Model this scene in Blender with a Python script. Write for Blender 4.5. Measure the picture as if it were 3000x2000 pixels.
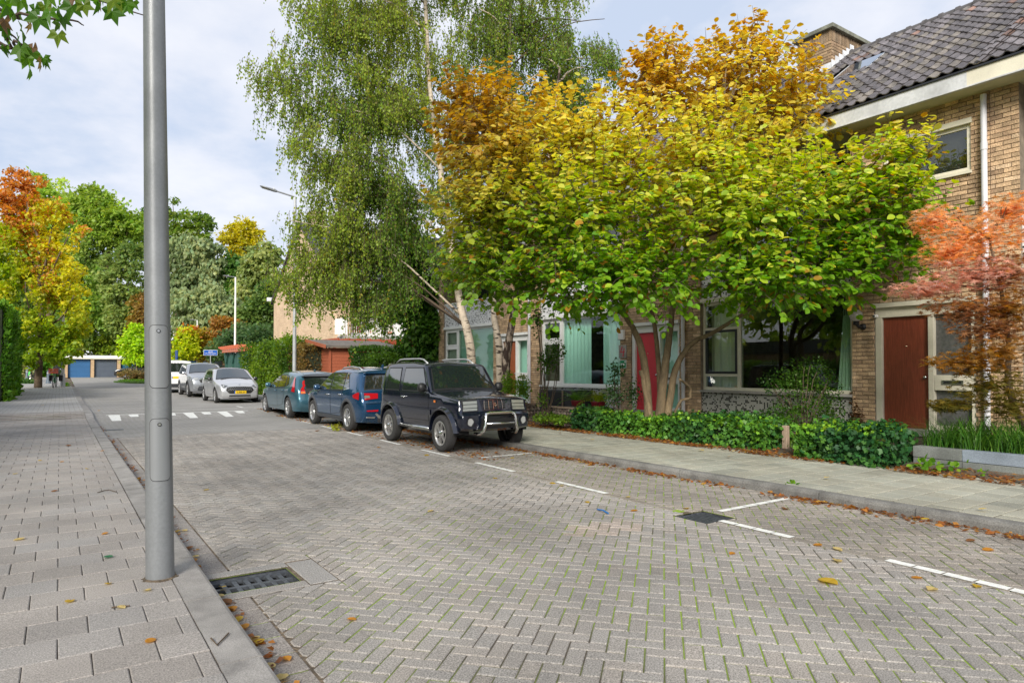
import bpy, bmesh, math, random
import numpy as np
from mathutils import Vector, Matrix

# ---------------------------------------------------------------- scene, camera, sky, sun
for o in list(bpy.data.objects): bpy.data.objects.remove(o, do_unlink=True)
SC = bpy.context.scene
COL = SC.collection
rnd = random.Random(7)
NR = np.random.default_rng(11)
PI = math.pi

FPX = 1950.0; YAW = math.radians(34.2); PITCH = 0.018; EYE = 1.45; HOR = 1083.0
_f0 = Vector((math.sin(YAW), math.cos(YAW), 0)); _r = Vector((math.cos(YAW), -math.sin(YAW), 0)); _u0 = Vector((0, 0, 1))
FW = _f0*math.cos(PITCH) + _u0*math.sin(PITCH); UP = _u0*math.cos(PITCH) - _f0*math.sin(PITCH)
CX = 1500.0; CY = HOR - FPX*math.tan(PITCH); EYEP = Vector((0, 0, EYE))
cam = bpy.data.objects.new('camera', bpy.data.cameras.new('camera')); COL.objects.link(cam)
cam.matrix_world = Matrix(((_r.x, UP.x, -FW.x, 0), (_r.y, UP.y, -FW.y, 0), (_r.z, UP.z, -FW.z, EYE), (0, 0, 0, 1)))
cam.data.sensor_width = 36; cam.data.lens = FPX/3000*36
cam.data.shift_y = (CY-1000)/3000
cam.data.clip_start = 0.05; cam.data.clip_end = 2000
SC.camera = cam

W = bpy.data.worlds.new('World'); SC.world = W; W.use_nodes = True
SUN_EL = math.radians(30); SUN_HEAD = math.radians(222)      # compass heading measured from +Y towards +X
nt = W.node_tree; nt.nodes.clear()
def wn(t, **k):
    n = nt.nodes.new(t)
    for a, b in k.items(): setattr(n, a, b)
    return n
sky = wn('ShaderNodeTexSky', sky_type='NISHITA', sun_disc=False)
sky.sun_elevation = SUN_EL; sky.sun_rotation = SUN_HEAD; sky.air_density = 1.0; sky.dust_density = 1.5
tc = wn('ShaderNodeTexCoord')
sep = wn('ShaderNodeSeparateXYZ'); nt.links.new(tc.outputs['Generated'], sep.inputs[0])
az = wn('ShaderNodeMath', operation='ABSOLUTE'); nt.links.new(sep.outputs['Z'], az.inputs[0])
ad = wn('ShaderNodeMath', operation='ADD'); ad.inputs[1].default_value = 0.22; nt.links.new(az.outputs[0], ad.inputs[0])
dv = wn('ShaderNodeVectorMath', operation='DIVIDE'); nt.links.new(tc.outputs['Generated'], dv.inputs[0])
cmb = wn('ShaderNodeCombineXYZ')
for i in range(3): nt.links.new(ad.outputs[0], cmb.inputs[i])
nt.links.new(cmb.outputs[0], dv.inputs[1])
n1 = wn('ShaderNodeTexNoise'); n1.inputs['Scale'].default_value = 1.5; n1.inputs['Detail'].default_value = 7; n1.inputs['Roughness'].default_value = .56
nt.links.new(dv.outputs[0], n1.inputs['Vector'])
rp = wn('ShaderNodeValToRGB'); cr = rp.color_ramp
cr.elements[0].position = .38; cr.elements[0].color = (4.6, 5.3, 6.6, 1)
cr.elements[1].position = .63; cr.elements[1].color = (7.5, 7.5, 7.8, 1)
e = cr.elements.new(.48); e.color = (6.1, 6.4, 7.2, 1)
nt.links.new(n1.outputs['Fac'], rp.inputs[0])
mx = wn('ShaderNodeMix', data_type='RGBA'); mx.inputs[0].default_value = .9
nt.links.new(sky.outputs[0], mx.inputs[6]); nt.links.new(rp.outputs[0], mx.inputs[7])
bg = wn('ShaderNodeBackground'); bg.inputs['Strength'].default_value = .1
nt.links.new(mx.outputs[2], bg.inputs[0])
wo = wn('ShaderNodeOutputWorld'); nt.links.new(bg.outputs[0], wo.inputs[0])

sl = bpy.data.lights.new('sun', 'SUN'); sl.energy = 3.9; sl.angle = math.radians(22); sl.color = (1, .95, .86)
so = bpy.data.objects.new('sun', sl); COL.objects.link(so)
_sd = Vector((math.sin(SUN_HEAD)*math.cos(SUN_EL), math.cos(SUN_HEAD)*math.cos(SUN_EL), math.sin(SUN_EL)))
so.rotation_euler = _sd.to_track_quat('Z', 'Y').to_euler()
SC.view_settings.view_transform = 'Standard'; SC.view_settings.look = 'None'
SC.view_settings.exposure = 0.5; SC.view_settings.gamma = 1; SC.view_settings.use_curve_mapping = False
SC.render.engine = 'CYCLES'
SC.cycles.max_bounces = 8; SC.cycles.transparent_max_bounces = 8

# a photograph point (3000 x 2000 frame) to a place in the world
def _ray(px, py): return FW + _r*((px-CX)/FPX) - UP*((py-CY)/FPX)
def atd(px, py, D): return EYEP + _ray(px, py)*D
def atx(px, py, X):
    d = _ray(px, py); return EYEP + d*(X/d.x)
def aty(px, py, Y):
    d = _ray(px, py); return EYEP + d*(Y/d.y)
def sst(a, b, v): return min(1.0, max(0.0, (v-a)/(b-a)))
def zp(y): return .1*sst(21.8, 23.1, y) + max(0.0, min(y, 95)-34)*.016        # road height along the street
def px_of(P):
    d = Vector(P)-EYEP; z = d.dot(FW)
    return (CX+FPX*d.dot(_r)/z, CY-FPX*d.dot(UP)/z, z) if z > .05 else (-1e6, -1e6, z)

# ---------------------------------------------------------------- materials
MT = {}
def mat(name, col=(.5, .5, .5), rough=.7, metal=0., spec=.5, tint=False, mott=0., mscale=8., mott2=0., m2scale=120., bump=0., bscale=60., bdist=.01,
        coat=0., stretch=None, trans=0., emit=0.):
    """a procedural material: colour (or per-piece tint) broken up by two scales of noise, fine relief"""
    m = bpy.data.materials.new(name); m.use_nodes = True; MT[name] = m
    t = m.node_tree; N = t.nodes; L = t.links; b = N['Principled BSDF']
    b.inputs['Roughness'].default_value = rough; b.inputs['Metallic'].default_value = metal
    b.inputs['Specular IOR Level'].default_value = spec; b.inputs['Coat Weight'].default_value = coat
    if coat: b.inputs['Coat Roughness'].default_value = .04
    g = N.new('ShaderNodeNewGeometry'); vec = g.outputs['Position']
    if stretch:
        mp = N.new('ShaderNodeMapping'); mp.inputs['Scale'].default_value = stretch; L.new(vec, mp.inputs[0]); vec = mp.outputs[0]
    if tint:
        a = N.new('ShaderNodeAttribute'); a.attribute_name = 'tint'; c = a.outputs['Color']
    else:
        r = N.new('ShaderNodeRGB'); r.outputs[0].default_value = (*col, 1); c = r.outputs[0]
    for amt, sc in ((mott, mscale), (mott2, m2scale)):
        if amt <= 0: continue
        n = N.new('ShaderNodeTexNoise'); n.inputs['Scale'].default_value = sc; n.inputs['Detail'].default_value = 4; L.new(vec, n.inputs['Vector'])
        mr = N.new('ShaderNodeMapRange'); mr.inputs['From Min'].default_value = .3; mr.inputs['From Max'].default_value = .7
        mr.inputs['To Min'].default_value = 1-amt; mr.inputs['To Max'].default_value = 1+amt; mr.clamp = True
        L.new(n.outputs['Fac'], mr.inputs['Value'])
        v = N.new('ShaderNodeVectorMath'); v.operation = 'MULTIPLY'; L.new(c, v.inputs[0]); L.new(mr.outputs[0], v.inputs[1]); c = v.outputs[0]
    L.new(c, b.inputs['Base Color'])
    if bump > 0:
        n = N.new('ShaderNodeTexNoise'); n.inputs['Scale'].default_value = bscale; n.inputs['Detail'].default_value = 3; L.new(vec, n.inputs['Vector'])
        bp = N.new('ShaderNodeBump'); bp.inputs['Strength'].default_value = bump; bp.inputs['Distance'].default_value = bdist
        L.new(n.outputs['Fac'], bp.inputs['Height']); L.new(bp.outputs[0], b.inputs['Normal'])
    m['base'] = c.node.name
    return m

def leaf_mat(name, trans=.45, rough=.45, spec=.35):
    m = bpy.data.materials.new(name); m.use_nodes = True; MT[name] = m
    t = m.node_tree; N = t.nodes; L = t.links; b = N['Principled BSDF']
    a = N.new('ShaderNodeAttribute'); a.attribute_name = 'tint'
    L.new(a.outputs['Color'], b.inputs['Base Color']); b.inputs['Roughness'].default_value = rough; b.inputs['Specular IOR Level'].default_value = spec
    tr = N.new('ShaderNodeBsdfTranslucent'); hs = N.new('ShaderNodeHueSaturation'); hs.inputs['Value'].default_value = 1.25; hs.inputs['Saturation'].default_value = 1.1
    L.new(a.outputs['Color'], hs.inputs['Color']); L.new(hs.outputs[0], tr.inputs['Color'])
    ms = N.new('ShaderNodeMixShader'); ms.inputs[0].default_value = trans
    L.new(b.outputs[0], ms.inputs[1]); L.new(tr.outputs[0], ms.inputs[2]); L.new(ms.outputs[0], N['Material Output'].inputs['Surface'])
    return m

def glass_mat(name, col=(.01, .013, .013), rough=.03, coat=1.0):
    m = mat(name, col, rough, spec=.9, coat=coat); m.node_tree.nodes['Principled BSDF'].inputs['IOR'].default_value = 1.6
    return m
def clear_glass(name, tint=(.8, .93, .88), k=.55):
    """window glass: partly see-through, partly mirror by angle"""
    m = bpy.data.materials.new(name); m.use_nodes = True; MT[name] = m
    t = m.node_tree; N = t.nodes; L = t.links
    tr = N.new('ShaderNodeBsdfTransparent'); tr.inputs[0].default_value = (*tint, 1)
    gl = N.new('ShaderNodeBsdfGlossy'); gl.inputs['Roughness'].default_value = .01; gl.inputs['Color'].default_value = (.9, .95, .93, 1)
    fr = N.new('ShaderNodeFresnel'); fr.inputs['IOR'].default_value = 1.5
    ad = N.new('ShaderNodeMath'); ad.operation = 'MULTIPLY_ADD'; ad.inputs[1].default_value = 1.25; ad.inputs[2].default_value = k*.12; ad.use_clamp = True
    L.new(fr.outputs[0], ad.inputs[0])
    gb_ = N.new('ShaderNodeNewGeometry'); iv = N.new('ShaderNodeMath'); iv.operation = 'SUBTRACT'; iv.inputs[0].default_value = 1; L.new(gb_.outputs['Backfacing'], iv.inputs[1]); ml2 = N.new('ShaderNodeMath'); ml2.operation = 'MULTIPLY'; L.new(ad.outputs[0], ml2.inputs[0]); L.new(iv.outputs[0], ml2.inputs[1])
    ms = N.new('ShaderNodeMixShader'); L.new(ml2.outputs[0], ms.inputs[0]); L.new(tr.outputs[0], ms.inputs[1]); L.new(gl.outputs[0], ms.inputs[2])
    L.new(ms.outputs[0], N['Material Output'].inputs['Surface'])
    return m

# ---------------------------------------------------------------- mesh helpers
class MB:
    def __init__(s): s.v = []; s.f = []; s.c = []
    def add(s, vs, fs, tint=None):
        o = len(s.v); s.v += [tuple(p) for p in vs]; s.f += [tuple(i+o for i in f) for f in fs]
        s.c += [tint or (1, 1, 1)]*len(vs); return s
    def box(s, a, b, tint=None):
        x0, y0, z0 = a; x1, y1, z1 = b
        return s.add([(x0, y0, z0), (x1, y0, z0), (x1, y1, z0), (x0, y1, z0), (x0, y0, z1), (x1, y0, z1), (x1, y1, z1), (x0, y1, z1)],
                     [(3, 2, 1, 0), (4, 5, 6, 7), (0, 1, 5, 4), (1, 2, 6, 5), (2, 3, 7, 6), (3, 0, 4, 7)], tint)
    def bar(s, p, q, w, h, up=(0, 0, 1), tint=None):
        p = Vector(p); q = Vector(q); d = (q-p).normalized(); u = Vector(up); a = d.cross(u)
        if a.length < 1e-4: a = d.cross(Vector((1, 0, 0)))
        a.normalize(); u = a.cross(d)
        vs = [c + a*(w/2*i) + u*(h/2*j) for c in (p, q) for i, j in ((-1, -1), (1, -1), (1, 1), (-1, 1))]
        return s.add(vs, [(0, 3, 2, 1), (4, 5, 6, 7), (0, 1, 5, 4), (1, 2, 6, 5), (2, 3, 7, 6), (3, 0, 4, 7)], tint)
    def tube(s, pts, rad, n=8, cap=True, tint=None, closed=False):
        pts = [Vector(p) for p in pts]; k = len(pts)
        if not hasattr(rad, '__len__'): rad = [rad]*k
        o = len(s.v); ref = None
        for i, p in enumerate(pts):
            d = (pts[min(i+1, k-1)]-pts[max(i-1, 0)])
            d = d.normalized() if d.length > 1e-9 else Vector((0, 0, 1))
            if ref is None: ref = Vector((0, 0, 1)) if abs(d.z) < .9 else Vector((1, 0, 0))
            a = d.cross(ref); 
            if a.length < 1e-5: a = d.cross(Vector((0, 1, 0)))
            a.normalize(); b = d.cross(a); ref = -b if False else ref
            for j in range(n):
                t = 2*PI*j/n; s.v.append(tuple(p + a*(rad[i]*math.cos(t)) + b*(rad[i]*math.sin(t)))); s.c.append(tint or (1, 1, 1))
        for i in range(k-1):
            for j in range(n):
                j2 = (j+1) % n; s.f.append((o+i*n+j, o+i*n+j2, o+(i+1)*n+j2, o+(i+1)*n+j))
        if cap:
            s.f.append(tuple(o+j for j in range(n))[::-1]); s.f.append(tuple(o+(k-1)*n+j for j in range(n)))
        return s
    def lathe(s, prof, c=(0, 0, 0), axis='z', n=24, tint=None):
        o = len(s.v); k = len(prof)
        for (r, h) in prof:
            for j in range(n):
                t = 2*PI*j/n; x, y = r*math.cos(t), r*math.sin(t)
                p = (x, y, h) if axis == 'z' else ((x, h, y) if axis == 'y' else (h, x, y))
                s.v.append((p[0]+c[0], p[1]+c[1], p[2]+c[2])); s.c.append(tint or (1, 1, 1))
        for i in range(k-1):
            for j in range(n):
                j2 = (j+1) % n; s.f.append((o+i*n+j, o+i*n+j2, o+(i+1)*n+j2, o+(i+1)*n+j))
        return s
    def prism(s, poly, h0, h1, axis='z', tint=None):
        """extrude a 2D polygon; axis names the extrusion direction: z -> (x,y), y -> (x,z), x -> (y,z)"""
        n = len(poly); P = lambda a, b, h: (a, b, h) if axis == 'z' else ((a, h, b) if axis == 'y' else (h, a, b))
        vs = [P(a, b, h0) for a, b in poly]+[P(a, b, h1) for a, b in poly]
        return s.add(vs, [tuple(range(n))[::-1], tuple(range(n, 2*n))]+[(i, (i+1) % n, n+(i+1) % n, n+i) for i in range(n)], tint)
    def mesh(s, name, m=None, smooth=False):
        me = bpy.data.meshes.new(name); me.from_pydata(s.v, [], s.f)
        if any(c != (1, 1, 1) for c in s.c[:1]+s.c[-1:]):
            at = me.attributes.new('tint', 'FLOAT_COLOR', 'POINT')
            at.data.foreach_set('color', np.c_[np.array(s.c, dtype=np.float32), np.ones(len(s.c), dtype=np.float32)].ravel())
        if m: me.materials.append(MT[m] if isinstance(m, str) else m)
        if smooth: me.polygons.foreach_set('use_smooth', [True]*len(me.polygons))
        me.update(); return me
    def build(s, name, m=None, parent=None, smooth=False, fix=True, bevel=0., kind=None, label=None):
        me = s.mesh(name, m, smooth)
        if fix:
            bm = bmesh.new(); bm.from_mesh(me); bmesh.ops.recalc_face_normals(bm, faces=bm.faces); bm.to_mesh(me); bm.free()
        o = link(name, me, parent)
        if bevel:
            b = o.modifiers.new('b', 'BEVEL'); b.width = bevel; b.segments = 2; b.limit_method = 'ANGLE'
        if kind: o['kind'] = kind
        if label: o['label'] = label
        return o

ORG = {}            # world position of every parent, so that parts may be given in world coordinates
def link(name, data, parent=None):
    o = bpy.data.objects.new(name, data); COL.objects.link(o)
    if parent is not None:
        o.parent = parent; off = ORG.get(parent.name)
        if off is not None: o.matrix_parent_inverse = off.inverted()
    return o
def thing(name, label, cat, loc=(0, 0, 0), rz=0., group=None, local=False):
    """an Empty at a thing's base; its parts are built in world coordinates (or in its own when local)"""
    o = bpy.data.objects.new(name, None); COL.objects.link(o); o.location = loc; o.rotation_euler = (0, 0, rz); o.empty_display_size = .1
    o['label'] = label; o['category'] = cat
    if group: o['group'] = group
    if not local: ORG[o.name] = Matrix.Translation(Vector(loc)) @ Matrix.Rotation(rz, 4, 'Z')
    return o
def tag(o, label, cat, group=None):
    o['label'] = label; o['category'] = cat
    if group: o['group'] = group
    return o
def struct(o): o['kind'] = 'structure'; return o
def stuff(o): o['kind'] = 'stuff'; return o

def npmesh(name, V, F, m, C=None, parent=None, smooth=False):
    """numpy arrays to an object: V (n,3), F (m,k)"""
    me = bpy.data.meshes.new(name); V = np.ascontiguousarray(V, np.float32); F = np.ascontiguousarray(F, np.int32); k = F.shape[1]
    me.vertices.add(len(V)); me.vertices.foreach_set('co', V.ravel())
    me.loops.add(F.size); me.loops.foreach_set('vertex_index', F.ravel())
    me.polygons.add(len(F)); me.polygons.foreach_set('loop_start', np.arange(0, F.size, k, dtype=np.int32))
    me.update(calc_edges=True)
    if C is not None:
        at = me.attributes.new('tint', 'FLOAT_COLOR', 'POINT')
        at.data.foreach_set('color', np.c_[C, np.ones(len(C))].astype(np.float32).ravel())
    if smooth: me.polygons.foreach_set('use_smooth', np.ones(len(F), dtype=bool))
    me.materials.append(MT[m]); return link(name, me, parent)
# ---------------------------------------------------------------- ground, road, pavements
mat('soil', (.10, .075, .05), .95, mott=.5, mscale=3, mott2=.5, m2scale=45, bump=.8, bscale=30, bdist=.03)
mat('paver', tint=True, rough=.85, mott=.24, mscale=.7, mott2=.6, m2scale=130, bump=.5, bscale=190, bdist=.003)
mat('tile', tint=True, rough=.85, mott=.18, mscale=1.0, mott2=.45, m2scale=140, bump=.4, bscale=200, bdist=.003)
mat('paint', (.66, .66, .63), .65, mott=.16, mscale=18, mott2=.2, m2scale=160)
mat('kerbstone', (.235, .222, .21), .85, mott=.3, mscale=4, mott2=.3, m2scale=180, bump=.4, bscale=150, bdist=.004)
mat('iron', (.10, .11, .125), .5, .6, mott=.3, mscale=30)
mat('hole_shade', (.008, .008, .008), .95)
mat('lawn', (.09, .17, .025), .9, mott=.4, mscale=6, mott2=.4, m2scale=60, bump=.8, bscale=80, bdist=.03)

def joint_mat(name, c_dirt, c_moss, lo, hi, scale=.55):
    m = mat(name, c_dirt, .95, mott=.3, mscale=40, bump=.8, bscale=130, bdist=.008)
    t = m.node_tree; N = t.nodes; L = t.links; b = N['Principled BSDF']; src = b.inputs['Base Color'].links[0].from_socket
    g = N.new('ShaderNodeNewGeometry'); n = N.new('ShaderNodeTexNoise'); n.inputs['Scale'].default_value = scale; n.inputs['Detail'].default_value = 6
    L.new(g.outputs['Position'], n.inputs['Vector'])
    r = N.new('ShaderNodeMapRange'); r.inputs['From Min'].default_value = lo; r.inputs['From Max'].default_value = hi; L.new(n.outputs['Fac'], r.inputs['Value'])
    x = N.new('ShaderNodeMix'); x.data_type = 'RGBA'; L.new(r.outputs[0], x.inputs[0]); L.new(src, x.inputs[6]); x.inputs[7].default_value = (*c_moss, 1)
    L.new(x.outputs[2], b.inputs['Base Color'])
joint_mat('road_joint', (.075, .062, .045), (.20, .30, .018), .36, .50)
joint_mat('path_joint', (.06, .045, .035), (.09, .12, .02), .56, .68)

def far_paving(name, base, rot, bw, bh, joint, contrast=.25):
    """paving too far off to tell the stones apart: a brick pattern with worn patches"""
    m = mat(name, base, .85, mott=.14, mscale=.5, mott2=.25, m2scale=30)
    t = m.node_tree; N = t.nodes; L = t.links; b = N['Principled BSDF']; src = b.inputs['Base Color'].links[0].from_socket
    g = N.new('ShaderNodeNewGeometry'); mp = N.new('ShaderNodeMapping'); mp.inputs['Rotation'].default_value = (0, 0, rot)
    L.new(g.outputs['Position'], mp.inputs[0]); k = N.new('ShaderNodeTexBrick'); L.new(mp.outputs[0], k.inputs['Vector'])
    k.inputs['Scale'].default_value = 1; k.inputs['Brick Width'].default_value = bw; k.inputs['Row Height'].default_value = bh
    k.inputs['Mortar Size'].default_value = joint; k.inputs['Color1'].default_value = (1, 1, 1, 1); k.inputs['Color2'].default_value = (.86, .86, .86, 1)
    k.inputs['Mortar'].default_value = (contrast, contrast, contrast*.8, 1)
    v = N.new('ShaderNodeVectorMath'); v.operation = 'MULTIPLY'; L.new(src, v.inputs[0]); L.new(k.outputs['Color'], v.inputs[1]); L.new(v.outputs[0], b.inputs['Base Color'])
far_paving('far_road', (.285, .272, .262), PI/4, .2, .1, .008, .6)
far_paving('far_path', (.32, .31, .30), 0, .27, .29, .008, .45)

YS = [-8, -2, 4, 10, 15, 18, 20, 21, 21.8, 22.2, 22.7, 23.1, 24, 28, 32, 34, 38, 44, 50, 56, 62, 70, 80, 95]
def sheet(name, m, xl, xr, y0, y1, off, parent=None, nx=1):
    """a strip along the street that follows its height; xl and xr may be functions of y"""
    fx = lambda f, y: f(y) if callable(f) else f
    ys = [y0]+[y for y in YS if y0 < y < y1]+[y1]; mb = MB()
    for y in ys:
        for i in range(nx+1):
            a, b = fx(xl, y), fx(xr, y); mb.v.append((a+(b-a)*i/nx, y, zp(y)+off)); mb.c.append((1, 1, 1))
    for j in range(len(ys)-1):
        for i in range(nx): mb.f.append((j*(nx+1)+i, j*(nx+1)+i+1, (j+1)*(nx+1)+i+1, (j+1)*(nx+1)+i))
    return mb.build(name, m, parent)

KL, KL0, GUT = .82, .62, 1.03                   # left kerb: outer face, inner face; outer edge of its gutter
bayx = lambda y: 5.17+.026*min(y, 22)           # the row of stones between roadway and parking bays
KR, KR1, SWR = 6.95, 7.10, 9.55                 # right kerb: face, inner edge; back of the right pavement

# wide terrain out to the horizon, a shade below everything laid on it
g = MB()
xs = [-600, -200, -60, -20, -8, -3, 20, 60, 200, 600]; ys = [-300, -60, -20]+YS+[130, 250, 700]
for y in ys:
    for x in xs: g.v.append((x, y, zp(y)-.07)); g.c.append((1, 1, 1))
for j in range(len(ys)-1):
    for i in range(len(xs)-1): g.f.append((j*len(xs)+i, j*len(xs)+i+1, (j+1)*len(xs)+i+1, (j+1)*len(xs)+i))
ground = struct(g.build('ground', 'soil'))

FARY = 16.5
HOLES = [(.85, 4.65, 1.39, 5.01), (5.08, 4.20, 5.51, 4.60)]
mb = MB(); xs = sorted({KL, KR}|{h[i] for h in HOLES for i in (0, 2)}); ys = sorted({-8, FARY, 10}|{h[i] for h in HOLES for i in (1, 3)})
for a, b in zip(xs[:-1], xs[1:]):
    for c, d in zip(ys[:-1], ys[1:]):
        if not any(h[0] < (a+b)/2 < h[2] and h[1] < (c+d)/2 < h[3] for h in HOLES): mb.add([(a, c, -.007), (b, c, -.007), (b, d, -.007), (a, d, -.007)], [(0, 1, 2, 3)])
road = struct(mb.build('road', 'road_joint'))
sheet('far_roadway', 'far_road', KL+.0, lambda y: KR if y < 42 else 30, FARY, 74.2, 0, road, 4)
PL = struct(sheet('pavement', 'path_joint', -2.2, KL0, -6, 24, .1-.008))
sheet('far_paving', 'far_path', -2.2, KL0, 24, 49.5, .1, PL)
sheet('footpath_end', 'far_path', -3.2, .2, 49.5, 72, .08, PL)
PR = struct(sheet('pavement', 'path_joint', KR1, SWR, -4, 22, .1-.012))
sheet('far_paving', 'far_path', KR1, SWR-.2, 22, 48, .1, PR)
# garden soil rising to the houses, and the verge on the left
gs = MB()
for y in YS:
    for x, z in ((SWR, .10), (10.2, .16), (12.6, .30), (40, .30)): gs.v.append((x, y, zp(y)+z)); gs.c.append((1, 1, 1))
for j in range(len(YS)-1):
    for i in range(3): gs.f.append((j*4+i, j*4+i+1, (j+1)*4+i+1, (j+1)*4+i))
garden = struct(gs.build('garden_soil', 'soil'))
struct(sheet('verge', 'soil', -9, -2.2, -8, 72, .09))

def clip(poly, planes):
    for nx, ny, c in planes:
        out = []
        for i in range(len(poly)):
            p, q = poly[i], poly[(i+1) % len(poly)]; dp = nx*p[0]+ny*p[1]-c; dq = nx*q[0]+ny*q[1]-c
            if dp <= 0: out.append(p)
            if dp*dq < 0: t = dp/(dp-dq); out.append((p[0]+(q[0]-p[0])*t, p[1]+(q[1]-p[1])*t))
        poly = out
        if len(poly) < 3: return []
    return poly
def area(p): return abs(sum(p[i][0]*p[(i+1) % len(p)][1]-p[(i+1) % len(p)][0]*p[i][1] for i in range(len(p))))/2
def slab(mb, poly, z, tint, gap=.0042, ch=.006, depth=.03, zf=None):
    """one stone: worn chamfer round a flat top, sides down into the joint"""
    if sum(poly[i][0]*poly[(i+1) % len(poly)][1]-poly[(i+1) % len(poly)][0]*poly[i][1] for i in range(len(poly))) < 0: poly = poly[::-1]
    n = len(poly); cx = sum(p[0] for p in poly)/n; cy = sum(p[1] for p in poly)/n
    def ins(d):
        out = []
        for i in range(n):
            p0, p1, p2 = poly[i-1], poly[i], poly[(i+1) % n]
            e1 = Vector((p1[0]-p0[0], p1[1]-p0[1])); e2 = Vector((p2[0]-p1[0], p2[1]-p1[1]))
            if e1.length < 1e-6 or e2.length < 1e-6: return None
            n1 = Vector((-e1.y, e1.x)).normalized(); n2 = Vector((-e2.y, e2.x)).normalized(); k = 1+n1.dot(n2)
            w = (n1+n2)/max(k, .35); out.append((p1[0]+w.x*d, p1[1]+w.y*d))
        return out
    a, b = ins(gap), ins(gap+ch)
    if not a or not b: return
    h = (lambda x, y: zf(y)) if zf else (lambda x, y: 0)
    vs = [(x, y, z-depth+h(x, y)) for x, y in a]+[(x, y, z-ch*.7+h(x, y)) for x, y in a]+[(x, y, z+h(x, y)) for x, y in b]
    fs = [(i, (i+1) % n, n+(i+1) % n, n+i) for i in range(n)]+[(n+i, n+(i+1) % n, 2*n+(i+1) % n, 2*n+i) for i in range(n)]+[tuple(range(2*n, 3*n))]
    mb.add(vs, fs, tint)
def visible(x, y, z=0, mpx=500, mpy=350):
    px, py, d = px_of((x, y, z)); return d > .2 and -mpx < px < 3000+mpx and -mpy < py < 2000+mpy
def inframe(x, y, z=0):
    px, py, d = px_of((x, y, z)); return d > .2 and 0 < px < 3000 and 0 < py < 2000
def greyt(base, dv=.06, warm=.02):
    k = 1+rnd.uniform(-dv, dv)*1.6; w = rnd.uniform(-warm, warm); return (base[0]*k*(1+w), base[1]*k, base[2]*k*(1-w))

# herringbone pavers: the 300 nearest whole ones singly, the others joined
PW, PLN = .098, .196; TH = PI/2-math.radians(47)
ct, sn = math.cos(TH), math.sin(TH)
rot = lambda u, v: (u*ct-v*sn+1.6, u*sn+v*ct+3.1)
drains = [(.83, 4.5, 1.62, 5.15), (5.07, 4.19, 5.52, 4.61)]
base_road, base_bay = (.245, .225, .205), (.222, .198, .173)
def bayline(off): return (1.0, -.026, 5.17+off)
def herring(planes_in, base, band):
    out = []
    n = 130
    for i in range(-n, n):
        for j in range(-n, n):
            # classic herringbone on a grid of paver widths: a lying pair per diagonal step
            u, v = i, j
            m_ = (u-v) % 4
            if m_ == 0: r = (u, v, u+2, v+1)
            elif m_ == 2: r = None
            else: r = None
            if m_ == 3: r = (u, v, u+1, v+2)
            if r is None: continue
            x, y = rot((r[0]+r[2])/2*PW, (r[1]+r[3])/2*PW)
            if not (-1 < y < FARY+.2 and .7 < x < 7.2) or not visible(x, y): continue
            P = [rot(a*PW, b*PW) for a, b in ((r[0], r[1]), (r[2], r[1]), (r[2], r[3]), (r[0], r[3]))]
            Q = clip(P, planes_in)
            if len(Q) < 3 or area(Q) < .0012: continue
            parts = [Q]
            for (x0, y0, x1, y1) in drains:
                if x0-.2 < x < x1+.2 and y0-.2 < y < y1+.2:
                    parts = [q for p in parts for q in (clip(p, [(1, 0, x0)]), clip(p, [(-1, 0, -x1)]), clip(p, [(-1, 0, -x0), (1, 0, x1), (0, 1, y0)]), clip(p, [(-1, 0, -x0), (1, 0, x1), (0, -1, -y1)])) if len(q) > 2 and area(q) > .0008]
            for q in parts: out.append((math.hypot(x, y), x, y, q, area(q) > PW*PLN*.97, r[2]-r[0] == 2, base))
    return out
# the parking bay stones turn across the roadway's
stones = herring([(-1, 0, -GUT-.002), bayline(-.052), (0, 1, FARY)], base_road, 0)
stones += herring([(-1, .026, -5.17-.052), (1, 0, KR-.004), (0, 1, FARY)], base_bay, 1)
stones.sort(key=lambda s: s[0])
VAR = []
for k in range(10):
    mb = MB(); h = .5*PLN, .5*PW
    slab(mb, [(-h[0], -h[1]), (h[0], -h[1]), (h[0], h[1]), (-h[0], h[1])], 0, greyt(base_road, .05)); VAR.append(mb.mesh('paver', 'paver'))
field = MB(); single = 0
for d, x, y, Q, whole, lie, base in stones:
    z = zp(y)+rnd.uniform(-.0022, .0022)
    if base is base_road and ((x-4.18)/.42)**2+((y-4.62)/.22)**2 < 1: base = (.31, .26, .225); z -= rnd.uniform(.0, .003)      # a small sunken repair
    if single < 300 and whole and base is base_road and inframe(x, y):
        o = link('paver', VAR[rnd.randrange(10)], road); o.location = (x, y, z)
        o.rotation_euler = (rnd.uniform(-.006, .006), rnd.uniform(-.006, .006), TH+(0 if lie else PI/2)+rnd.uniform(-.012, .012)+(PI if rnd.random() < .5 else 0)); single += 1
    else:
        j = [(px+rnd.uniform(-.0015, .0015), py+rnd.uniform(-.0015, .0015)) for px, py in Q]
        slab(field, j, z, greyt(base, .07))
def row(mb, x_of, w, y0, y1, l, base, z=0., skip=None):
    y = y0
    while y < y1:
        l1 = l*rnd.uniform(.985, 1.015)
        if not (skip and skip(y+l1/2)) and visible(x_of(y), y):
            slab(mb, [(x_of(y)-w/2, y), (x_of(y)+w/2, y), (x_of(y+l1)+w/2, y+l1), (x_of(y+l1)-w/2, y+l1)], zp(y)+z+rnd.uniform(-.002, .002), greyt(base, .07))
        y += l1
row(field, bayx, .1, .2, FARY, .2, (.19, .168, .142), skip=lambda y: 4.1 < y < 4.7)
row(field, lambda y: KR-.052, .1, .2, FARY, .2, (.185, .162, .135))
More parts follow.
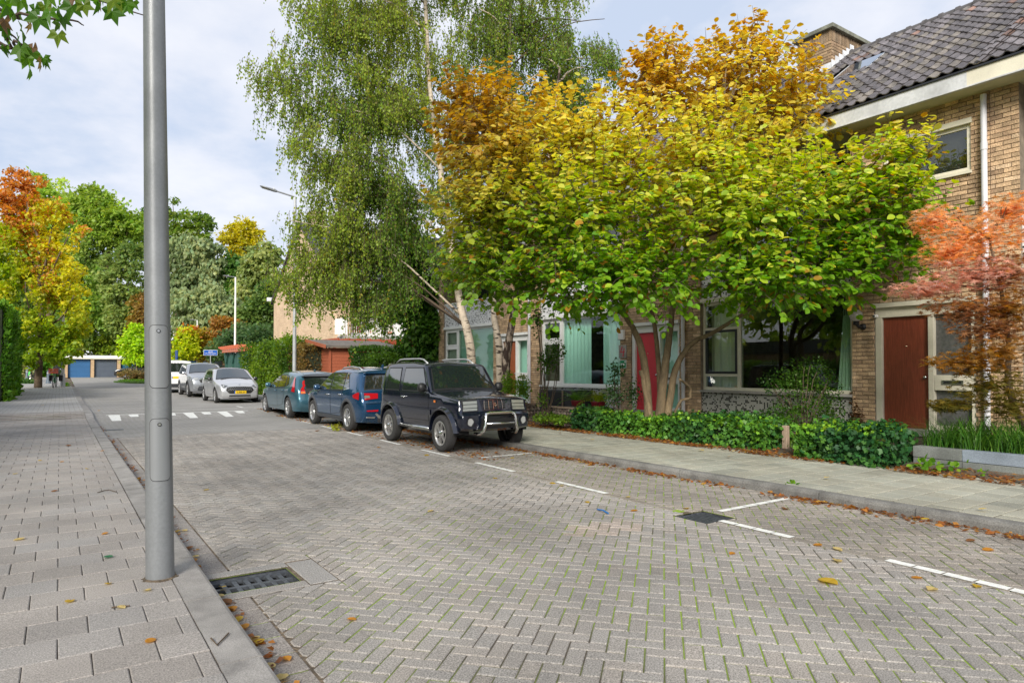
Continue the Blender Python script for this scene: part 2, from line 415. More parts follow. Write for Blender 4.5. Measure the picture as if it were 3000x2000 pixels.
# gutter of flat stones beside the left kerb
row(field, lambda y: (KL+GUT)/2, GUT-KL, .5, 4.45, .25, (.22, .20, .185), -.004); row(field, lambda y: (KL+GUT)/2, GUT-KL, 5.16, FARY, .3, (.22, .20, .185), -.004)
# stones cut round the left drain
for q in ([(1.42, 4.52), (1.62, 4.52), (1.62, 5.12), (1.42, 5.12)], [(.83, 5.03), (1.42, 5.03), (1.42, 5.15), (.83, 5.15)], [(.83, 4.5), (1.42, 4.5), (1.42, 4.63), (.83, 4.63)]):
    slab(field, q, .001, greyt((.25, .235, .22)))
mb = MB()
for a, b, c, d in ((1.012, .4, 1.075, 4.47), (1.012, 5.17, 1.075, FARY), (.83, 4.46, 1.68, 4.64), (.83, 5.015, 1.68, 5.2), (1.395, 4.64, 1.68, 5.015), (5.02, 4.12, 5.57, 4.198), (5.02, 4.602, 5.57, 4.68)): mb.add([(a, b, -.0055), (c, b, -.0055), (c, d, -.0055), (a, d, -.0055)], [(0, 1, 2, 3)])
stuff(mb.build('joint_dirt', 'soil', road))
stuff(field.build('paver_field', 'paver', road, fix=False))

# pavement tiles in half bond
def tiles(parent, x0, x1, y0, y1, w, l, base, zoff, count, holes, along, ph=0., gp_=.0022):
    cand = []; r = 0; y = y0
    while y < y1:
        x = x0 - (w/2 if r % 2 else 0) + ph
        while x < x1:
            Q = clip([(x, y), (x+w, y), (x+w, y+l), (x, y+l)], [(-1, 0, -x0), (1, 0, x1)])
            if len(Q) >= 3 and area(Q) > .006 and visible(x+w/2, y+l/2):
                cand.append((math.hypot(x+w/2, y+l/2), x+w/2, y+l/2, Q, area(Q) > w*l*.97))
            x += w
        y += l; r += 1
    cand.sort(key=lambda c: c[0]); V = []
    for k in range(8):
        mb = MB(); slab(mb, [(-w/2, -l/2), (w/2, -l/2), (w/2, l/2), (-w/2, l/2)], 0, greyt(base, .055 if gp_ < .005 else .09), gp_, .005); V.append(mb.mesh('paving_tile', 'tile'))
    rest = MB(); n = 0
    for d, x, y, Q, whole in cand:
        if any(a < x < c and b < y < e for a, b, c, e in holes): continue
        z = zp(y)+zoff+rnd.uniform(-.0025, .0025)
        if n < count and whole and inframe(x, y, .1):
            o = link('paving_tile', V[rnd.randrange(8)], parent); o.location = (x, y, z); o.rotation_euler = (rnd.uniform(-.007, .007), rnd.uniform(-.007, .007), rnd.uniform(-.008, .008)); n += 1
        else: slab(rest, Q, z, greyt(base, .055 if gp_ < .005 else .09), gp_, .005)
    stuff(rest.build('tile_field', 'tile', parent, fix=False))
tiles(PL, -2.2, KL0-.004, .6, 24, .268, .29, (.25, .23, .214), .1, 300, [], 0, -.005-.268*1.0+.2)
tiles(PR, KR1+.03, SWR, .2, 22, .3, .3, (.275, .27, .222), .1, 300, [], 0, gp_=.010)
# kerb stones, each a metre
def kerbs(parent, x0, x1, y0, y1, top, face, l=1.0, r=.025, m='kerbstone'):
    n = int(round((y1-y0)/l)); sgn = 1 if face == 'right' else -1
    if sgn > 0: prof = [(x0, -.12), (x1, -.12), (x1, top-r), (x1-r*.3, top-r*.3), (x1-r, top), (x0, top)]
    else: prof = [(x1, -.12), (x0, -.12), (x0, top-r), (x0+r*.3, top-r*.3), (x0+r, top), (x1, top)]
    xm = (x0+x1)/2; mb = MB(); mb.prism([(a-xm, b) for a, b in prof], .003, l-.006, 'y'); me = None
    for i in range(n):
        if not visible(xm, y0+i*l+l/2, .1, 900, 900): continue
        if me is None: o = mb.build('kerb_stone', m, parent); me = o.data
        else: o = link('kerb_stone', me, parent)
        y = y0+i*l; o.location = (xm+rnd.uniform(-.003, .003), y, zp(y)+rnd.uniform(-.003, .003)); o.rotation_euler = (math.atan2(zp(y+l)-zp(y), l), 0, rnd.uniform(-.003, .003))
kerbs(PL, KL0, KL, .3, 48, .1, 'right')
mat('kerb_dark', (.15, .145, .135), .9, mott=.35, mscale=4, mott2=.35, m2scale=90, bump=.4, bscale=120, bdist=.004)
kerbs(PR, KR, KR1, .2, 46, .1, 'left', r=.04, m='kerb_dark')
# drains: sunk iron grate in a frame
def drain(label, x0, y0, x1, y1, cols, along):
    t = thing('storm_drain', label, 'drain', ((x0+x1)/2, (y0+y1)/2, -.03)); z = -.03
    MB().box((x0, y0, -.066), (x1, y1, -.062)).build('shade_plate', 'hole_shade', t)  # near-black plate stands in for the shade below the grate
    f = MB(); w = .014
    for a, b in (((x0, y0), (x1, y0+w)), ((x0, y1-w), (x1, y1)), ((x0, y0+w), (x0+w, y1-w)), ((x1-w, y0+w), (x1, y1-w))): f.box((*a, -.06), (*b, z+.012))
    f.build('frame', 'iron', t)
    if along:
        n = cols; b = MB(); step = (x1-x0-2*w)/n; ym = (y0+y1)/2
        for i in range(n): b = MB(); b.box((x0+w+step*i, y0+w+.003, z-.024), (x0+w+step*i+step*.42, y1-w-.003, z)); b.build('bar', 'iron', t)
        MB().box((x0+w, ym-.018, z-.025), (x1-w, ym+.018, z+.001)).build('cross_bar', 'iron', t)
        MB().box((x0+w, y0+w, z-.024), (x1-w, y0+w+.03, z+.0015)).build('end_bar', 'iron', t); MB().box((x0+w, y1-w-.03, z-.024), (x1-w, y1-w, z+.0015)).build('end_bar', 'iron', t)
    else:
        step = (x1-x0-2*w)/cols
        for i in range(cols): MB().box((x0+w+step*i, y0+w, z-.024), (x0+w+step*i+step*.5, y1-w, z)).build('bar', 'iron', t)
drain('iron storm drain grate beside the left kerb near the big lamp post', .84, 4.64, 1.40, 5.02, 7, True)
drain('iron storm drain grate at the edge of the empty parking bay', 5.07, 4.19, 5.52, 4.61, 8, False)
MB().box((.86, 18.6, .004), (1.3, 18.85, .008)).build('far_grate', 'iron', road)

# painted lines: each dash is a run of painted stones
def strip(pts, w, seg=.2, gap=.012, name='line_marking'):
    mb = MB()
    for (a, b) in zip(pts[:-1], pts[1:]):
        a = Vector(a); b = Vector(b); L = (b-a).length; d = (b-a)/L; nrm = Vector((-d.y, d.x)); n = max(1, round(L/seg))
        for i in range(n):
            p = a+d*(L*i/n+gap/2); q = a+d*(L*(i+1)/n-gap/2)
            mb.add([(*(c+nrm*(s*w/2)), zp(c.y)+.0035) for c, s in ((p, -1), (q, -1), (q, 1), (p, 1))], [(0, 1, 2, 3)])
    return mb.build(name, 'paint', road)
for y0, y1 in ((1.2, 2.62), (3.42, 4.2), (5.85, 6.85), (7.85, 8.95), (9.85, 10.95), (11.9, 12.95), (14.0, 15.0), (16.0, 17.0), (18.0, 19.0), (20.0, 21.0)):
    strip([(bayx(y1), y1), (bayx(y0), y0)], .085)
for y in (4.47, 9.4, 14.0, 19.0): strip([(bayx(y)+.32, y), (KR-.08, y+.02)], .075)
strip([(5.45, 26.2), (5.45, 25.2)], .09); strip([(5.7, 24.6), (6.6, 24.7)], .09)
# speed table: two cross lines and the row of teeth on its ramp
def flat(poly, name='ramp_tooth'):
    ys = sorted({p[1] for p in poly}); MB().add([(x, y, zp(y)+.005) for x, y in poly], [tuple(range(len(poly)))]).build(name, 'paint', road)
for a, b in zip([1.15+.4*i for i in range(10)], [1.15+.4*(i+1) for i in range(10)]):
    flat([(a, 23.06), (b, 23.06), (b, 23.16), (a, 23.16)], 'cross_line'); flat([(a, 24.62), (b, 24.62), (b, 24.70), (a, 24.70)], 'cross_line')
for i in range(8):
    x = 1.35+.5*i; y1 = 21.85 if i % 2 == 0 else 22.55; w = .15 if i % 2 == 0 else .13
    prev = None
    mb = MB(); ys = [23.06, 22.7, 22.2, 21.85] if i % 2 == 0 else [23.06, 22.7, 22.55]
    for k, y in enumerate(ys):
        ww = w*(1-.25*k/(len(ys)-1)); mb.v += [(x-ww, y, zp(y)+.006), (x+ww, y, zp(y)+.006)]; mb.c += [(1, 1, 1)]*2
        if k: mb.f.append((2*k-2, 2*k-1, 2*k+1, 2*k))
    mb.build('ramp_tooth', 'paint', road)
# grassed island at the far turn
isl = MB(); pts = []
for k in range(28):
    t = 2*PI*k/28; pts.append((6.2+2.7*math.cos(t)*(1+.1*math.sin(3*t)), 58.2+3.2*math.sin(t)))
isl.prism(pts, zp(58), zp(58)+.12, 'z'); struct(isl.build('grass_island', 'lawn'))
# ---------------------------------------------------------------- terraced houses on the right
mat('brick', tint=True, rough=.9, mott=.28, mscale=5, mott2=.3, m2scale=60, bump=.9, bscale=55, bdist=.012)
mat('brick_plain', (.27, .18, .095), .9, mott=.3, mscale=9, mott2=.2, m2scale=50)
mat('mortar', (.20, .165, .125), .95, mott=.3, mscale=8)
mat('roof_tile', tint=True, rough=.6, mott=.35, mscale=3.5, mott2=.3, m2scale=40, bump=.4, bscale=60, bdist=.004)
mat('roof_base', (.03, .028, .028), .9)
mat('white_paint', (.72, .72, .70), .45, mott=.05, mscale=4)
mat('cream_paint', (.62, .585, .47), .5, mott=.1, mscale=3, mott2=.06, m2scale=50)
mat('zinc', (.46, .47, .48), .55, mott=.18, mscale=2.5, mott2=.1, m2scale=25)
mat('grey_pipe', (.55, .55, .58), .45, mott=.12, mscale=3)
mat('soffit_board', (.52, .50, .36), .8, mott=.15, mscale=3)
mat('concrete', (.30, .29, .265), .9, mott=.25, mscale=4, mott2=.2, m2scale=80, bump=.3, bscale=80)
mat('lead', (.62, .64, .67), .5, mott=.25, mscale=6)
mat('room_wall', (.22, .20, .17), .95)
mat('room_shade', (.05, .045, .04), .95)
mat('curtain_mint', (.58, .82, .72), .85); mat('curtain_beige', (.66, .62, .48), .9); mat('curtain_sage', (.62, .80, .62), .85)
mat('blind_green', (.48, .68, .58), .6); mat('blind_cream', (.55, .54, .46), .6); mat('black_frame', (.015, .016, .02), .4)
mat('black', (.012, .012, .013), .5); mat('brass', (.65, .55, .35), .3, .9); mat('steel', (.6, .6, .6), .25, 1.)
def wood(name, c, k=.28):
    return mat(name, c, .42, mott=k, mscale=6, mott2=.16, m2scale=14, stretch=(14, 14, .7), spec=.5)
wood('door_wood', (.20, .045, .022)); wood('door_orange', (.30, .075, .02)); mat('door_red', (.62, .035, .055), .4, mott=.04, mscale=3)
clear_glass('window_glass', (.9, .97, .95), .2); clear_glass('dark_window_glass', (.75, .8, .77), .5)
m = mat('ribbed_glass', (.10, .10, .10), .12, spec=.8, mott=.3, mscale=20, bump=.6, bscale=45, bdist=.01)
def mosaic(name, white, black, k, cell=.036):
    m = mat(name, white, .35); t = m.node_tree; N = t.nodes; L = t.links; b = N['Principled BSDF']
    g = N.new('ShaderNodeNewGeometry'); v = N.new('ShaderNodeVectorMath'); v.operation = 'MULTIPLY'; v.inputs[1].default_value = (.0, 1/cell, 1/cell); L.new(g.outputs['Position'], v.inputs[0])
    f = N.new('ShaderNodeVectorMath'); f.operation = 'FLOOR'; L.new(v.outputs[0], f.inputs[0]); w = N.new('ShaderNodeTexWhiteNoise'); L.new(f.outputs[0], w.inputs['Vector'])
    c = N.new('ShaderNodeMath'); c.operation = 'LESS_THAN'; c.inputs[1].default_value = k; L.new(w.outputs['Value'], c.inputs[0])
    fr = N.new('ShaderNodeVectorMath'); fr.operation = 'FRACTION'; L.new(v.outputs[0], fr.inputs[0]); sp = N.new('ShaderNodeSeparateXYZ'); L.new(fr.outputs[0], sp.inputs[0])
    mn = N.new('ShaderNodeMath'); mn.operation = 'MINIMUM'; L.new(sp.outputs['Y'], mn.inputs[0]); L.new(sp.outputs['Z'], mn.inputs[1])
    gr = N.new('ShaderNodeMath'); gr.operation = 'LESS_THAN'; gr.inputs[1].default_value = .13; L.new(mn.outputs[0], gr.inputs[0])
    x = N.new('ShaderNodeMix'); x.data_type = 'RGBA'; L.new(c.outputs[0], x.inputs[0]); x.inputs[6].default_value = (*white, 1); x.inputs[7].default_value = (*black, 1)
    y = N.new('ShaderNodeMix'); y.data_type = 'RGBA'; L.new(gr.outputs[0], y.inputs[0]); L.new(x.outputs[2], y.inputs[6]); y.inputs[7].default_value = (white[0]*.55, white[1]*.55, white[2]*.5, 1)
    L.new(y.outputs[2], b.inputs['Base Color'])
mosaic('mosaic_white', (.70, .70, .72), (.02, .02, .025), .24); mosaic('mosaic_grey', (.36, .36, .33), (.02, .02, .02), .26)

m = mat('frost', (.75, .73, .72), .25, spec=.6); m.node_tree.nodes['Principled BSDF'].inputs['Transmission Weight'].default_value = .55
FX = 12.4; EX = 11.9; EZ = 6.2; RX = 16.6; SLOPE = .69; RZ = EZ+SLOPE*(RX-EX)
COURSE, BL = .0735, .2215
def sub(iv, cuts):
    for a, b in cuts:
        out = []
        for p, q in iv:
            if b <= p or a >= q: out.append((p, q)); continue
            if a > p: out.append((p, a))
            if b < q: out.append((b, q))
        iv = out
    return iv
def btint(z):
    h = rnd.random(); k = rnd.uniform(.72, 1.22)
    c = (.47, .325, .195) if h < .7 else ((.38, .255, .155) if h < .88 else (.54, .39, .25))
    return (c[0]*k, c[1]*k, c[2]*k)
BV = None
def brickwork(wall, x, ya, yb, za, zb, cuts, single, face=-1, deep=.05):
    """courses of bricks on a wall plane X = x; cuts are (y0, y1, z0, z1); the nearest come as single bricks"""
    global BV
    if BV is None:
        BV = []
        for k in range(10):
            mb = MB(); e = .005; L, H = BL-.012, COURSE-.012
            p = [(0, -L/2, -H/2), (0, L/2, -H/2), (0, L/2, H/2), (0, -L/2, H/2)]; r = [rnd.uniform(-.004, .004) for _ in range(4)]
            q = [(-.006+r[i], s*(L/2-e), t*(H/2-e)) for i, (s, t) in enumerate(((-1, -1), (1, -1), (1, 1), (-1, 1)))]
            b = [(.03, a[1], a[2]) for a in p]
            mb.add(b+p+q, [(i, (i+1) % 4, 4+(i+1) % 4, 4+i) for i in range(4)]+[(4+i, 4+(i+1) % 4, 8+(i+1) % 4, 8+i) for i in range(4)]+[(8, 9, 10, 11)], btint(2))
            BV.append(mb.mesh('brick', 'brick'))
    mb = MB(); r = 0; z = za; cand = []
    while z < zb-.02:
        iv = sub([(ya, yb)], [(c[0], c[1]) for c in cuts if c[2]-.01 < z+COURSE/2 < c[3]+.01])
        for a, b in iv:
            y = ya-(BL/2 if r % 2 else 0)-BL
            while y < b:
                p, q = max(y, a), min(y+BL, b)
                if q-p > .035: cand.append((p, q, z))
                y += BL
        z += COURSE; r += 1
    full = [c for c in cand if c[1]-c[0] > BL*.98 and inframe(x, (c[0]+c[1])/2, c[2]+zp(0))]
    full.sort(key=lambda c: Vector((x, (c[0]+c[1])/2, c[2]-EYE)).length); pick = set(full[:single])
    for c in cand:
        if c in pick:
            o = link('brick', BV[rnd.randrange(10)], wall); o.location = (x-.002+rnd.uniform(-.003, .003), (c[0]+c[1])/2, c[2]+COURSE/2); o.rotation_euler = (rnd.uniform(-.006, .006), 0, rnd.uniform(-.008, .008))
        else:
            g = .006; j = rnd.uniform(-.006, .003)
            mb.box((x+j-.004, c[0]+g, c[2]+g), (x+.03, c[1]-g, c[2]+COURSE-g), btint(z))
    stuff(mb.build('brickwork', 'brick', wall, fix=False))

TV = None
def tilework(roof, ya, yb, single, gaps=()):
    global TV
    w, ex, ln = .2, .31, .35; sa = math.atan(SLOPE); cs, sn_ = math.cos(sa), math.sin(sa)
    prof = [(0, .034), (.14, .046), (.28, .038), (.42, .012), (.62, 0), (.84, .008), (1.03, .032)]
    def geo(mb, tint, T=lambda p: p):
        vs = []
        for v, up in ((0, .030), (ln, .004)):
            vs += [(u*w, v, h+up) for u, h in prof]
        vs += [(u*w, 0, h+.012) for u, h in prof]; n = len(prof)
        mb.add([T(p) for p in vs], [(i, i+1, n+i+1, n+i) for i in range(n-1)]+[(2*n+i, 2*n+i+1, i+1, i) for i in range(n-1)], tint)
    def tt():
        h = rnd.random(); k = rnd.uniform(.65, 1.4); c = (.105, .095, .10) if h < .75 else ((.13, .115, .10) if h < .93 else (.15, .09, .07))
        return tuple(v*k for v in c)
    def T(y, s, hh=0):   # tile space -> world: u runs down the street, v up the slope
        return lambda p: (EX-.02+(s+p[1])*cs-(p[2]+hh)*sn_, y-p[0], EZ+.03+(s+p[1])*sn_+(p[2]+hh)*cs)
    if TV is None:
        TV = []
        for k in range(8):
            mb = MB(); geo(mb, tt(), lambda p: (p[1]*cs-p[2]*sn_, -p[0], p[1]*sn_+p[2]*cs)); TV.append(mb.mesh('roof_tile', 'roof_tile'))
    S = (RX-EX)/cs; mb = MB(); cand = []
    for r in range(int(S/ex)+1):
        y = yb
        while y > ya+.05:
            s = r*ex
            if s+ex <= S+.1 and not any(g[0] < y-.1 < g[1] and g[2] < s+.15 < g[3] for g in gaps): cand.append((y, s))
            y -= w
    def P(c): return Vector((EX+c[1]*cs, c[0], EZ+c[1]*sn_))
    cand.sort(key=lambda c: (P(c)-EYEP).length); n = 0
    for y, s in cand:
        p = P((y, s)); d = rnd.uniform(-.004, .004)
        if n < single and inframe(*p):
            o = link('roof_tile', TV[rnd.randrange(8)], roof); o.location = (EX-.02+s*cs, y+d, EZ+.03+s*sn_+rnd.uniform(0, .006)); n += 1
            o.rotation_euler = (rnd.uniform(-.01, .01), rnd.uniform(-.012, .012), rnd.uniform(-.012, .012))
        else: geo(mb, tt(), T(y+d, s, rnd.uniform(0, .006)))
    stuff(mb.build('tile_field', 'roof_tile', roof))

def curtain(parent, y0, y1, z0, z1, m, x=12.66, amp=.035, wl=.16, name='curtain', top=None):
    mb = MB(); n = 40; yt0, yt1 = top or (y0, y1); R = 6
    for j in range(R+1):
        f = j/R; a = y0+(yt0-y0)*f; b = y1+(yt1-y1)*f
        for i in range(n+1):
            u = i/n; mb.v.append((x+amp*math.sin(2*PI*(u*abs(y1-y0)/wl)+.7*math.sin(5*u)), a+(b-a)*u, z0+(z1-z0)*f)); mb.c.append((1, 1, 1))
    for j in range(R):
        for i in range(n): k = j*(n+1)+i; mb.f.append((k, k+1, k+n+2, k+n+1))
    return mb.build(name, m, parent, smooth=True)
def rect_frame(parent, x0, x1, ya, yb, za, zb, w, m, name='frame', ww=None):
    f = MB(); f.box((x0, ya, za), (x1, ya+w, zb)); f.box((x0, yb-w, za), (x1, yb, zb)); f.box((x0+.001, ya+w, za), (x1, yb-w, za+w)); f.box((x0+.001, ya+w, zb-w), (x1, yb-w, zb))
    return f.build(name, m, parent, bevel=.004)
def pane(parent, x, ya, yb, za, zb, m='window_glass'):
    return MB().box((x, ya, za), (x+.006, yb, zb)).build('pane', m, parent)

def house(y0, label, kind, front, extras):
    H = thing('terraced_house', label, 'house', (FX, y0+3.15, .2), group='brick houses of the terrace on the right')
    y1 = y0+6.3
    dO = (y0+.25, y0+1.87, .38, 2.58); uO = (y0+.28, y0+1.69, 4.74, 5.52); bay = (y0+2.3, y0+5.9)
    w = MB(); xb = FX+.012; xe = FX+.3
    MB().box((xb, bay[1], -.1), (xe, y1, 5.96)).build('wall_pier', 'mortar', H)
    for a, b, c, d in ((y0, dO[0], -.1, 2.58), (dO[1], bay[0], -.1, 2.58), (dO[0], dO[1], -.1, .38), (y0, bay[0], 2.58, 4.74), (y0, uO[0], 4.74, 5.52), (uO[1], bay[0], 4.74, 5.52), (y0, bay[0], 5.52, 5.96)):
        w.box((xb, a, c), (xe, b, d))
    MB().box((xe, bay[0]-.12, 3.1), (13.3, bay[0], 5.95)).build('loggia_cheek', 'brick_plain', H); MB().box((xe, bay[1], 3.1), (13.3, bay[1]+.12, 5.95)).build('loggia_cheek', 'brick_plain', H)     # side cheeks of the loggia
    wall = w.build('wall', 'mortar', H)
    brickwork(wall, FX, y0, bay[0], .02, 5.96, [dO, uO], front)
    brickwork(wall, FX, bay[1], y1, .02, 5.96, [], max(0, 0))
    # party walls, back and room
    b = MB(); b.box((FX+.3, y0, -.1), (21.2, y0+.1, 5.9)); b.box((FX+.3, y1-.1, -.1), (21.2, y1-.002, 5.9)); b.box((21.0, y0+.1, -.1), (21.2, y1-.1, 5.9)); b.build('party_wall', 'mortar', H)
    r = MB(); r.box((16.4, y0+.1, .3), (16.5, y1-.1, 3.0)); r.box((12.72, y0+.1, .3), (16.4, y1-.1, .36)); r.build('room', 'room_wall', H)
    MB().box((12.72, y0+.1, 3.02), (16.4, y1-.1, 3.08)).build('room_ceiling', 'room_wall', H)
    MB().box((12.72, y0+1.95, .36), (16.4, y0+2.05, 3.02)).build('room_partition', 'room_wall', H)
    # bay: mosaic panels, sill, lintel
    mo = 'mosaic_grey' if kind == 'C' else 'mosaic_white'; wp = 'cream_paint' if kind in 'CD' else 'white_paint'
    MB().box((FX+.05, bay[0], -.1), (FX+.2, bay[1], .93)).build('mosaic_panel', mo, H)
    MB().box((FX+.05, bay[0], 3.1), (FX+.2, bay[1], 3.95)).build('mosaic_panel', 'mosaic_white' if kind != 'C' else 'mosaic_white', H)
    MB().box((FX-.035, bay[0]+.003, .932), (FX+.2, bay[1]-.003, .982)).build('sill', 'concrete' if kind in 'CD' else 'white_paint', H, bevel=.005)
    MB().box((FX-.01, bay[0]+.003, 3.0), (FX+.2, bay[1]-.003, 3.098)).build('lintel', wp, H, bevel=.004)
    MB().box((FX+.03, bay[0]+.003, 3.952), (FX+.24, bay[1]-.003, 4.0)).build('parapet_cap', wp, H)
    MB().box((FX+.2, bay[0], 3.1), (13.3, bay[1], 3.2)).build('loggia_floor', 'concrete', H)
    # ground floor window
    wx = FX+.09; ml = bay[1]-1.0
    W1 = MB().box((wx, ml-.045, 1.03), (wx+.07, ml+.045, 2.95)).build('window', wp, H)
    rect_frame(W1, wx-.002, wx+.068, bay[0]+.004, bay[1]-.004, .984, 2.998, .07, wp)
    pane(W1, wx+.03, bay[0]+.074, ml-.045, 1.054, 2.928, 'dark_window_glass' if kind in 'CD' else 'window_glass')
    cas = 'black_frame' if kind == 'C' else wp
    if kind == 'C': bands = ((1.054, 1.30, 0), (1.36, 2.36, 1), (2.42, 2.928, 0))
    else: bands = ((1.054, 2.28, 1), (2.36, 2.928, 1))
    for k, (za, zb, fr) in enumerate(bands):
        if fr: rect_frame(W1, wx-.014, wx+.05, ml+.047, bay[1]-.076, za, zb, .055, cas, 'casement')
        pane(W1, wx+.02, ml+.1 if fr else ml+.046, bay[1]-(.13 if fr else .075), za+(.055 if fr else 0), zb-(.055 if fr else 0))
        if k: MB().box((wx-.004, ml+.045, bands[k-1][1]), (wx+.07, bay[1]-.074, za)).build('transom', wp, W1)
    # first floor window set back over the loggia
    ux = 13.12
    W2 = MB().box((ux, ml-.04, 3.28), (ux+.07, ml+.04, 5.86)).build('window', wp, H)
    rect_frame(W2, ux-.002, ux+.068, bay[0]+.002, bay[1]-.002, 3.22, 5.93, .08, wp); pane(W2, ux+.03, bay[0]+.08, ml-.04, 3.3, 5.85, 'dark_window_glass'); pane(W2, ux+.03, ml+.04, bay[1]-.08, 3.3, 5.85, 'dark_window_glass')
    MB().box((13.5, bay[0], 3.2), (13.55, bay[1], 5.94)).build('room_shade_panel', 'room_shade', H)  # near-black panel stands in for the shade of the upstairs room
    # small upper window
    W3 = MB().box((FX+.08, uO[0]+.005, uO[2]+.005), (FX+.1, uO[1]-.005, uO[2]+.05)).build('window', wp, H)
    rect_frame(W3, FX+.03, FX+.1, uO[0]+.004, uO[1]-.004, uO[2]+.006, uO[3]-.004, .06, wp); pane(W3, FX+.06, uO[0]+.06, uO[1]-.06, uO[2]+.06, uO[3]-.06, 'dark_window_glass')
    MB().box((FX-.04, uO[0]-.03, uO[3]-.002), (FX+.1, uO[1]+.03, uO[3]+.09)).build('head_board', wp, W3, bevel=.004)
    MB().box((FX-.05, uO[0]-.02, uO[2]-.05), (FX+.1, uO[1]+.02, uO[2]-.002)).build('sill', wp, W3); MB().box((FX+.14, uO[0]-.05, uO[2]-.05), (FX+.16, uO[1]+.05, uO[3]+.05)).build('room_shade_back', 'room_shade', W3)  # near-black panel behind the pane stands in for the dim room
    # door and its side light
    dx = FX+.08; dm = {'C': 'door_wood', 'B': 'door_red', 'A': 'door_orange', 'D': 'door_wood'}[kind]
    fr = MB(); za, zb = .42, 2.40
    fr.box((FX+.02, y0+1.755, za), (dx+.08, y0+1.868, zb)); fr.box((FX+.02, y0+.885, za), (dx+.08, y0+.975, zb)); fr.box((FX+.02, y0+.252, za), (dx+.08, y0+.315, zb)); fr.box((FX+.019, y0+.252, zb), (dx+.08, y0+1.868, 2.575))
    fr.box((FX+.021, y0+.317, .422), (dx+.08, y0+.883, .50)); zs = 1.10; fr.box((FX+.021, y0+.317, zs), (dx+.08, y0+.883, zs+.26))
    fr.build('door_frame', wp, H, bevel=.006)
    MB().box((FX-.06, y0+.22, 2.577), (FX+.1, y0+1.9, 2.66)).build('canopy_board', wp, H, bevel=.005)
    D = MB().box((dx, y0+.979, za+.03), (dx+.045, y0+1.752, zb-.003)).build('door', dm, H, bevel=.004)
    MB().box((dx-.02, y0+.98, za), (dx+.04, y0+1.752, za+.1)).build('weather_bar', dm, D, bevel=.008)
    MB().lathe([(0, -.055), (.022, -.052), (.03, -.035), (.02, -.018), (.012, 0), (.02, .002)], (dx, y0+1.04, 1.32), 'x', 14).build('door_knob', 'steel', D, smooth=True)
    MB().lathe([(0, -.012), (.012, -.01), (.014, 0)], (dx, y0+1.36, 1.87), 'x', 10).build('peephole', 'brass', D, smooth=True)
    MB().box((FX-.08, y0+.26, .3), (dx+.3, y0+1.86, .419)).build('doorstep', 'concrete', H, bevel=.01)
    gl = 'ribbed_glass' if kind in 'CD' else 'window_glass'
    for a, b in ((.502, zs-.002), (zs+.262, zb-.003)): MB().box((dx+.03, y0+.317, a), (dx+.036, y0+.883, b)).build('side_light', gl, H)
    MB().box((dx+.2, y0+.2, .4), (dx+.22, y0+1.9, 2.6)).build('hall_backing', 'room_shade' if kind in 'CD' else 'curtain_mint', H)  # near-black panel stands in for the dim hall; curtain colour in other houses
    S = MB().box((FX+.005, y0+.43, zs+.10), (FX+.022, y0+.76, zs+.175)).build('letter_slot', 'steel' if kind != 'A' else 'brass', H, bevel=.004)
    MB().box((FX+.002, y0+.46, zs+.122), (FX+.0055, y0+.73, zs+.155)).build('flap', 'black', S)
    # eaves
    MB().box((EX, y0+(.13 if kind == 'C' else 0), 5.962), (EX+.05, y1+(.13 if kind == 'D' else 0), EZ)).build('fascia', 'zinc' if kind in 'ABC' else 'cream_paint', H, label='zinc-clad grey fascia board' if kind == 'C' else None)
    MB().box((EX-.012, y0, 5.94), (EX+.06, y1, 5.961)).build('drip_edge', 'zinc', H)
    MB().box((EX-.03, y0, EZ+.001), (EX+.1, y1, EZ+.03)).build('gutter', 'black_frame', H)
    MB().box((EX+.051, y0, 5.963), (13.35, y1, 5.99)).build('soffit', 'soffit_board', H)
    p = MB(); pb = MB(); px = FX-.075; py = y0+.06
    p.tube([(px, py, .15), (px, py, 5.9)], .045, 14); 
    for z in (1.4, 3.4, 5.0): p.tube([(px, py, z), (px, py, z+.12)], .052, 14)
    p.build('downspout', 'grey_pipe', H, smooth=False)
    # roof
    sa = math.atan(SLOPE)
    R = MB(); R.add([(EX-.03, y0, EZ+.01), (RX, y0, RZ), (2*RX-EX, y0, EZ+.01), (EX-.03, y1, EZ+.01), (RX, y1, RZ), (2*RX-EX, y1, EZ+.01)], [(0, 3, 4, 1), (1, 4, 5, 2), (0, 1, 2), (3, 5, 4)])
    roof = R.build('roof', 'roof_base', H)
    gaps = [(8.95, 10.1, 4.3, 9), (7.35, 8.35, 3.0, 4.0)] if kind == 'C' else ([(y0+4.3, y0+5.5, 4.4, 9)] if kind in 'AB' else [])
    tilework(roof, y0, y1, 300 if kind == 'C' else 0, gaps)
    k = 0; y = y0; 
    base = MB(); prof = [(.12*math.cos(t), .10*math.sin(t)) for t in [PI*i/8 for i in range(9)]]
    base.prism(prof+[(-.12, -.05), (.12, -.05)], 0, .345, 'y'); base.prism([(a*1.22, b*1.22) for a, b in prof]+[(-.146, -.04), (.146, -.04)], .30, .372, 'y'); me = None
    while y < y1-.1:
        if me is None: o = base.build('ridge_tile', 'ridge', roof); me = o.data
        else: o = link('ridge_tile', me, roof)
        o.location = (RX, y, RZ+.02+rnd.uniform(-.006, .006)); y += .35; k += 1
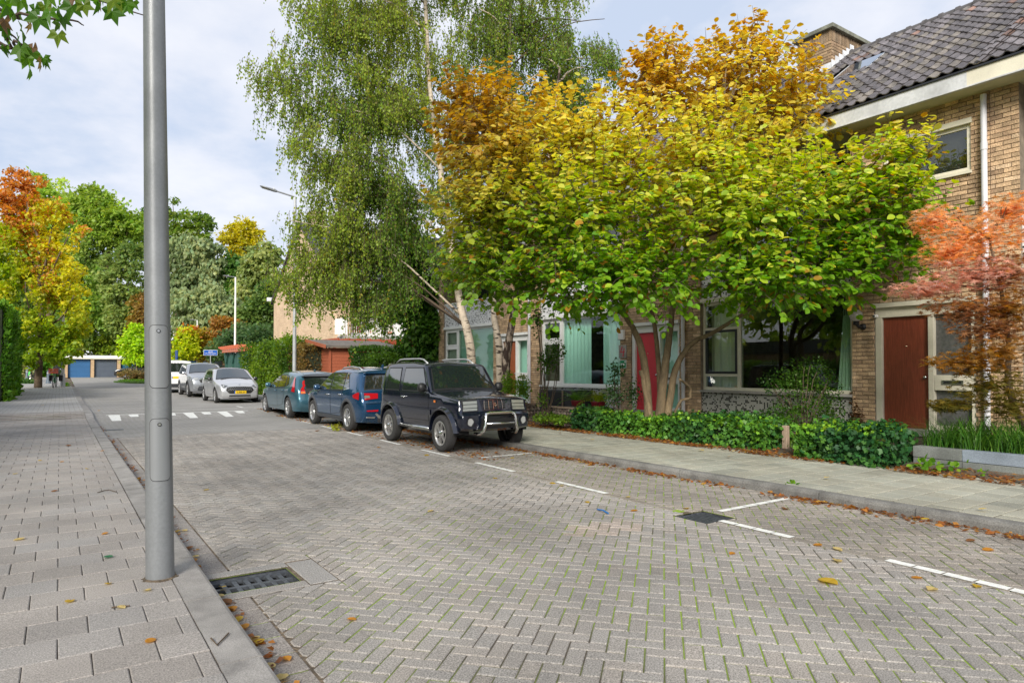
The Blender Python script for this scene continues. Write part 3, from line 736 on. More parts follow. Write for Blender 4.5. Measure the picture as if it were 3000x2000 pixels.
    # chimney
    def chimney(ca, cb):
        x0, x1, zt = 15.7, 17.35, 9.98
        c = MB().box((x0+.012, ca+.012, 7.2), (x1, cb, zt-.1)).build('chimney', 'mortar', roof)
        mb = MB(); r = 0; z = 7.9
        while z < zt-.42:
            for (a, b, ax) in ((ca, cb, 0), (x0, x1, 1)):
                u = a-(BL/2 if r % 2 else 0)
                while u < b:
                    p, q = max(u, a)+.006, min(u+BL, b)-.006
                    if q-p > .03:
                        j = rnd.uniform(-.006, .004)
                        if ax == 0: mb.box((x0+j, p, z+.006), (x0+.05, q, z+COURSE-.006), tuple(v*.66 for v in btint(8)))
                        else: mb.box((p, ca+j, z+.006), (q, ca+.05, z+COURSE-.006), tuple(v*.66 for v in btint(8)))
                    u += BL
            z += COURSE; r += 1
        for (a, b, ax) in ((ca, cb, 0), (x0, x1, 1)):             # soldier course under the cap
            u = a
            while u < b-.02:
                q = min(u+COURSE, b)
                t = tuple(v*.7 for v in tuple(v*.66 for v in btint(8))); j = rnd.uniform(-.006, .004)
                if ax == 0: mb.box((x0+j, u+.006, z+.006), (x0+.05, q-.006, zt-.105), t)
                else: mb.box((u+.006, ca+j, z+.006), (q-.006, ca+.05, zt-.105), t)
                u += COURSE
        stuff(mb.build('chimney_brick', 'brick', c)); MB().box((x0-.09, ca-.09, zt-.1), (x1+.09, cb+.09, zt)).build('cap', 'cap_stone', c, bevel=.01)
        f = MB(); n = 6                                            # stepped lead flashing along the slope
        for i in range(n):
            xa = x0-.03+i*.17; zr = EZ+SLOPE*(xa-EX); f.box((xa, ca-.02, zr-.02), (xa+.175, ca-.006, zr+.30+.02*(i % 2)))
        f.box((x0-.02, ca-.01, EZ+SLOPE*(x0-EX)-.1), (x0-.006, cb, EZ+SLOPE*(x0-EX)+.22)); f.add([(x0-.2, ca-.02, EZ+SLOPE*(x0-.2-EX)+.075), (RX-.1, ca-.02, EZ+SLOPE*(RX-.1-EX)+.075), (RX-.1, ca-.19, EZ+SLOPE*(RX-.1-EX)+.08), (x0-.2, ca-.19, EZ+SLOPE*(x0-.2-EX)+.08)], [(0, 1, 2, 3)])
        f.build('flashing', 'lead', c)
    if kind == 'C': chimney(9.05, 9.97)
    if kind == 'C':
        s0, s1 = 3.05, 3.95; cs, sn_ = math.cos(sa), math.sin(sa)
        q = lambda y, s, h: (EX+s*cs-h*sn_, y, EZ+s*sn_+h*cs)
        sk = MB(); sk.add([q(7.4, s0, .07), q(8.3, s0, .07), q(8.3, s1, .08), q(7.4, s1, .08), q(7.4, s0, 0), q(8.3, s0, 0), q(8.3, s1, 0), q(7.4, s1, 0)], [(0, 1, 2, 3), (4, 5, 1, 0), (5, 6, 2, 1), (6, 7, 3, 2), (7, 4, 0, 3)]); sky_ = sk.build('skylight', 'zinc', roof)
        MB().add([q(7.47, s0+.04, .078), q(8.23, s0+.04, .078), q(8.23, s1-.04, .088), q(7.47, s1-.04, .088)], [(0, 1, 2, 3)]).build('pane', 'sky_glass', sky_)
    extras(H, y0, bay, ml, W1)
    return H
mat('ridge', (.085, .08, .082), .75, mott=.35, mscale=5); mat('cap_stone', (.17, .175, .14), .9, mott=.4, mscale=5, mott2=.2, m2scale=40); glass_mat('sky_glass', (.05, .07, .10))
Yp = lambda px, X=12.6: atx(px, 1000, X).y

def extC(H, y0, bay, ml, W1):
    curtain(H, Yp(2496), Yp(2452), .99, 2.62, 'curtain_sage', 12.58, .02, .07, top=(Yp(2493), Yp(2474)))
    curtain(H, ml+.06, bay[1]-.05, 1.0, 2.95, 'curtain_beige', 12.72, .03, .2)
    MB().box((12.57, bay[0]+.08, 2.50), (12.60, ml-.05, 2.94)).build('roller_blind', 'black', W1)
def extB(H, y0, bay, ml, W1):
    curtain(H, Yp(1728), Yp(1640), 1.02, 2.92, 'curtain_mint'); curtain(H, Yp(1815), Yp(1763), 1.02, 2.92, 'curtain_mint', wl=.2)
    curtain(H, ml+.05, ml+.45, 1.02, 2.9, 'curtain_mint', 12.75)
def extA(H, y0, bay, ml, W1):
    b = W1
    n = 46
    for a, c, m in ((bay[0]+.08, ml-.05, 'blind_green'), (ml+.1, bay[1]-.13, 'blind_cream')):
        base = MB(); base.add([(12.545, a, -.012), (12.545, c, -.012), (12.585, c, .012), (12.585, a, .012)], [(0, 1, 2, 3)]); me = None
        for i in range(n):
            if me is None: o = base.build('blind_slat', m, W1); me = o.data
            else: o = link('blind_slat', me, W1)
            o.location = (0, 0, 1.06+i*.0405)
        MB().box((12.6, a, 1.0), (12.605, c, 2.94)).build('blind_backing', m, W1)
    curtain(H, y0+.33, y0+.6, 1.4, 2.38, 'curtain_mint', 12.62, .015, .08)
extD = lambda *a: None
HA = house(17.1, 'house at the far end of the terrace with slatted blinds and an orange-brown door', 'A', 0, extA)
HB = house(10.8, 'middle house with white window frame, mint curtains and a bright red front door', 'B', 240, extB)
HC = house(4.5, 'near house with a dark picture window, brown wooden front door and brick chimney', 'C', 300, extC)
HD = house(-1.8, 'house at the right edge of the picture, only its first brick corner showing', 'D', 0, extD)

# things fixed to the fronts
p = atx(2508, 925, FX-.2); t = thing('wall_lamp', 'round glass globe lamp on a black bracket beside the brown door', 'lamp', (FX, p.y, p.z-.2))
mb = MB(); mb.lathe([(0.0001, -.115)]+[(.115*math.sin(a), -.115*math.cos(a)) for a in [PI*i/10 for i in range(1, 10)]]+[(.0001, .115)], tuple(p), 'z', 20); mb.build('globe', 'frost', t, smooth=True)
mb = MB(); mb.lathe([(.045, -.13), (.05, -.1), (.05, -.16), (.03, -.17)], tuple(p), 'z', 14); mb.tube([(p.x, p.y, p.z-.15), (p.x+.05, p.y-.02, p.z-.2), (FX-.03, p.y-.03, p.z-.2)], .028, 10); mb.lathe([(.0, -.05), (.055, -.045), (.06, 0)], (FX-.003, p.y-.03, p.z-.2), 'x', 14); mb.build('bracket', 'black', t, smooth=True)
p = atx(2564, 926, FX-.04); t = thing('security_camera', 'small white dome camera at the corner of the brown door frame', 'camera', tuple(p))
MB().lathe([(.0, -.05), (.025, -.045), (.032, -.02), (.032, .03), (.036, .05)], tuple(p), 'x', 14).build('housing', 'white_paint', t, smooth=True); MB().lathe([(.0, -.062), (.016, -.055), (.02, -.046)], tuple(p), 'x', 12).build('lens', 'black', t, smooth=True)
def onwall(px0, py0, px1, py1, X=FX-.012): a = atx(px0, py0, X); b = atx(px1, py1, X); return min(a.y, b.y), max(a.y, b.y), min(a.z, b.z), max(a.z, b.z)
ya, yb, za, zb = onwall(1816, 996, 1832, 966); t = tag(MB().box((FX-.09, ya, za), (FX-.008, yb, zb)).build('alarm_box', 'white_paint', bevel=.02), 'white plastic box high on the brick between the mint-curtained window and red door', 'box')
ya, yb, za, zb = onwall(1814, 1049, 1836, 1010); t = thing('number_plaque', 'stone plaque with a red figure 4 beside the red door', 'house number', (FX, ya, za))
MB().box((FX-.03, ya, za), (FX-.008, yb, zb)).build('slab', 'concrete', t, bevel=.006)
mat('sign_red', (.55, .03, .06), .5); mat('sign_green', (0, .24, .09), .45); mat('sign_white', (.8, .8, .8), .5); mat('sign_blue', (.01, .09, .42), .35)
def stroke(pts, w, d0, d1, name, m, parent, ax='x'):
    mb = MB()
    for a, b in zip(pts[:-1], pts[1:]):
        a = Vector(a); b = Vector(b); u = (b-a).normalized()*w*.3; nn = Vector((-u.y, u.x)).normalized()*w/2; a = a-u; b = b+u
        mb.prism([tuple(a-nn), tuple(b-nn), tuple(b+nn), tuple(a+nn)], d0, d1, ax)
    return mb.build(name, m, parent)
cy, cz, hh, hw = (ya+yb)/2, (za+zb)/2, (zb-za)*.36, (yb-ya)*.3
stroke([(cy+hw*.1, cz+hh), (cy+hw*.8, cz-hh*.15), (cy-hw*.9, cz-hh*.05)], .03, FX-.036, FX-.0301, 'numeral', 'sign_red', t); stroke([(cy-hw*.75, cz+hh*.6), (cy-hw*.3, cz-hh)], .03, FX-.037, FX-.0302, 'numeral', 'sign_red', t)
ya, yb, za, zb = onwall(1817, 1078, 1835, 1054); t = thing('defibrillator_sign', 'green and white heart sign under the number plaque by the red door', 'sign', (FX, ya, za))
MB().box((FX-.02, ya, za), (FX-.008, yb, zb)).build('plate', 'sign_white', t); MB().box((FX-.022, ya+.01, za+.01), (FX-.0201, yb-.01, zb-.01)).build('green_field', 'sign_green', t)
cy, cz, s = (ya+yb)/2+.01, (za+zb)/2-.03, .075
hp = [(cy-16*math.sin(a)**3/17*s, cz+(13*math.cos(a)-5*math.cos(2*a)-2*math.cos(3*a)-math.cos(4*a))/17*s) for a in [2*PI*i/24 for i in range(24)]]
MB().prism(hp, FX-.0235, FX-.0221, 'x').build('heart', 'sign_white', t)
MB().prism([(cy-.01, cz+.045), (cy+.02, cz+.0), (cy+.002, cz+.0), (cy+.012, cz-.045), (cy-.02, cz+.012), (cy-.002, cz+.012)], FX-.0246, FX-.0236, 'x').build('lightning', 'sign_green', t)
MB().box((FX-.0235, ya+.03, zb-.075), (FX-.0221, ya+.045, zb-.025)).box((FX-.0236, ya+.0125, zb-.058), (FX-.0222, ya+.0625, zb-.042)).build('cross', 'sign_white', t)
# ---------------------------------------------------------------- street furniture and the far end of the street
mat('lamp_grey', (.19, .20, .21), .42, .25, mott=.10, mscale=4, mott2=.07, m2scale=60, spec=.6)
mat('lamp_hatch', (.215, .225, .235), .42, .3, mott=.05, mscale=4); mat('galv', (.42, .43, .44), .45, .5, mott=.1, mscale=5)
mat('bollard_grey', (.10, .13, .17), .5); mat('lens', (.55, .52, .42), .2)
def arcpatch(mb, c, rz, a0, a1, z0, z1, rad=.03, n=18, tint=None):
    """a rounded-corner plate bent round a pole; rz(z) gives the radius"""
    zs = [z0+rad*(1-math.cos(PI/2*k/6)) for k in range(7)]; zs += [z0+z1-z_ for z_ in zs[::-1]]; m = len(zs)-1
    for j in range(m+1):
        z = zs[j]; e = min(z-z0, z1-z); k = 1.0
        if e < rad: k = 1-(rad-math.sqrt(max(0, rad*rad-(rad-e)**2)))/((a1-a0)/2*rz(z))
        am = (a0+a1)/2; h = (a1-a0)/2*k
        for i in range(n+1):
            a = am-h+2*h*i/n; x, y = c(z); mb.v.append((x+rz(z)*math.cos(a), y+rz(z)*math.sin(a), z)); mb.c.append((1, 1, 1))
    for j in range(m):
        for i in range(n): q = j*(n+1)+i; mb.f.append((q, q+1, q+n+2, q+n+1))
PB = Vector((.555, 4.89, .1)); lean = -.018
pc = lambda z: (PB.x+(z-.1)*lean, PB.y); pr = lambda z: .0845-(z-.1)*.0054
t = thing('lamp_post', 'big smooth grey steel lamp post in the foreground beside the left kerb', 'lamp post', tuple(PB))
mb = MB(); zz = [.06, .1, .3, 1, 2, 3, 4, 5.5, 7, 8.4]; mb.tube([(*pc(z), z) for z in zz], [pr(z) for z in zz], 40); mb.build('pole', 'lamp_grey', t, smooth=True)
MB().lathe([(.0845, .1), (.10, .101), (.098, .105), (.0845, .109)], (PB.x, PB.y, 0), 'z', 28).build('base_grout', 'soil', t)
ac = math.atan2(-PB.y, -PB.x)+.12
for z0, z1 in ((1.335, 1.735), (.74, 1.135)):
    g = MB(); arcpatch(g, pc, lambda z: pr(z)+.0012, ac-.80, ac+.80, z0-.004, z1+.004, .032); g.build('hatch_gap', 'black', t, smooth=True)
    h = MB(); arcpatch(h, pc, lambda z: pr(z)+.0028, ac-.755, ac+.755, z0, z1, .03); H = h.build('hatch', 'lamp_hatch', t, smooth=True)
    zl = z1-.035; r = pr(zl)+.003; cx, cy = pc(zl); al = ac-.05; d = Vector((math.cos(al), math.sin(al), 0)); p = Vector((cx, cy, zl))+d*r
    MB().tube([p, p+d*.004], .012, 14).build('lock_ring', 'black', H); MB().tube([p+d*.0041, p+d*.006], .008, 12).build('lock', 'steel', H)
for k in range(16):
    q_ = MB(); z_ = .103; a_ = rnd.uniform(0, 2*PI); q_.prism([(PB.x+(.083+rnd.uniform(.004, .035))*math.cos(a_+j*.11)*1., PB.y+(.083+rnd.uniform(.004, .03))*math.sin(a_+j*.11)) for j in range(4)]+[(PB.x+.08*math.cos(a_+.3-j*.1), PB.y+.08*math.sin(a_+.3-j*.1)) for j in range(4)], .1005, .1005+rnd.uniform(.003, .008), 'z'); o = q_.build('dirt_crumb', 'soil', t)
sp = MB(); arcpatch(sp, pc, lambda z: pr(z)+.0015, ac+1.30, ac+1.52, 2.06, 2.14, .004, 4); sp.build('sticker', 'white_paint', t)
z = 8.4; c = pc(z); MB().tube([(*c, z), (c[0]+.3, c[1], z+.15), (c[0]+1.0, c[1], z+.25)], .035, 10).build('arm', 'lamp_grey', t)

def lamp(name, label, base, top, r0, r1, arm=None, m='galv', group=None):
    t = thing(name, label, 'lamp post', tuple(base), group=group)
    b = Vector(base); q = Vector(top); MB().tube([b, b+(q-b)*.12, b+(q-b)*.125, q], [r0*1.35, r0*1.3, r0, r1], 14).build('pole', m, t, smooth=False)
    if arm:
        a, s = Vector(arm[0]), arm[1]; d = (a-q).normalized()
        MB().tube([q, q+(a-q)*.55], r1*.62, 10).build('arm', 'lamp_grey', t)
        hd = MB(); n = 10; side = d.cross(Vector((0, 0, 1))).normalized(); up = side.cross(d)
        L = (a-q).length*.5; st = q+(a-q)*.5
        prof = [(0, .02, .03), (.12, .05, .055), (.3, .075, .06), (.55, .13, .045), (.85, .13, .035), (1, .05, .02)]
        for (f, wd, ht) in prof:
            for k in range(10):
                an = 2*PI*k/10; hd.v.append(tuple(st+d*(L*f)*s+side*(wd*math.cos(an))+up*(ht*math.sin(an)))); hd.c.append((1, 1, 1))
        for i in range(len(prof)-1):
            for k in range(10): k2 = (k+1) % 10; hd.f.append((i*10+k, i*10+k2, (i+1)*10+k2, (i+1)*10+k))
        hd.f.append(tuple(range(10))); hd.f.append(tuple(range(50, 60)))
        H = hd.build('luminaire', 'lamp_grey', t, smooth=True)
        c = st+d*(L*.68)*s-up*.045; MB().add([tuple(c+d*(x*L*.22)+side*(y*.09)) for x, y in ((-1, -1), (1, -1), (1, 1), (-1, 1))], [(0, 1, 2, 3)]).build('lens', 'lens', H)
        MB().lathe([(.0001, .09), (.03, .085), (.035, .05)], tuple(st+d*(L*.2)), 'z', 10).build('sensor', 'galv', H)
    return t
bz = zp(26.3)+.1
lamp('lamp_post', 'slim grey lamp post with a long flat head, behind the teal hatchback by the birch', (7.59, 26.3, bz), (7.56, 26.22, 8.2), .075, .05, ((6.35, 26.7, 8.56), 1.0))
p = atd(690, 812, 45); lamp('lamp_post', 'thin pale lamp post in front of the willow, taller of the two in the trees', (p.x, p.y, zp(p.y)), tuple(p), .075, .05, ((p.x-.75, p.y+.1, p.z+.06), 1.0), 'white_paint')
p = atd(578, 938, 60); lamp('lamp_post', 'short thin pale lamp post behind the yellow-green young maple', (p.x, p.y, zp(p.y)), tuple(p), .06, .05, ((p.x-.6, p.y+.1, p.z+.05), 1.0), 'white_paint')
lamp('lamp_post', 'grey lamp post at the end of the left pavement beside the parked bicycle', (.17, 48.1, zp(48)+.08), (.15, 48.1, 7.0), .095, .06, ((1.2, 48, 7.3), 1.0), 'galv')
p = atd(188, 800, 58)

# street name sign
mat('sign_edge', (.7, .72, .72), .5)
def text(body, size, loc, parent, m, rot, name='lettering', ext=.002):
    c = bpy.data.curves.new(name, 'FONT'); c.body = body; c.size = size; c.align_x = 'CENTER'; c.align_y = 'CENTER'; c.extrude = ext; c.materials.append(MT[m])
    o = bpy.data.objects.new('tmp', c); COL.objects.link(o); dg = bpy.context.evaluated_depsgraph_get(); me = bpy.data.meshes.new_from_object(o.evaluated_get(dg)); bpy.data.objects.remove(o); me.transform(Matrix.Translation(Vector(loc)) @ rot)
    return link(name, me, parent)
p = atd(617, 1033, 48); a = math.radians(-8); zg = zp(p.y)
t = thing('street_sign', 'blue street name sign with white lettering on a thin post', 'sign', (p.x, p.y, zg))
R = Matrix.Rotation(a, 4, 'Z')
def rbox(mb, c, hx, hy, hz, R): 
    mb.add([tuple(Vector(c)+R.to_3x3() @ Vector((x*hx, y*hy, z*hz))) for z in (-1, 1) for x, y in ((-1, -1), (1, -1), (1, 1), (-1, 1))], [(3, 2, 1, 0), (4, 5, 6, 7), (0, 1, 5, 4), (1, 2, 6, 5), (2, 3, 7, 6), (3, 0, 4, 7)]); return mb
rbox(MB(), p, .46, .012, .20, R).build('plate_edge', 'sign_edge', t, bevel=.02); rbox(MB(), p-Vector((0, .008, 0)), .44, .012, .18, R).build('plate', 'sign_blue', t, bevel=.02)
MB().tube([(p.x, p.y+.03, zg), (p.x, p.y+.03, p.z+.22)], .03, 10).build('post', 'galv', t)
rt = R @ Matrix.Rotation(PI/2, 4, 'X')
for s, zo, sz in (('Jacob', .085, .13), ('van Akenstraat', -.035, .12), ('1891 - 1967   schilder', -.135, .05)): text(s, sz, (p.x, p.y-.024, p.z+zo), t, 'sign_white', rt)
p = atd(517, 1040, 52); t = thing('road_sign', 'blue traffic sign seen nearly edge-on above the white car', 'sign', (p.x, p.y, zp(p.y)))
rbox(MB(), p, .03, .2, .36, Matrix.Rotation(.2, 4, 'Z')).build('plate', 'sign_blue', t); MB().tube([(p.x, p.y, zp(p.y)), (p.x, p.y, p.z+.4)], .03, 8).build('post', 'galv', t)

# garages
mat('tan_brick', (.50, .37, .24), .9, mott=.2, mscale=3, mott2=.25, m2scale=18); mat('fascia_white', (.78, .77, .74), .6)
def brick_tex(name, c1, c2, mo, axis):
    m = mat(name, c1, .9, mott=.12, mscale=1.5); t = m.node_tree; N = t.nodes; L = t.links; b = N['Principled BSDF']; src = b.inputs['Base Color'].links[0].from_socket
    g = N.new('ShaderNodeNewGeometry'); sp = N.new('ShaderNodeSeparateXYZ'); L.new(g.outputs['Position'], sp.inputs[0]); cb = N.new('ShaderNodeCombineXYZ'); L.new(sp.outputs[axis], cb.inputs[0]); L.new(sp.outputs['Z'], cb.inputs[1])
    k = N.new('ShaderNodeTexBrick'); L.new(cb.outputs[0], k.inputs['Vector']); k.inputs['Scale'].default_value = 1; k.inputs['Brick Width'].default_value = .23; k.inputs['Row Height'].default_value = .08; k.inputs['Mortar Size'].default_value = .009
    k.inputs['Color1'].default_value = (1, 1, 1, 1); k.inputs['Color2'].default_value = (*c2, 1); k.inputs['Mortar'].default_value = (*mo, 1)
    v = N.new('ShaderNodeVectorMath'); v.operation = 'MULTIPLY'; L.new(src, v.inputs[0]); L.new(k.outputs['Color'], v.inputs[1]); L.new(v.outputs[0], b.inputs['Base Color'])
brick_tex('gable_brick', (.66, .50, .345), (.82, .80, .78), (.62, .58, .52), 'Y'); brick_tex('front_brick', (.52, .38, .25), (.8, .8, .78), (.62, .58, .52), 'X'); brick_tex('garage_brick', (.55, .39, .24), (.8, .78, .75), (.6, .56, .5), 'X')
cols = {'garage_blue': (.03, .12, .28), 'garage_slate': (.085, .105, .14), 'garage_teal': (.02, .11, .20), 'garage_dark': (.03, .035, .06), 'garage_pale': (.22, .30, .38)}
for k, c in cols.items(): mat(k, c, .5, mott=.06, mscale=2)
GY = 74.0; gx = lambda px: aty(px, 1095, GY).x; gb = zp(GY)-.02; gt = aty(230, 1048.5, GY).z; ft = aty(230, 1040.5, GY).z
labels = ['bright blue roller door garage, leftmost of the row', 'slate grey door garage, second from the left in the row', 'teal blue door garage behind the small bright maple', 'dark door garage hidden mostly by the lamp post', 'blue door garage behind the white car', 'pale grey-blue door garage at the right end of the row']
for i, (m, lb) in enumerate(zip(('garage_blue', 'garage_slate', 'garage_teal', 'garage_dark', 'garage_blue', 'garage_pale'), labels)):
    a = 188+77.5*i; xa, xd0, xd1, xe = gx(a), gx(a+10), gx(a+76), gx(a+77.5)
    t = thing('garage', lb, 'garage', ((xa+xe)/2, GY, gb), group='brick garages at the far end of the street')
    MB().box((xa, GY, gb), (xd0, GY+.4, gt)).build('pier', 'garage_brick', t)
    if i == 5: MB().box((xe-.05, GY, gb), (xe+.35, GY+.4, gt)).build('pier', 'garage_brick', t)
    MB().box((xa, GY+.41, gb), (xe, GY+6, gt)).build('body', 'tan_brick', t)
    MB().box((xa, GY-.12, gt), (xe+.002, GY+6, ft)).build('fascia', 'fascia_white', t); MB().box((xa, GY-.10, gt-.09), (xe, GY+.3, gt-.001)).build('lintel', 'cream_paint', t)
    n = 14; h = (gt-.1-gb-.04)/n; base = MB().box((xd0+.02, GY+.22, .006), (xd1-.0, GY+.30, h-.012)); D = MB().box((xd0+.02, GY+.26, gb+.02), (xd1, GY+.34, gt-.09)).build('door', m, t); me = None
    for k in range(n):
        if me is None: o = base.build('panel', m, D, bevel=.0); me = o.data
        else: o = link('panel', me, D)
        o.location = (0, 0, gb+.03+k*h)
p = aty(192, 1051, GY-.02); t = thing('no_parking_sign', 'small round red and white sign on the leftmost garage pier', 'sign', tuple(p))
MB().lathe([(0.0001, 0), (.17, 0), (.17, .02)], (p.x, p.y-.04, p.z), 'y', 20).build('plate', 'sign_red', t); MB().lathe([(.0001, -.006), (.12, -.006)], (p.x, p.y-.04, p.z), 'y', 20).build('field', 'sign_white', t)

# the house beyond the gardens: gable to the street, balcony side towards us
mat('maroon', (.22, .015, .04), .8); mat('orange_paint', (.50, .15, .06), .5); mat('roof_dark', (.06, .06, .065), .8, mott=.3, mscale=4)
GX, G0, G1, GE = 12.4, 35.7, 48.0, 6.1; gz0 = zp(40); pk = GE+.69*(G1-G0)/2; gm = (G0+G1)/2
T = thing('corner_house', 'pale brick house with its gable to the street and a balcony, behind the birch', 'house', (GX+6, gm, gz0))
w = MB(); w.prism([(G0, gz0-.3), (G1, gz0-.3), (G1, GE), (gm, pk), (G0, GE)], GX, GX+.3, 'x'); w.build('gable_wall', 'gable_brick', T)
MB().box((GX+.3, G0, gz0-.3), (GX+1.0, G0+.3, GE)).build('front_wall', 'front_brick', T); MB().box((GX+1.0, G0, gz0-.3), (GX+18, G0+.3, 3.2)).build('front_wall', 'front_brick', T)
MB().box((GX+1.0, G0+1.0, 3.2), (GX+18, G0+1.3, GE)).build('recess_wall', 'white_paint', T)
MB().box((GX+.3, G1-.3, gz0-.3), (GX+18, G1, GE)).build('back_wall', 'tan_brick', T)
R = MB(); o_ = .25; R.add([(GX-.15, G0-.3, GE-.05), (GX-.15, gm, pk+.22), (GX-.15, G1+.3, GE-.05), (GX+18, G0-.3, GE-.05), (GX+18, gm, pk+.22), (GX+18, G1+.3, GE-.05), (GX-.15, G0-.3, GE+.12), (GX-.15, gm, pk+.40), (GX-.15, G1+.3, GE+.12), (GX+18, G0-.3, GE+.12), (GX+18, gm, pk+.4), (GX+18, G1+.3, GE+.12)],
      [(0, 3, 4, 1), (1, 4, 5, 2), (6, 7, 10, 9), (7, 8, 11, 10), (0, 1, 7, 6), (1, 2, 8, 7), (0, 6, 9, 3), (2, 5, 11, 8), (3, 9, 10, 4), (4, 10, 11, 5)]); RF = R.build('roof', 'roof_dark', T)
MB().box((GX-.1, G0-.42, GE-.12), (GX+18, G0-.301, GE+.16)).build('fascia', 'fascia_white', T); MB().box((GX+.6, gm-.5, pk-.6), (GX+1.4, gm+.5, pk+1.1)).build('chimney', 'tan_brick', RF)
B = MB().box((GX+.2, G0-1.15, 3.12), (GX+8, G0+1.0, 3.28)).build('balcony', 'concrete', T, bevel=.01)
bar = MB().box((-.012, -.012, 3.28), (.012, .012, 4.22)); me = None
for i in range(40):
    x, y = (GX+.26+.13*i, G0-1.1) if i < 32 else (GX+.26, G0-1.1+.13*(i-31))
    if me is None: o = bar.build('baluster', 'white_paint', B); me = o.data
    else: o = link('baluster', me, B)
    o.location = (x, y, 0)
MB().box((GX+.24, G0-1.13, 4.22), (GX+8, G0-1.07, 4.26)).build('rail', 'white_paint', B); MB().box((GX+.24, G0-1.06, 4.221), (GX+.3, G0, 4.261)).build('rail', 'white_paint', B)
bx = lambda px: aty(px, 920, G0-.9).x
for a, b in ((978, 1014), (1064, 1080), (1085, 1130)): MB().box((bx(a), G0-1.06, 3.34), (bx(b), G0-1.04, 4.18)).build('privacy_panel', 'fascia_white', B)
rx = lambda px: aty(px, 900, G0+.98).x; rz = lambda y: aty(1050, y, G0+.98).z
for a, b, m in ((982, 1018, 'room_shade'), (1022, 1055, 'maroon'), (1080, 1106, 'curtain_beige'), (1118, 1150, 'curtain_beige')):  # first sheet is near-black to stand in for the dim room
    f = rect_frame(T, G0, G0+.1, 0, 1, 0, 1, .1, 'orange_paint') if False else None
    W_ = MB().box((rx(a), G0+.93, rz(974)), (rx(b), G0+.98, rz(882))).build('balcony_door', 'orange_paint', T)
    MB().box((rx(a+3), G0+.915, rz(968)), (rx(b-3), G0+.931, rz(886))).build('curtain', m, W_); MB().box((rx(a), G0+.92, rz(878)), (rx(b), G0+.97, rz(858))).build('top_light', 'dark_window_glass', W_)
mat('flower_red', (.6, .05, .06), .7)
p = atx(793, 877, GX-.1); tag(MB().box((p.x-.25, p.y-.12, p.z-.15), (p.x+.09, p.y+.12, p.z+.12)).build('floodlight', 'white_paint', bevel=.03), 'white floodlight on the far edge of the pale gable wall', 'lamp')

# garden shed, pergolas, fence
wood('shed_wood', (.33, .095, .05), .25); wood('pergola_wood', (.36, .075, .03), .2); mat('fence_green', (.022, .085, .065), .6, mott=.2, mscale=4); mat('felt', (.13, .115, .10), .95, mott=.3, mscale=6); wood('orange_beam', (.52, .145, .075), .15)
SX, S0, S1 = 9.3, 27.2, 29.5; sz = zp(28)+.25
T = thing('garden_shed', 'red-brown boarded garden shed with a felt roof beside the clipped hedge', 'shed', (SX+1.2, (S0+S1)/2, sz))
n = 15; h = .135
for side in range(2):
    L = S1-S0 if side == 0 else 2.6; me = None; base = MB()
    if side == 0: base.prism([(SX+.02, 0), (SX+.045, 0), (SX+.03, h-.004), (SX+.02, h-.004)], S0+.02, S1-.02, 'y')
    else: base.prism([(S0+.02, 0), (S0+.045, 0), (S0+.035, h-.004), (S0+.02, h-.004)], SX+.02, SX+2.6, 'x'); base.v = [(x, 2*S0-y+.04, z) if False else (x, S0+.045-(y-S0-.02), z) for x, y, z in base.v]
    if side == 0: base.v = [(SX+.045-(x-SX-.02), y, z) for x, y, z in base.v]
    for k in range(n):
        if me is None: o = base.build('plank', 'shed_wood', T); me = o.data
        else: o = link('plank', me, T)
        o.location = (0, 0, sz+k*h)
MB().box((SX+.05, S0+.05, sz), (SX+2.6, S1, sz+n*h)).build('body', 'shed_wood', T)
MB().box((SX-.03, S0-.03, sz), (SX+.06, S0+.06, sz+n*h)).build('corner_post', 'shed_wood', T); zt = sz+n*h
r = MB(); r.add([(SX-.25, S0-.25, zt+.0), (SX+3.2, S0-.25, zt+.0), (SX+3.2, S1+.2, zt+.34), (SX-.25, S1+.2, zt+.34), (SX-.25, S0-.25, zt+.09), (SX+3.2, S0-.25, zt+.09), (SX+3.2, S1+.2, zt+.43), (SX-.25, S1+.2, zt+.43)], [(3, 2, 1, 0), (4, 5, 6, 7), (0, 1, 5, 4), (1, 2, 6, 5), (2, 3, 7, 6), (3, 0, 4, 7)]); r.build('roof', 'felt', T)
r = MB(); r.add([(SX-.29, S0-.28, zt-.04), (SX-.255, S0-.28, zt-.04), (SX-.255, S1+.2, zt+.30), (SX-.29, S1+.2, zt+.30), (SX-.29, S0-.28, zt+.11), (SX-.255, S0-.28, zt+.11), (SX-.255, S1+.2, zt+.45), (SX-.29, S1+.2, zt+.45)], [(3, 2, 1, 0), (4, 5, 6, 7), (0, 1, 5, 4), (1, 2, 6, 5), (2, 3, 7, 6), (3, 0, 4, 7)]); r.build('barge_board', 'shed_wood', T)
tag(MB().box((SX-.25, S1+.2, sz-.1), (SX-.08, S1+.36, zt+.1)).build('post', 'fence_green'), 'dark green wooden post at the left corner of the shed', 'post')
# red pergola behind the shed
T = thing('pergola', 'red-brown garden pergola of crossed beams below the balcony', 'pergola', (14, 32, zp(32)+.25)); pz = atd(1050, 1003, 33).z
for x in (10.9, 14.0, 17.2):
    for y in (31.2, 33.6): MB().box((x-.06, y-.06, zp(32)), (x+.06, y+.06, pz)).build('post', 'pergola_wood', T)
for y in (31.15, 33.65): MB().box((10.6, y-.035, pz-.2), (17.6, y+.035, pz)).build('beam', 'pergola_wood', T)
me = None
for i in range(13):
    if me is None: o = MB().box((-.03, 30.6, pz+.001), (.03, 34.2, pz+.16)).build('rafter', 'pergola_wood', T); me = o.data
    else: o = link('rafter', me, T)
    o.location = (10.9+.53*i, 0, 0)
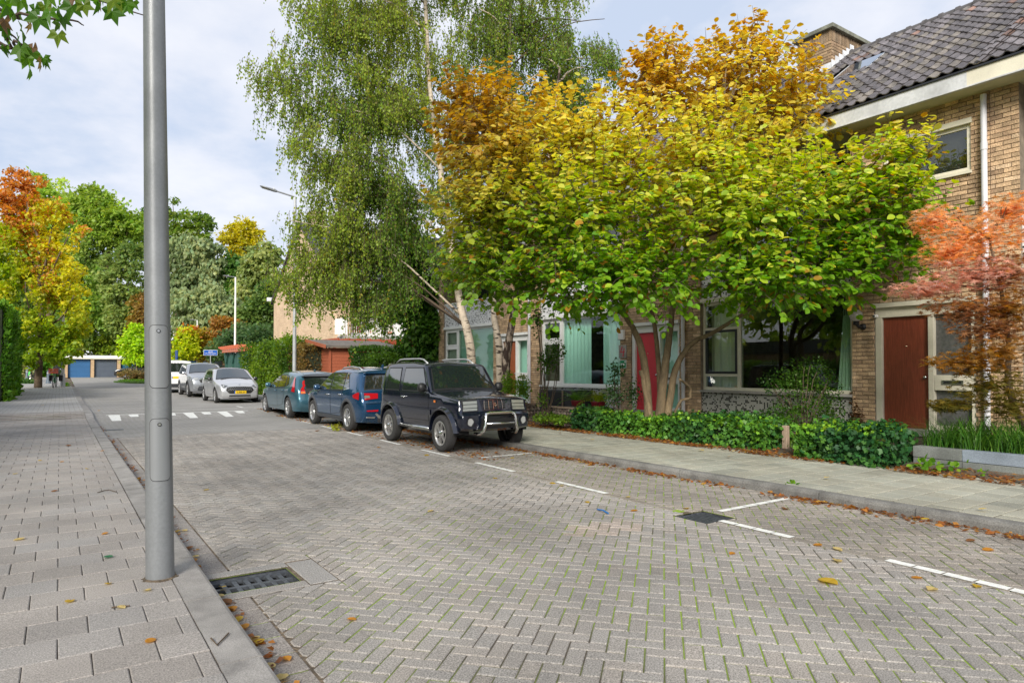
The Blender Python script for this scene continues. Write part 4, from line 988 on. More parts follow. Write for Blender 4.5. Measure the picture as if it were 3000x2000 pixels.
# green board fence with an orange beam roof
T = thing('board_fence', 'dark green board fence under an orange rafter canopy beside the hatchbacks', 'fence', (9.05, 42.3, zp(42)+.1)); ftop = 2.55
me = None
for i in range(52):
    if me is None: o = MB().box((9.0, 0, 0), (9.025, .138, ftop-.3)).build('board', 'fence_green', T); me = o.data
    else: o = link('board', me, T)
    o.location = (rnd.uniform(-.006, .006), 38.4+.15*i, .25)
for i in range(5):
    y = 38.6+1.9*i; MB().box((8.88, y-.06, .2), (8.998, y+.06, ftop)).build('post', 'fence_green', T)
    for s in (-1, 1): MB().bar((8.94, y, ftop-.75), (8.94, y+s*.5, ftop-.03), .08, .08).build('brace', 'fence_green', T)
MB().box((8.72, 40.4, ftop+.001), (8.80, 46.4, ftop+.20)).build('beam', 'orange_beam', T); MB().box((9.2, 40.4, ftop+.001), (9.28, 46.4, ftop+.20)).build('beam', 'orange_beam', T); me = None
for i in range(11):
    if me is None: o = MB().prism([(8.45, ftop+.30), (8.6, ftop+.2011), (9.4, ftop+.2011), (9.4, ftop+.37), (8.45, ftop+.37)], 0, .07, 'y').build('rafter', 'orange_beam', T); me = o.data
    else: o = link('rafter', me, T)
    o.location = (0, 40.5+.56*i, 0)
mat('bin_green', (.01, .035, .03), .5)
p = atd(645, 1080, 50); t = thing('container', 'dark green container with a small orange label left of the board fence', 'container', (p.x, p.y, zp(p.y)))
MB().box((p.x-.45, p.y-.4, zp(p.y)), (p.x+.5, p.y+.4, zp(p.y)+1.35)).build('bin_body', 'bin_green', t, bevel=.05); MB().box((p.x-.05, p.y-.41, zp(p.y)+1.0), (p.x+.2, p.y-.402, zp(p.y)+1.08)).build('sticker', 'orange_paint', t)
# bollards on the footpath
for (x, y, lb) in ((-1.1, 49.7, 'nearest dark grey bollard, standing at the end of the left pavement'), (-1.95, 60.5, 'dark grey bollard half hidden by the pale shrub near the hedge'), (-.62, 55.6, 'dark grey bollard just left of the bicycle with the child seat')):
    t = thing('bollard', lb, 'bollard', (x, y, zp(y)+.08), group='bollards on the footpath'); z = zp(y)+.08
    MB().lathe([(.17, 0), (.15, .12), (.115, .3), (.10, .8), (.09, .86), (.0001, .88)], (x, y, z), 'z', 14).build('shaft', 'bollard_grey', t, smooth=True); MB().lathe([(.104, .66), (.108, .665), (.108, .74), (.104, .745)], (x, y, z), 'z', 14).build('band', 'galv', t)

# bicycles
mat('rubber', (.018, .018, .019), .8); mat('bike_green', (.05, .22, .10), .4); mat('crate_red', (.55, .07, .03), .5); mat('seat_grey', (.17, .19, .22), .6); mat('bag_black', (.02, .02, .022), .7); mat('chrome', (.75, .75, .76), .12, 1.); mat('frame_dark', (.03, .035, .04), .4); mat('cloth_green', (.10, .55, .12), .8)
def bike(label, loc, rz, full=True):
    t = thing('bicycle', label, 'bicycle', loc, rz, local=True)      # +x is forward
    for x in (.54, -.54):
        wh = MB().lathe([(.30, -.012), (.33, -.02), (.35, 0), (.33, .02), (.30, .012), (.30, -.012)], (x, 0, .35), 'y', 24).build('wheel', 'rubber', t, smooth=True)
        s = MB()
        for k in range(10): a = 2*PI*k/10; s.tube([(x, 0, .35), (x+.31*math.cos(a), 0, .35+.31*math.sin(a))], .003, 4)
        s.build('spokes', 'steel', wh); MB().lathe([(.285, -.014), (.305, -.014), (.305, .014), (.285, .014)], (x, 0, .35), 'y', 24).build('rim', 'steel', wh)
        MB().add([p for k in range(9) for p in ((x+.375*math.cos(.1+k*.36), -.03, .35+.375*math.sin(.1+k*.36)), (x+.375*math.cos(.1+k*.36), .03, .35+.375*math.sin(.1+k*.36)))], [(2*k, 2*k+1, 2*k+3, 2*k+2) for k in range(8)]).build('mudguard', 'frame_dark', t)
    f = MB(); f.tube([(-.54, 0, .35), (-.1, 0, .3), (.32, 0, .85)], .02, 8); f.tube([(-.1, 0, .3), (-.22, 0, .92)], .018, 8); f.tube([(-.54, 0, .35), (-.2, 0, .75), (.30, 0, .82)], .014, 8); f.tube([(.54, 0, .35), (.34, 0, .78), (.28, 0, 1.05)], .018, 8); f.build('frame', 'bike_green' if full else 'frame_dark', t)
    h = MB(); h.tube([(.12, -.32, 1.06), (.26, -.24, 1.10), (.30, 0, 1.07), (.26, .24, 1.10), (.12, .32, 1.06)], .013, 8); h.build('handlebar', 'steel', t)
    s = MB(); s.lathe([(.0001, .05), (.06, .045), (.10, .02), (.09, 0), (.0001, -.01)], (-.24, 0, .95), 'z', 14); s.build('saddle', 'black', t, smooth=True)
    MB().bar((-.1, -.1, .3), (-.1, .1, .3), .03, .03).build('crank', 'steel', t); MB().tube([(.5, .02, .62), (.62, .02, .66)], .045, 10).build('headlight', 'chrome', t)
    for s in (-1, 1): MB().tube([(-.3, s*.05, .3), (-.36, s*.3, .0)], .012, 6).build('kickstand', 'steel', t)
    MB().box((-.85, -.07, .74), (-.3, .07, .76)).build('carrier', 'frame_dark', t)
    if full:
        for s in (-1, 1): MB().box((-.78, s*.24-.1, .38), (-.36, s*.24+.1, .75)).build('pannier', 'bag_black', t, bevel=.04)
        c = MB(); 
        for k in range(4): z = .86+.075*k; c.box((.38, -.22, z), (.40, .22, z+.045)); c.box((.72, -.22, z), (.74, .22, z+.045)); c.box((.40, -.22, z), (.72, -.205, z+.045)); c.box((.40, .205, z), (.72, .22, z+.045))
        for x in (.38, .72):
            for y in (-.22, .2): c.box((x, y, .86), (x+.02, y+.02, 1.14))
        c.box((.38, -.22, .85), (.74, .22, .865)); o = c.build('crate', 'crate_red', t); o['kind'] = 'stuff'
        b = MB(); b.lathe([(.0001, .78), (.17, .80), (.19, 1.0), (.17, 1.3), (.14, 1.48), (.09, 1.55), (.0001, 1.57)], (-.58, 0, 0), 'z', 16); b.build('child_seat', 'seat_grey', t, smooth=True)
    else:
        MB().add([(-.35, -.16, .7), (.2, -.2, 1.05), (.25, .1, 1.2), (-.4, .15, 1.0), (-.35, -.2, .4), (.1, -.25, .6)], [(0, 1, 2, 3), (0, 4, 5, 1)]).build('cloth', 'cloth_green', t)
        MB().lathe([(.0001, .76), (.16, .8), (.17, 1.15), (.12, 1.25), (.0001, 1.27)], (-.6, 0, 0), 'z', 14).build('child_seat', 'seat_grey', t, smooth=True)
bike('bicycle with grey child seat, red crate and black panniers at the end of the pavement', (-.23, 47.6, zp(47.6)+.08), -PI/2-.12)
bike('farther bicycle with a green cloth, parked by the shrubs left of the bollards', (-1.55, 58.5, zp(58.5)+.08), -PI/2+.4, False)
# ---------------------------------------------------------------- plants: leaves are real small blades, coloured one by one
mat('post_wood', (.30, .22, .16), .85, mott=.25, mscale=12, stretch=(6, 6, 1)); mat('planter_grey', (.155, .165, .155), .85, mott=.25, mscale=3, mott2=.25, m2scale=90, bump=.3, bscale=80); mat('planter_blue', (.20, .235, .28), .8, mott=.2, mscale=4, mott2=.2, m2scale=60)
leaf_mat('leaf', .55); leaf_mat('needle', .25, .6, .2); leaf_mat('ivy_leaf', .25, .5, .35); leaf_mat('blade', .35, .4, .4)
mat('bark', (.12, .085, .055), .95, mott=.4, mscale=7, mott2=.3, m2scale=50, bump=.9, bscale=40, bdist=.02)
mat('hazel_bark', (.16, .115, .065), .85, mott=.35, mscale=6, mott2=.25, m2scale=40, bump=.6, bscale=35, bdist=.012, stretch=(1, 1, .4))
mat('twig', (.085, .06, .04), .9); mat('shade_core', (.018, .024, .010), 1.0, mott=.5, mscale=8)
def birch_bark(name, pale, dark, lo, hi, st):
    m = mat(name, pale, .8, mott=.18, mscale=5, mott2=.15, m2scale=40, bump=.5, bscale=30, bdist=.012); t = m.node_tree; N = t.nodes; L = t.links; b = N['Principled BSDF']; src = b.inputs['Base Color'].links[0].from_socket
    g = N.new('ShaderNodeNewGeometry'); mp = N.new('ShaderNodeMapping'); mp.inputs['Scale'].default_value = st; L.new(g.outputs['Position'], mp.inputs[0])
    n = N.new('ShaderNodeTexNoise'); n.inputs['Scale'].default_value = 1; n.inputs['Detail'].default_value = 5; L.new(mp.outputs[0], n.inputs['Vector'])
    r = N.new('ShaderNodeMapRange'); r.inputs['From Min'].default_value = lo; r.inputs['From Max'].default_value = hi; L.new(n.outputs['Fac'], r.inputs['Value'])
    x = N.new('ShaderNodeMix'); x.data_type = 'RGBA'; L.new(r.outputs[0], x.inputs[0]); L.new(src, x.inputs[6]); x.inputs[7].default_value = (*dark, 1); L.new(x.outputs[2], b.inputs['Base Color'])
birch_bark('birch_bark', (.50, .42, .33), (.045, .03, .022), .56, .62, (3.5, 3.5, 15)); birch_bark('old_birch_bark', (.42, .33, .26), (.05, .03, .022), .42, .52, (11, 11, 4.5))

def tm(vs, fs): return np.array(vs, float), np.array(fs, int)
T_DIA = tm([(0, 0, 0), (.42, .36, .05), (1, 0, -.06), (.42, -.36, .05)], [(0, 3, 2, 1)])
T_ROUND = tm([(0, 0, 0), (.16, .30, .04), (.55, .43, .07), (.88, .24, .02), (1.05, 0, -.1), (.88, -.24, .02), (.55, -.43, .07), (.16, -.30, .04), (.5, 0, -.02)], [(0, 8, 2, 1), (8, 4, 3, 2), (0, 7, 6, 8), (8, 6, 5, 4)])
def lobed(n, a0, a1, tip, notch, cx=.30, fold=.06):
    vs = [(cx, 0, 0)]; fs = []
    A = [math.radians(a0+(a1-a0)*i/(n-1)) for i in range(n)]
    ln = [tip*(1-.38*abs(2*i/(n-1)-1)**1.6) for i in range(n)]
    st = A[1]-A[0]; no = [A[0]-st*.55]+[(A[i]+A[i+1])/2 for i in range(n-1)]+[A[-1]+st*.55]
    for a in no: vs.append((cx+notch*math.cos(a), notch*math.sin(a), fold))
    for a, l in zip(A, ln): vs.append((cx+l*math.cos(a), l*math.sin(a), -.05))
    for i in range(n): fs.append((0, 1+i, 2+n+i, 2+i))
    return tm(vs, fs)
T_MAPLE = lobed(5, -115, 115, .70, .34); T_IVY = lobed(5, -120, 120, .62, .42); T_STAR = lobed(7, -125, 125, .75, .17, .25, .0)
def nrm(a): return a/np.maximum(np.linalg.norm(a, axis=1, keepdims=True), 1e-9)
def leaves(name, P, A, N, S, C, T, m, parent):
    A = nrm(A); B = nrm(np.cross(N, A)); N = np.cross(A, B); v, f = T; k = len(v)
    V = P[:, None, :]+S[:, None, None]*(v[None, :, 0, None]*A[:, None, :]+v[None, :, 1, None]*B[:, None, :]+v[None, :, 2, None]*N[:, None, :])
    F = (f[None]+(np.arange(len(P))*k)[:, None, None]).reshape(-1, f.shape[1])
    o = npmesh(name, V.reshape(-1, 3), F, m, np.repeat(np.clip(C, 0, 1), k, axis=0), parent); o['kind'] = 'stuff'; return o
def rods(name, P0, P1, r0, r1, m, parent, P2=None):
    """many thin three-sided twigs at once, straight or with one bend"""
    pts = [P0, P1] if P2 is None else [P0, P1, P2]; n = len(P0); d = nrm(pts[-1]-P0+1e-6); ref = np.where(np.abs(d[:, 2:3]) < .9, np.array([[0, 0, 1.]]), np.array([[1., 0, 0]])); a = nrm(np.cross(d, ref)); b = np.cross(d, a)
    V = []; rr = np.linspace(r0, r1, len(pts))
    for p, r in zip(pts, rr):
        for j in range(3): t = 2*PI*j/3; V.append(p+a*(r*math.cos(t))+b*(r*math.sin(t)))
    V = np.stack(V, 1).reshape(-1, 3); f = [(3*s+j, 3*s+(j+1) % 3, 3*s+3+(j+1) % 3, 3*s+3+j) for s in range(len(pts)-1) for j in range(3)]
    F = (np.array(f)[None]+(np.arange(n)*3*len(pts))[:, None, None]).reshape(-1, 4)
    o = npmesh(name, V, F, m, None, parent); o['kind'] = 'stuff'; return o
def unit(n): return nrm(NR.normal(size=(n, 3)))
_ph = NR.uniform(0, 6.28, (6, 3)); _fr = NR.normal(size=(6, 3))
def cn(P, s):
    """a smooth random field, about -1..1"""
    return sum(np.sin(P @ _fr[i]*s+_ph[i, 0]) for i in range(6))/2.6
def mixc(a, b, t): t = np.clip(t, 0, 1)[:, None]; return np.array(a)[None]*(1-t)+np.array(b)[None]*t
def vary(C, v=.25, hue=.08):
    k = 1+NR.uniform(-v, v, (len(C), 1)); h = NR.normal(0, hue, (len(C), 1)); return C*k*np.c_[1+h, np.ones_like(h), 1-h]
def lobe(px, py, D, rx, ry, rd=None):
    """an ellipsoid of crown: place and radii read off the photograph at a given distance"""
    c = atd(px, py, D); return (np.array(c), rx*D/FPX, ry*D/FPX, rd if rd else rx*D/FPX*.8)
RT = np.array(_r); UPV = np.array((0, 0, 1.)); FWV = np.array(_f0)
def fill(lobes, n, shell=.55):
    w = np.array([(l[1]*l[2]*l[3])**.72 for l in lobes]); k = NR.choice(len(lobes), n, p=w/w.sum()); u = unit(n); r = 1-shell*NR.random(n)**1.6
    c = np.array([l[0] for l in lobes])[k]; R = np.array([[l[1], l[2], l[3]] for l in lobes])[k]; q = u*R*r[:, None]
    P = c+q[:, :1]*RT+q[:, 1:2]*UPV+q[:, 2:]*FWV; O = nrm(u[:, :1]*RT+u[:, 1:2]*UPV+u[:, 2:]*FWV); return P, O, k
def limb(mb, pts, r0, r1, n=9, wob=.03, sub=3):
    """a tapering, slightly crooked limb through the given points"""
    P = [Vector(p) for p in pts]; Q = []
    for i in range(len(P)-1):
        a = P[max(i-1, 0)]; b = P[i]; c = P[i+1]; d = P[min(i+2, len(P)-1)]
        for s in range(sub):
            t = s/sub; q = .5*((2*b)+(c-a)*t+(2*a-5*b+4*c-d)*t*t+(3*b-a-3*c+d)*t**3)
            Q.append(q+Vector((rnd.uniform(-wob, wob), rnd.uniform(-wob, wob), 0)) if (i or s) else q)
    Q.append(P[-1]); m = len(Q); mb.tube(Q, [r0+(r1-r0)*(i/(m-1))**.8 for i in range(m)], n); return Q

def far_tree(name, label, lobes, n, size, pal, cat='tree', group=None, shell=.6, trunk=None, droop=0., base=None, tmpl=None, cs=.35, vv=.3, sprays=.12):
    cx = np.mean([l[0] for l in lobes], axis=0); zb = zp(float(cx[1])) if base is None else base
    t = thing(name, label, cat, (float(cx[0]), float(cx[1]), zb), group=group); mb = MB()
    low = min(float(l[0][2]-l[2]) for l in lobes); hgt = max(float(l[0][2]+l[2]) for l in lobes)-zb; r0 = max(.05, hgt*.016) if trunk is None else trunk
    top = Vector(cx); limb(mb, [(cx[0], cx[1], zb-.1), (cx[0]+.1, cx[1], zb+(top.z-zb)*.5), tuple(top)], r0, r0*.4, 7, .05)
    mb.build('trunk', 'bark', t, smooth=True); bb = MB()
    for l in lobes[:14]:
        s = Vector((cx[0], cx[1], zb+(float(l[0][2])-zb)*rnd.uniform(.45, .8))); limb(bb, [s, (s+Vector(l[0]))/2+Vector((0, 0, -.2)), tuple(l[0]+RT*float(l[1])*rnd.uniform(-.6, .6)+UPV*float(l[2])*.5)], r0*.4, r0*.1, 5, .05)
    if bb.v: stuff(bb.build('branches', 'bark', t, smooth=True))
    # clumps inside the lobes so that the crown has light and dark masses with gaps between
    n = int(n*1.35); m = max(12, n//46); Pc, Oc, k = fill(lobes, m, shell); rc = NR.uniform(.5, 1.25, m)*size*3.2
    j = NR.integers(0, m, n); u = unit(n); P = Pc[j]+u*(rc[j]*NR.random(n)**.45)[:, None]*np.array([1, 1, .75]); 
    A = unit(n)*.8+Oc[j]*.5+np.array([0, 0, -.25-droop]); N = unit(n)*.7+np.array([0, 0, .8])+u*.5
    h = cn(P, cs)*.5+.5; C = mixc(pal[0], pal[1], h+NR.normal(0, .2, n))
    if len(pal) > 2: zr = (P[:, 2]-low)/max(.1, (P[:, 2].max()-low)); C = np.where((NR.random(n) < np.clip((zr-.55)*2.2+cn(P, cs*1.7)*.5, 0, 1))[:, None], np.array(pal[2])[None], C)
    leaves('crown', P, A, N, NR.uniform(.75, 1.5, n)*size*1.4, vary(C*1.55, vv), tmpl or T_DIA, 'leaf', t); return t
L = lobe
WG = 'trees of the wood behind the garages'
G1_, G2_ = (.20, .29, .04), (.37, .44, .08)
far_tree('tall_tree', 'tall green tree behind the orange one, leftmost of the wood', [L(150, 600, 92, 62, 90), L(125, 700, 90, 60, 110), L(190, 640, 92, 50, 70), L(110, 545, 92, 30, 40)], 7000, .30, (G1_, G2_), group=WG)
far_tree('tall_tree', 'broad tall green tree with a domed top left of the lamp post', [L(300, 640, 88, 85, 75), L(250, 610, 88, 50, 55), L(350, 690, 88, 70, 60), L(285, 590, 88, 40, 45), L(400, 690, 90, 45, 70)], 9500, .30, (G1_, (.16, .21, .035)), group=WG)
far_tree('tall_tree', 'loose tall tree with airy top just right of the lamp post', [L(520, 650, 95, 40, 45), L(580, 655, 95, 42, 35), L(505, 610, 95, 18, 25), L(545, 700, 95, 70, 40), L(440, 660, 95, 45, 60)], 5000, .30, ((.07, .13, .025), (.15, .21, .03)), group=WG)
far_tree('dark_tree', 'dark green tree with a bare trunk at the wood edge left of the lamp post', [L(250, 850, 84, 60, 80), L(270, 930, 82, 70, 70), L(210, 900, 84, 50, 110)], 6500, .30, ((.075, .14, .025), (.16, .24, .04)), group=WG)
far_tree('slender_tree', 'light olive tree between the orange tree and the domed tall tree', [L(225, 760, 86, 55, 75), L(190, 800, 86, 45, 60), L(250, 800, 86, 45, 80)], 5000, .26, ((.12, .19, .035), (.24, .30, .06)), group=WG)
far_tree('slender_tree', 'olive green slender tree behind the lamp post with pale stems', [L(340, 830, 80, 45, 95), L(390, 800, 80, 45, 100), L(360, 930, 80, 45, 60)], 6000, .26, ((.10, .16, .035), (.20, .25, .07)), group=WG)
far_tree('brown_tree', 'brown-orange autumn tree half hidden by the lamp post', [L(410, 920, 78, 26, 62)], 2200, .22, ((.17, .09, .03), (.22, .16, .03)), group=WG)
WP = ((.13, .17, .07), (.27, .31, .15))
far_tree('willow_tree', 'pale silvery willow with a rounded top right of the lamp post', [L(545, 740, 80, 52, 60), L(600, 760, 80, 50, 65), L(570, 830, 80, 70, 70), L(515, 800, 80, 35, 90)], 9500, .30, WP, group=WG, droop=1.2, cs=.6)
far_tree('willow_tree', 'lower grey-green willow behind the two young maples', [L(545, 900, 72, 50, 70), L(620, 900, 72, 55, 65), L(670, 930, 72, 45, 65), L(580, 960, 72, 60, 45)], 9000, .27, ((.09, .13, .05), (.22, .26, .12)), group=WG, droop=1.2, cs=.6)
far_tree('dark_tree', 'dark green round tree between the willow and the yellow tree', [L(665, 800, 82, 45, 65), L(700, 850, 82, 45, 60)], 5000, .28, ((.055, .125, .028), (.12, .21, .04)), group=WG)
far_tree('yellow_tree', 'bright yellow-topped tree rising over the wood near the birch', [L(690, 690, 92, 38, 36), L(728, 690, 92, 36, 38), L(712, 672, 92, 30, 28), L(715, 740, 92, 45, 40)], 4500, .26, ((.33, .30, .02), (.45, .38, .03)), group=WG)
far_tree('willow_tree', 'yellowish pale willow right of the yellow tree, behind the birch', [L(745, 790, 78, 45, 70), L(785, 800, 78, 50, 90), L(735, 880, 78, 55, 60)], 7500, .28, ((.14, .19, .05), (.27, .29, .10)), group=WG, droop=1., cs=.6)
far_tree('dark_tree', 'dark bushy tree beside the far edge of the pale gable', [L(745, 940, 66, 50, 65), L(785, 900, 66, 35, 80), L(720, 990, 66, 50, 40), L(660, 1010, 68, 60, 40), L(830, 900, 66, 40, 90)], 9500, .22, ((.05, .10, .025), (.12, .18, .04)), group=WG)
# background filler beyond, reads as one mass
P, O, k = fill([L(230, 930, 100, 260, 110, 6), L(225, 800, 100, 120, 110, 6), L(650, 950, 100, 260, 110, 6), L(950, 900, 100, 160, 130, 6), L(60, 850, 100, 120, 200, 6)], 26000, .9)
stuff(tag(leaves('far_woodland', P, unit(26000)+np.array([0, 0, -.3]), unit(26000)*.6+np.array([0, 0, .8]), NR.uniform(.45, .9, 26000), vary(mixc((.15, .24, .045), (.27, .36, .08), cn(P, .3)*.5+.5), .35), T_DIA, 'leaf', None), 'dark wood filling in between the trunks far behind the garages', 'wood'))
# nearer small trees and shrubs at the turn
ACID = ((.22, .36, .015), (.38, .45, .02))
far_tree('young_maple', 'small bright lime-green tree in front of the garages, left of the lamp post', [L(392, 1015, 62, 38, 42), L(400, 980, 62, 22, 28), L(380, 1040, 62, 32, 24), L(418, 1030, 62, 24, 34)], 4200, .17, ACID)
far_tree('young_maple', 'small yellow-green tree with a red-tinged top above the white car', [L(545, 1010, 58, 30, 42), L(535, 1040, 58, 30, 22), L(550, 975, 58, 20, 26)], 3600, .16, (ACID[0], (.40, .42, .02), (.42, .14, .03)))
far_tree('golden_shrub', 'thin golden upright shrub behind the street name sign', [L(590, 1010, 60, 26, 45), L(610, 1000, 60, 18, 40), L(575, 985, 60, 12, 30)], 2600, .15, ((.24, .20, .03), (.34, .26, .04)), cat='shrub')
far_tree('russet_shrub', 'russet brown shrub in front of the willow, above the board fence', [L(665, 955, 60, 38, 30), L(690, 975, 60, 24, 28)], 2200, .18, ((.16, .12, .03), (.26, .13, .03)), cat='shrub')
far_tree('dark_shrub', 'big dark green shrub growing over the board fence', [L(700, 1005, 50, 60, 36, 2.5), L(760, 1000, 50, 45, 40, 2.5), L(650, 1030, 52, 30, 32, 2), L(735, 970, 52, 50, 30, 2)], 7500, .15, ((.035, .075, .025), (.085, .14, .045)), cat='shrub')
far_tree('lime_shrub', 'light green bushes along the wood edge above the garage roofs', [L(230, 1020, 84, 70, 26, 2), L(300, 1005, 84, 60, 28, 2), L(340, 1025, 84, 50, 22, 2)], 3800, .22, ((.12, .19, .02), (.24, .29, .03)), cat='shrub')
far_tree('green_shrub', 'bright green bush behind the bollards and bicycles', [L(110, 1075, 64, 48, 42, 2), L(150, 1085, 64, 36, 40, 2), L(80, 1070, 64, 30, 40, 2)], 4200, .16, ((.06, .15, .012), (.16, .28, .02)), cat='shrub')
far_tree('pale_shrub', 'pale feathery shrub between the conifer hedge and the bollards', [L(72, 1095, 50, 20, 34, .7), L(62, 1080, 50, 14, 24, .6)], 1500, .13, ((.22, .24, .07), (.33, .32, .17)), cat='shrub', cs=1.5)
far_tree('low_shrub', 'low dark green cushion shrub at the foot of the conifer hedge', [L(75, 1126, 45, 25, 12, .6)], 900, .10, ((.03, .08, .02), (.08, .16, .03)), cat='shrub')
far_tree('island_shrub', 'brownish low shrubs on the grassy island by the black car', [L(385, 1100, 55, 30, 13, .8), L(425, 1098, 55, 22, 14, .8)], 1500, .12, ((.10, .11, .03), (.20, .13, .05)), cat='shrub')
# the autumn tree on the left
lb = [L(205, 690, 38, 45, 40), L(225, 800, 38, 38, 45), L(235, 890, 37.5, 32, 50), L(160, 620, 38.5, 50, 40), L(60, 560, 39.8, 65, 55), L(20, 620, 39.8, 70, 80), L(100, 650, 39.8, 75, 70), L(50, 740, 39.0, 100, 90), L(150, 740, 39.0, 55, 60), L(60, 860, 38.2, 115, 80), L(180, 860, 38.2, 65, 60), L(100, 970, 38.2, 120, 70), L(200, 960, 38.2, 55, 60), L(130, 1030, 38.2, 90, 40), L(-60, 800, 39.0, 90, 160), L(58, 500, 39.8, 26, 24)]
t = far_tree('autumn_tree', 'large tree turning orange-red at the top and yellow-green below, on the left', lb, 23000, .13, ((.17, .25, .014), (.40, .35, .018), (.38, .17, .04)), trunk=.22, cs=.55)
# clipped conifer hedge on the left: feathery fans
def box_pts(x0, y0, x1, y1, z0, z1, n, lump=.12, faces=('x0', 'x1', 'y0', 'y1', 'z1')):
    ar = {'x0': (y1-y0)*(z1-z0), 'x1': (y1-y0)*(z1-z0), 'y0': (x1-x0)*(z1-z0), 'y1': (x1-x0)*(z1-z0), 'z1': (x1-x0)*(y1-y0)}; w = np.array([ar[f] for f in faces]); k = NR.choice(len(faces), n, p=w/w.sum())
    P = np.c_[NR.uniform(x0, x1, n), NR.uniform(y0, y1, n), NR.uniform(z0, z1, n)]; N = np.zeros((n, 3)); ax = {'x': 0, 'y': 1, 'z': 2}
    for i, f in enumerate(faces):
        m = k == i; a = ax[f[0]]; hi = f[1] == '1'; P[m, a] = {'x0': x0, 'x1': x1, 'y0': y0, 'y1': y1, 'z1': z1}[f]; N[m, a] = 1 if hi else -1
    P += N*(cn(P, 2.2)*lump+NR.uniform(-lump*1.6, lump*.5, n))[:, None]; return P, N
def hedge(name, label, box, n, size, pal, T=T_DIA, m='leaf', lump=.1, shade_core=.16, cat='hedge', up=.3, cs=1.6, faces=('x0', 'x1', 'y0', 'y1', 'z1'), group=None, spike=0.):
    x0, y0, x1, y1, z0, z1 = box; t = thing(name, label, cat, ((x0+x1)/2, (y0+y1)/2, z0), group=group)
    c = MB().box((x0+shade_core, y0+shade_core, z0-.05), (x1-shade_core, y1-shade_core, z1-shade_core)); c.build('stems', 'shade_core', t)  # dark inner box added to block light, in place of stems
    P, N = box_pts(x0, y0, x1, y1, z0, z1, n, lump, faces); A = unit(n)*.7+N*.3+np.array([0, 0, up]); NN = N+unit(n)*.6
    if spike: P[:, 2] += (NR.random(n) < spike)*NR.random(n)*.3*(P[:, 2] > z1-.25)
    C = mixc(pal[0], pal[1], cn(P, cs)*.4+.45+NR.normal(0, .25, n)); leaves('foliage', P, A, NN, NR.uniform(.7, 1.35, n)*size, vary(C, .3), T, m, t); return t
hedge('conifer_hedge', 'tall clipped bright green conifer hedge at the left edge', (-5.5, 33, -1.75, 42.6, .1, 4.0), 14000, .19, ((.06, .16, .012), (.17, .34, .02)), m='needle', lump=.10, up=.7, faces=('x1', 'y1', 'z1'))
hedge('garden_hedge', 'lower green hedge along the left side, outside the view', (-5.5, 6, -3.2, 32.5, .1, 1.7), 5000, .22, ((.06, .14, .012), (.15, .27, .02)), lump=.12, faces=('x1', 'z1'))
hedge('clipped_hedge', 'big leafy green hedge along the pavement behind the teal hatchback', (8.35, 29.6, 9.7, 38.2, zp(33)+.1, 2.62), 15000, .115, ((.05, .12, .012), (.20, .31, .02)), lump=.16, faces=('x0', 'y0', 'z1'), spike=.3)
hedge('dry_hedge', 'brownish withered stretch of hedge beside the slim lamp post', (8.5, 28.2, 9.6, 29.9, zp(29)+.1, 2.55), 3600, .10, ((.18, .12, .05), (.24, .17, .04)), lump=.12, faces=('x0', 'y0', 'z1'))
hedge('clipped_hedge', 'dark green clipped hedge in front of the pergola, right of the shed', (9.9, 25.6, 17, 26.6, .3, 2.32), 11000, .10, ((.03, .085, .012), (.085, .17, .02)), lump=.10, faces=('x0', 'y0', 'z1'))
hedge('clipped_hedge', 'rounded lower hedge just behind the roof of the dark off-roader', (10.1, 24.4, 12.1, 25.4, .3, 1.95), 4200, .09, ((.04, .10, .012), (.10, .19, .02)), lump=.14, faces=('x0', 'y0', 'z1'))
# ivy-clad dark evergreen beside the terrace end
far_tree('ivy_clad_tree', 'dark ivy-clad evergreen filling the gap left of the terrace end', [L(1205, 830, 27, 75, 110), L(1225, 930, 27, 65, 120, .9), L(1190, 740, 27, 70, 90), L(1265, 980, 27, 30, 80, .8), L(1150, 880, 27.5, 50, 60)], 11000, .13, ((.018, .05, .010), (.06, .13, .018)), cs=1.1, base=.3)

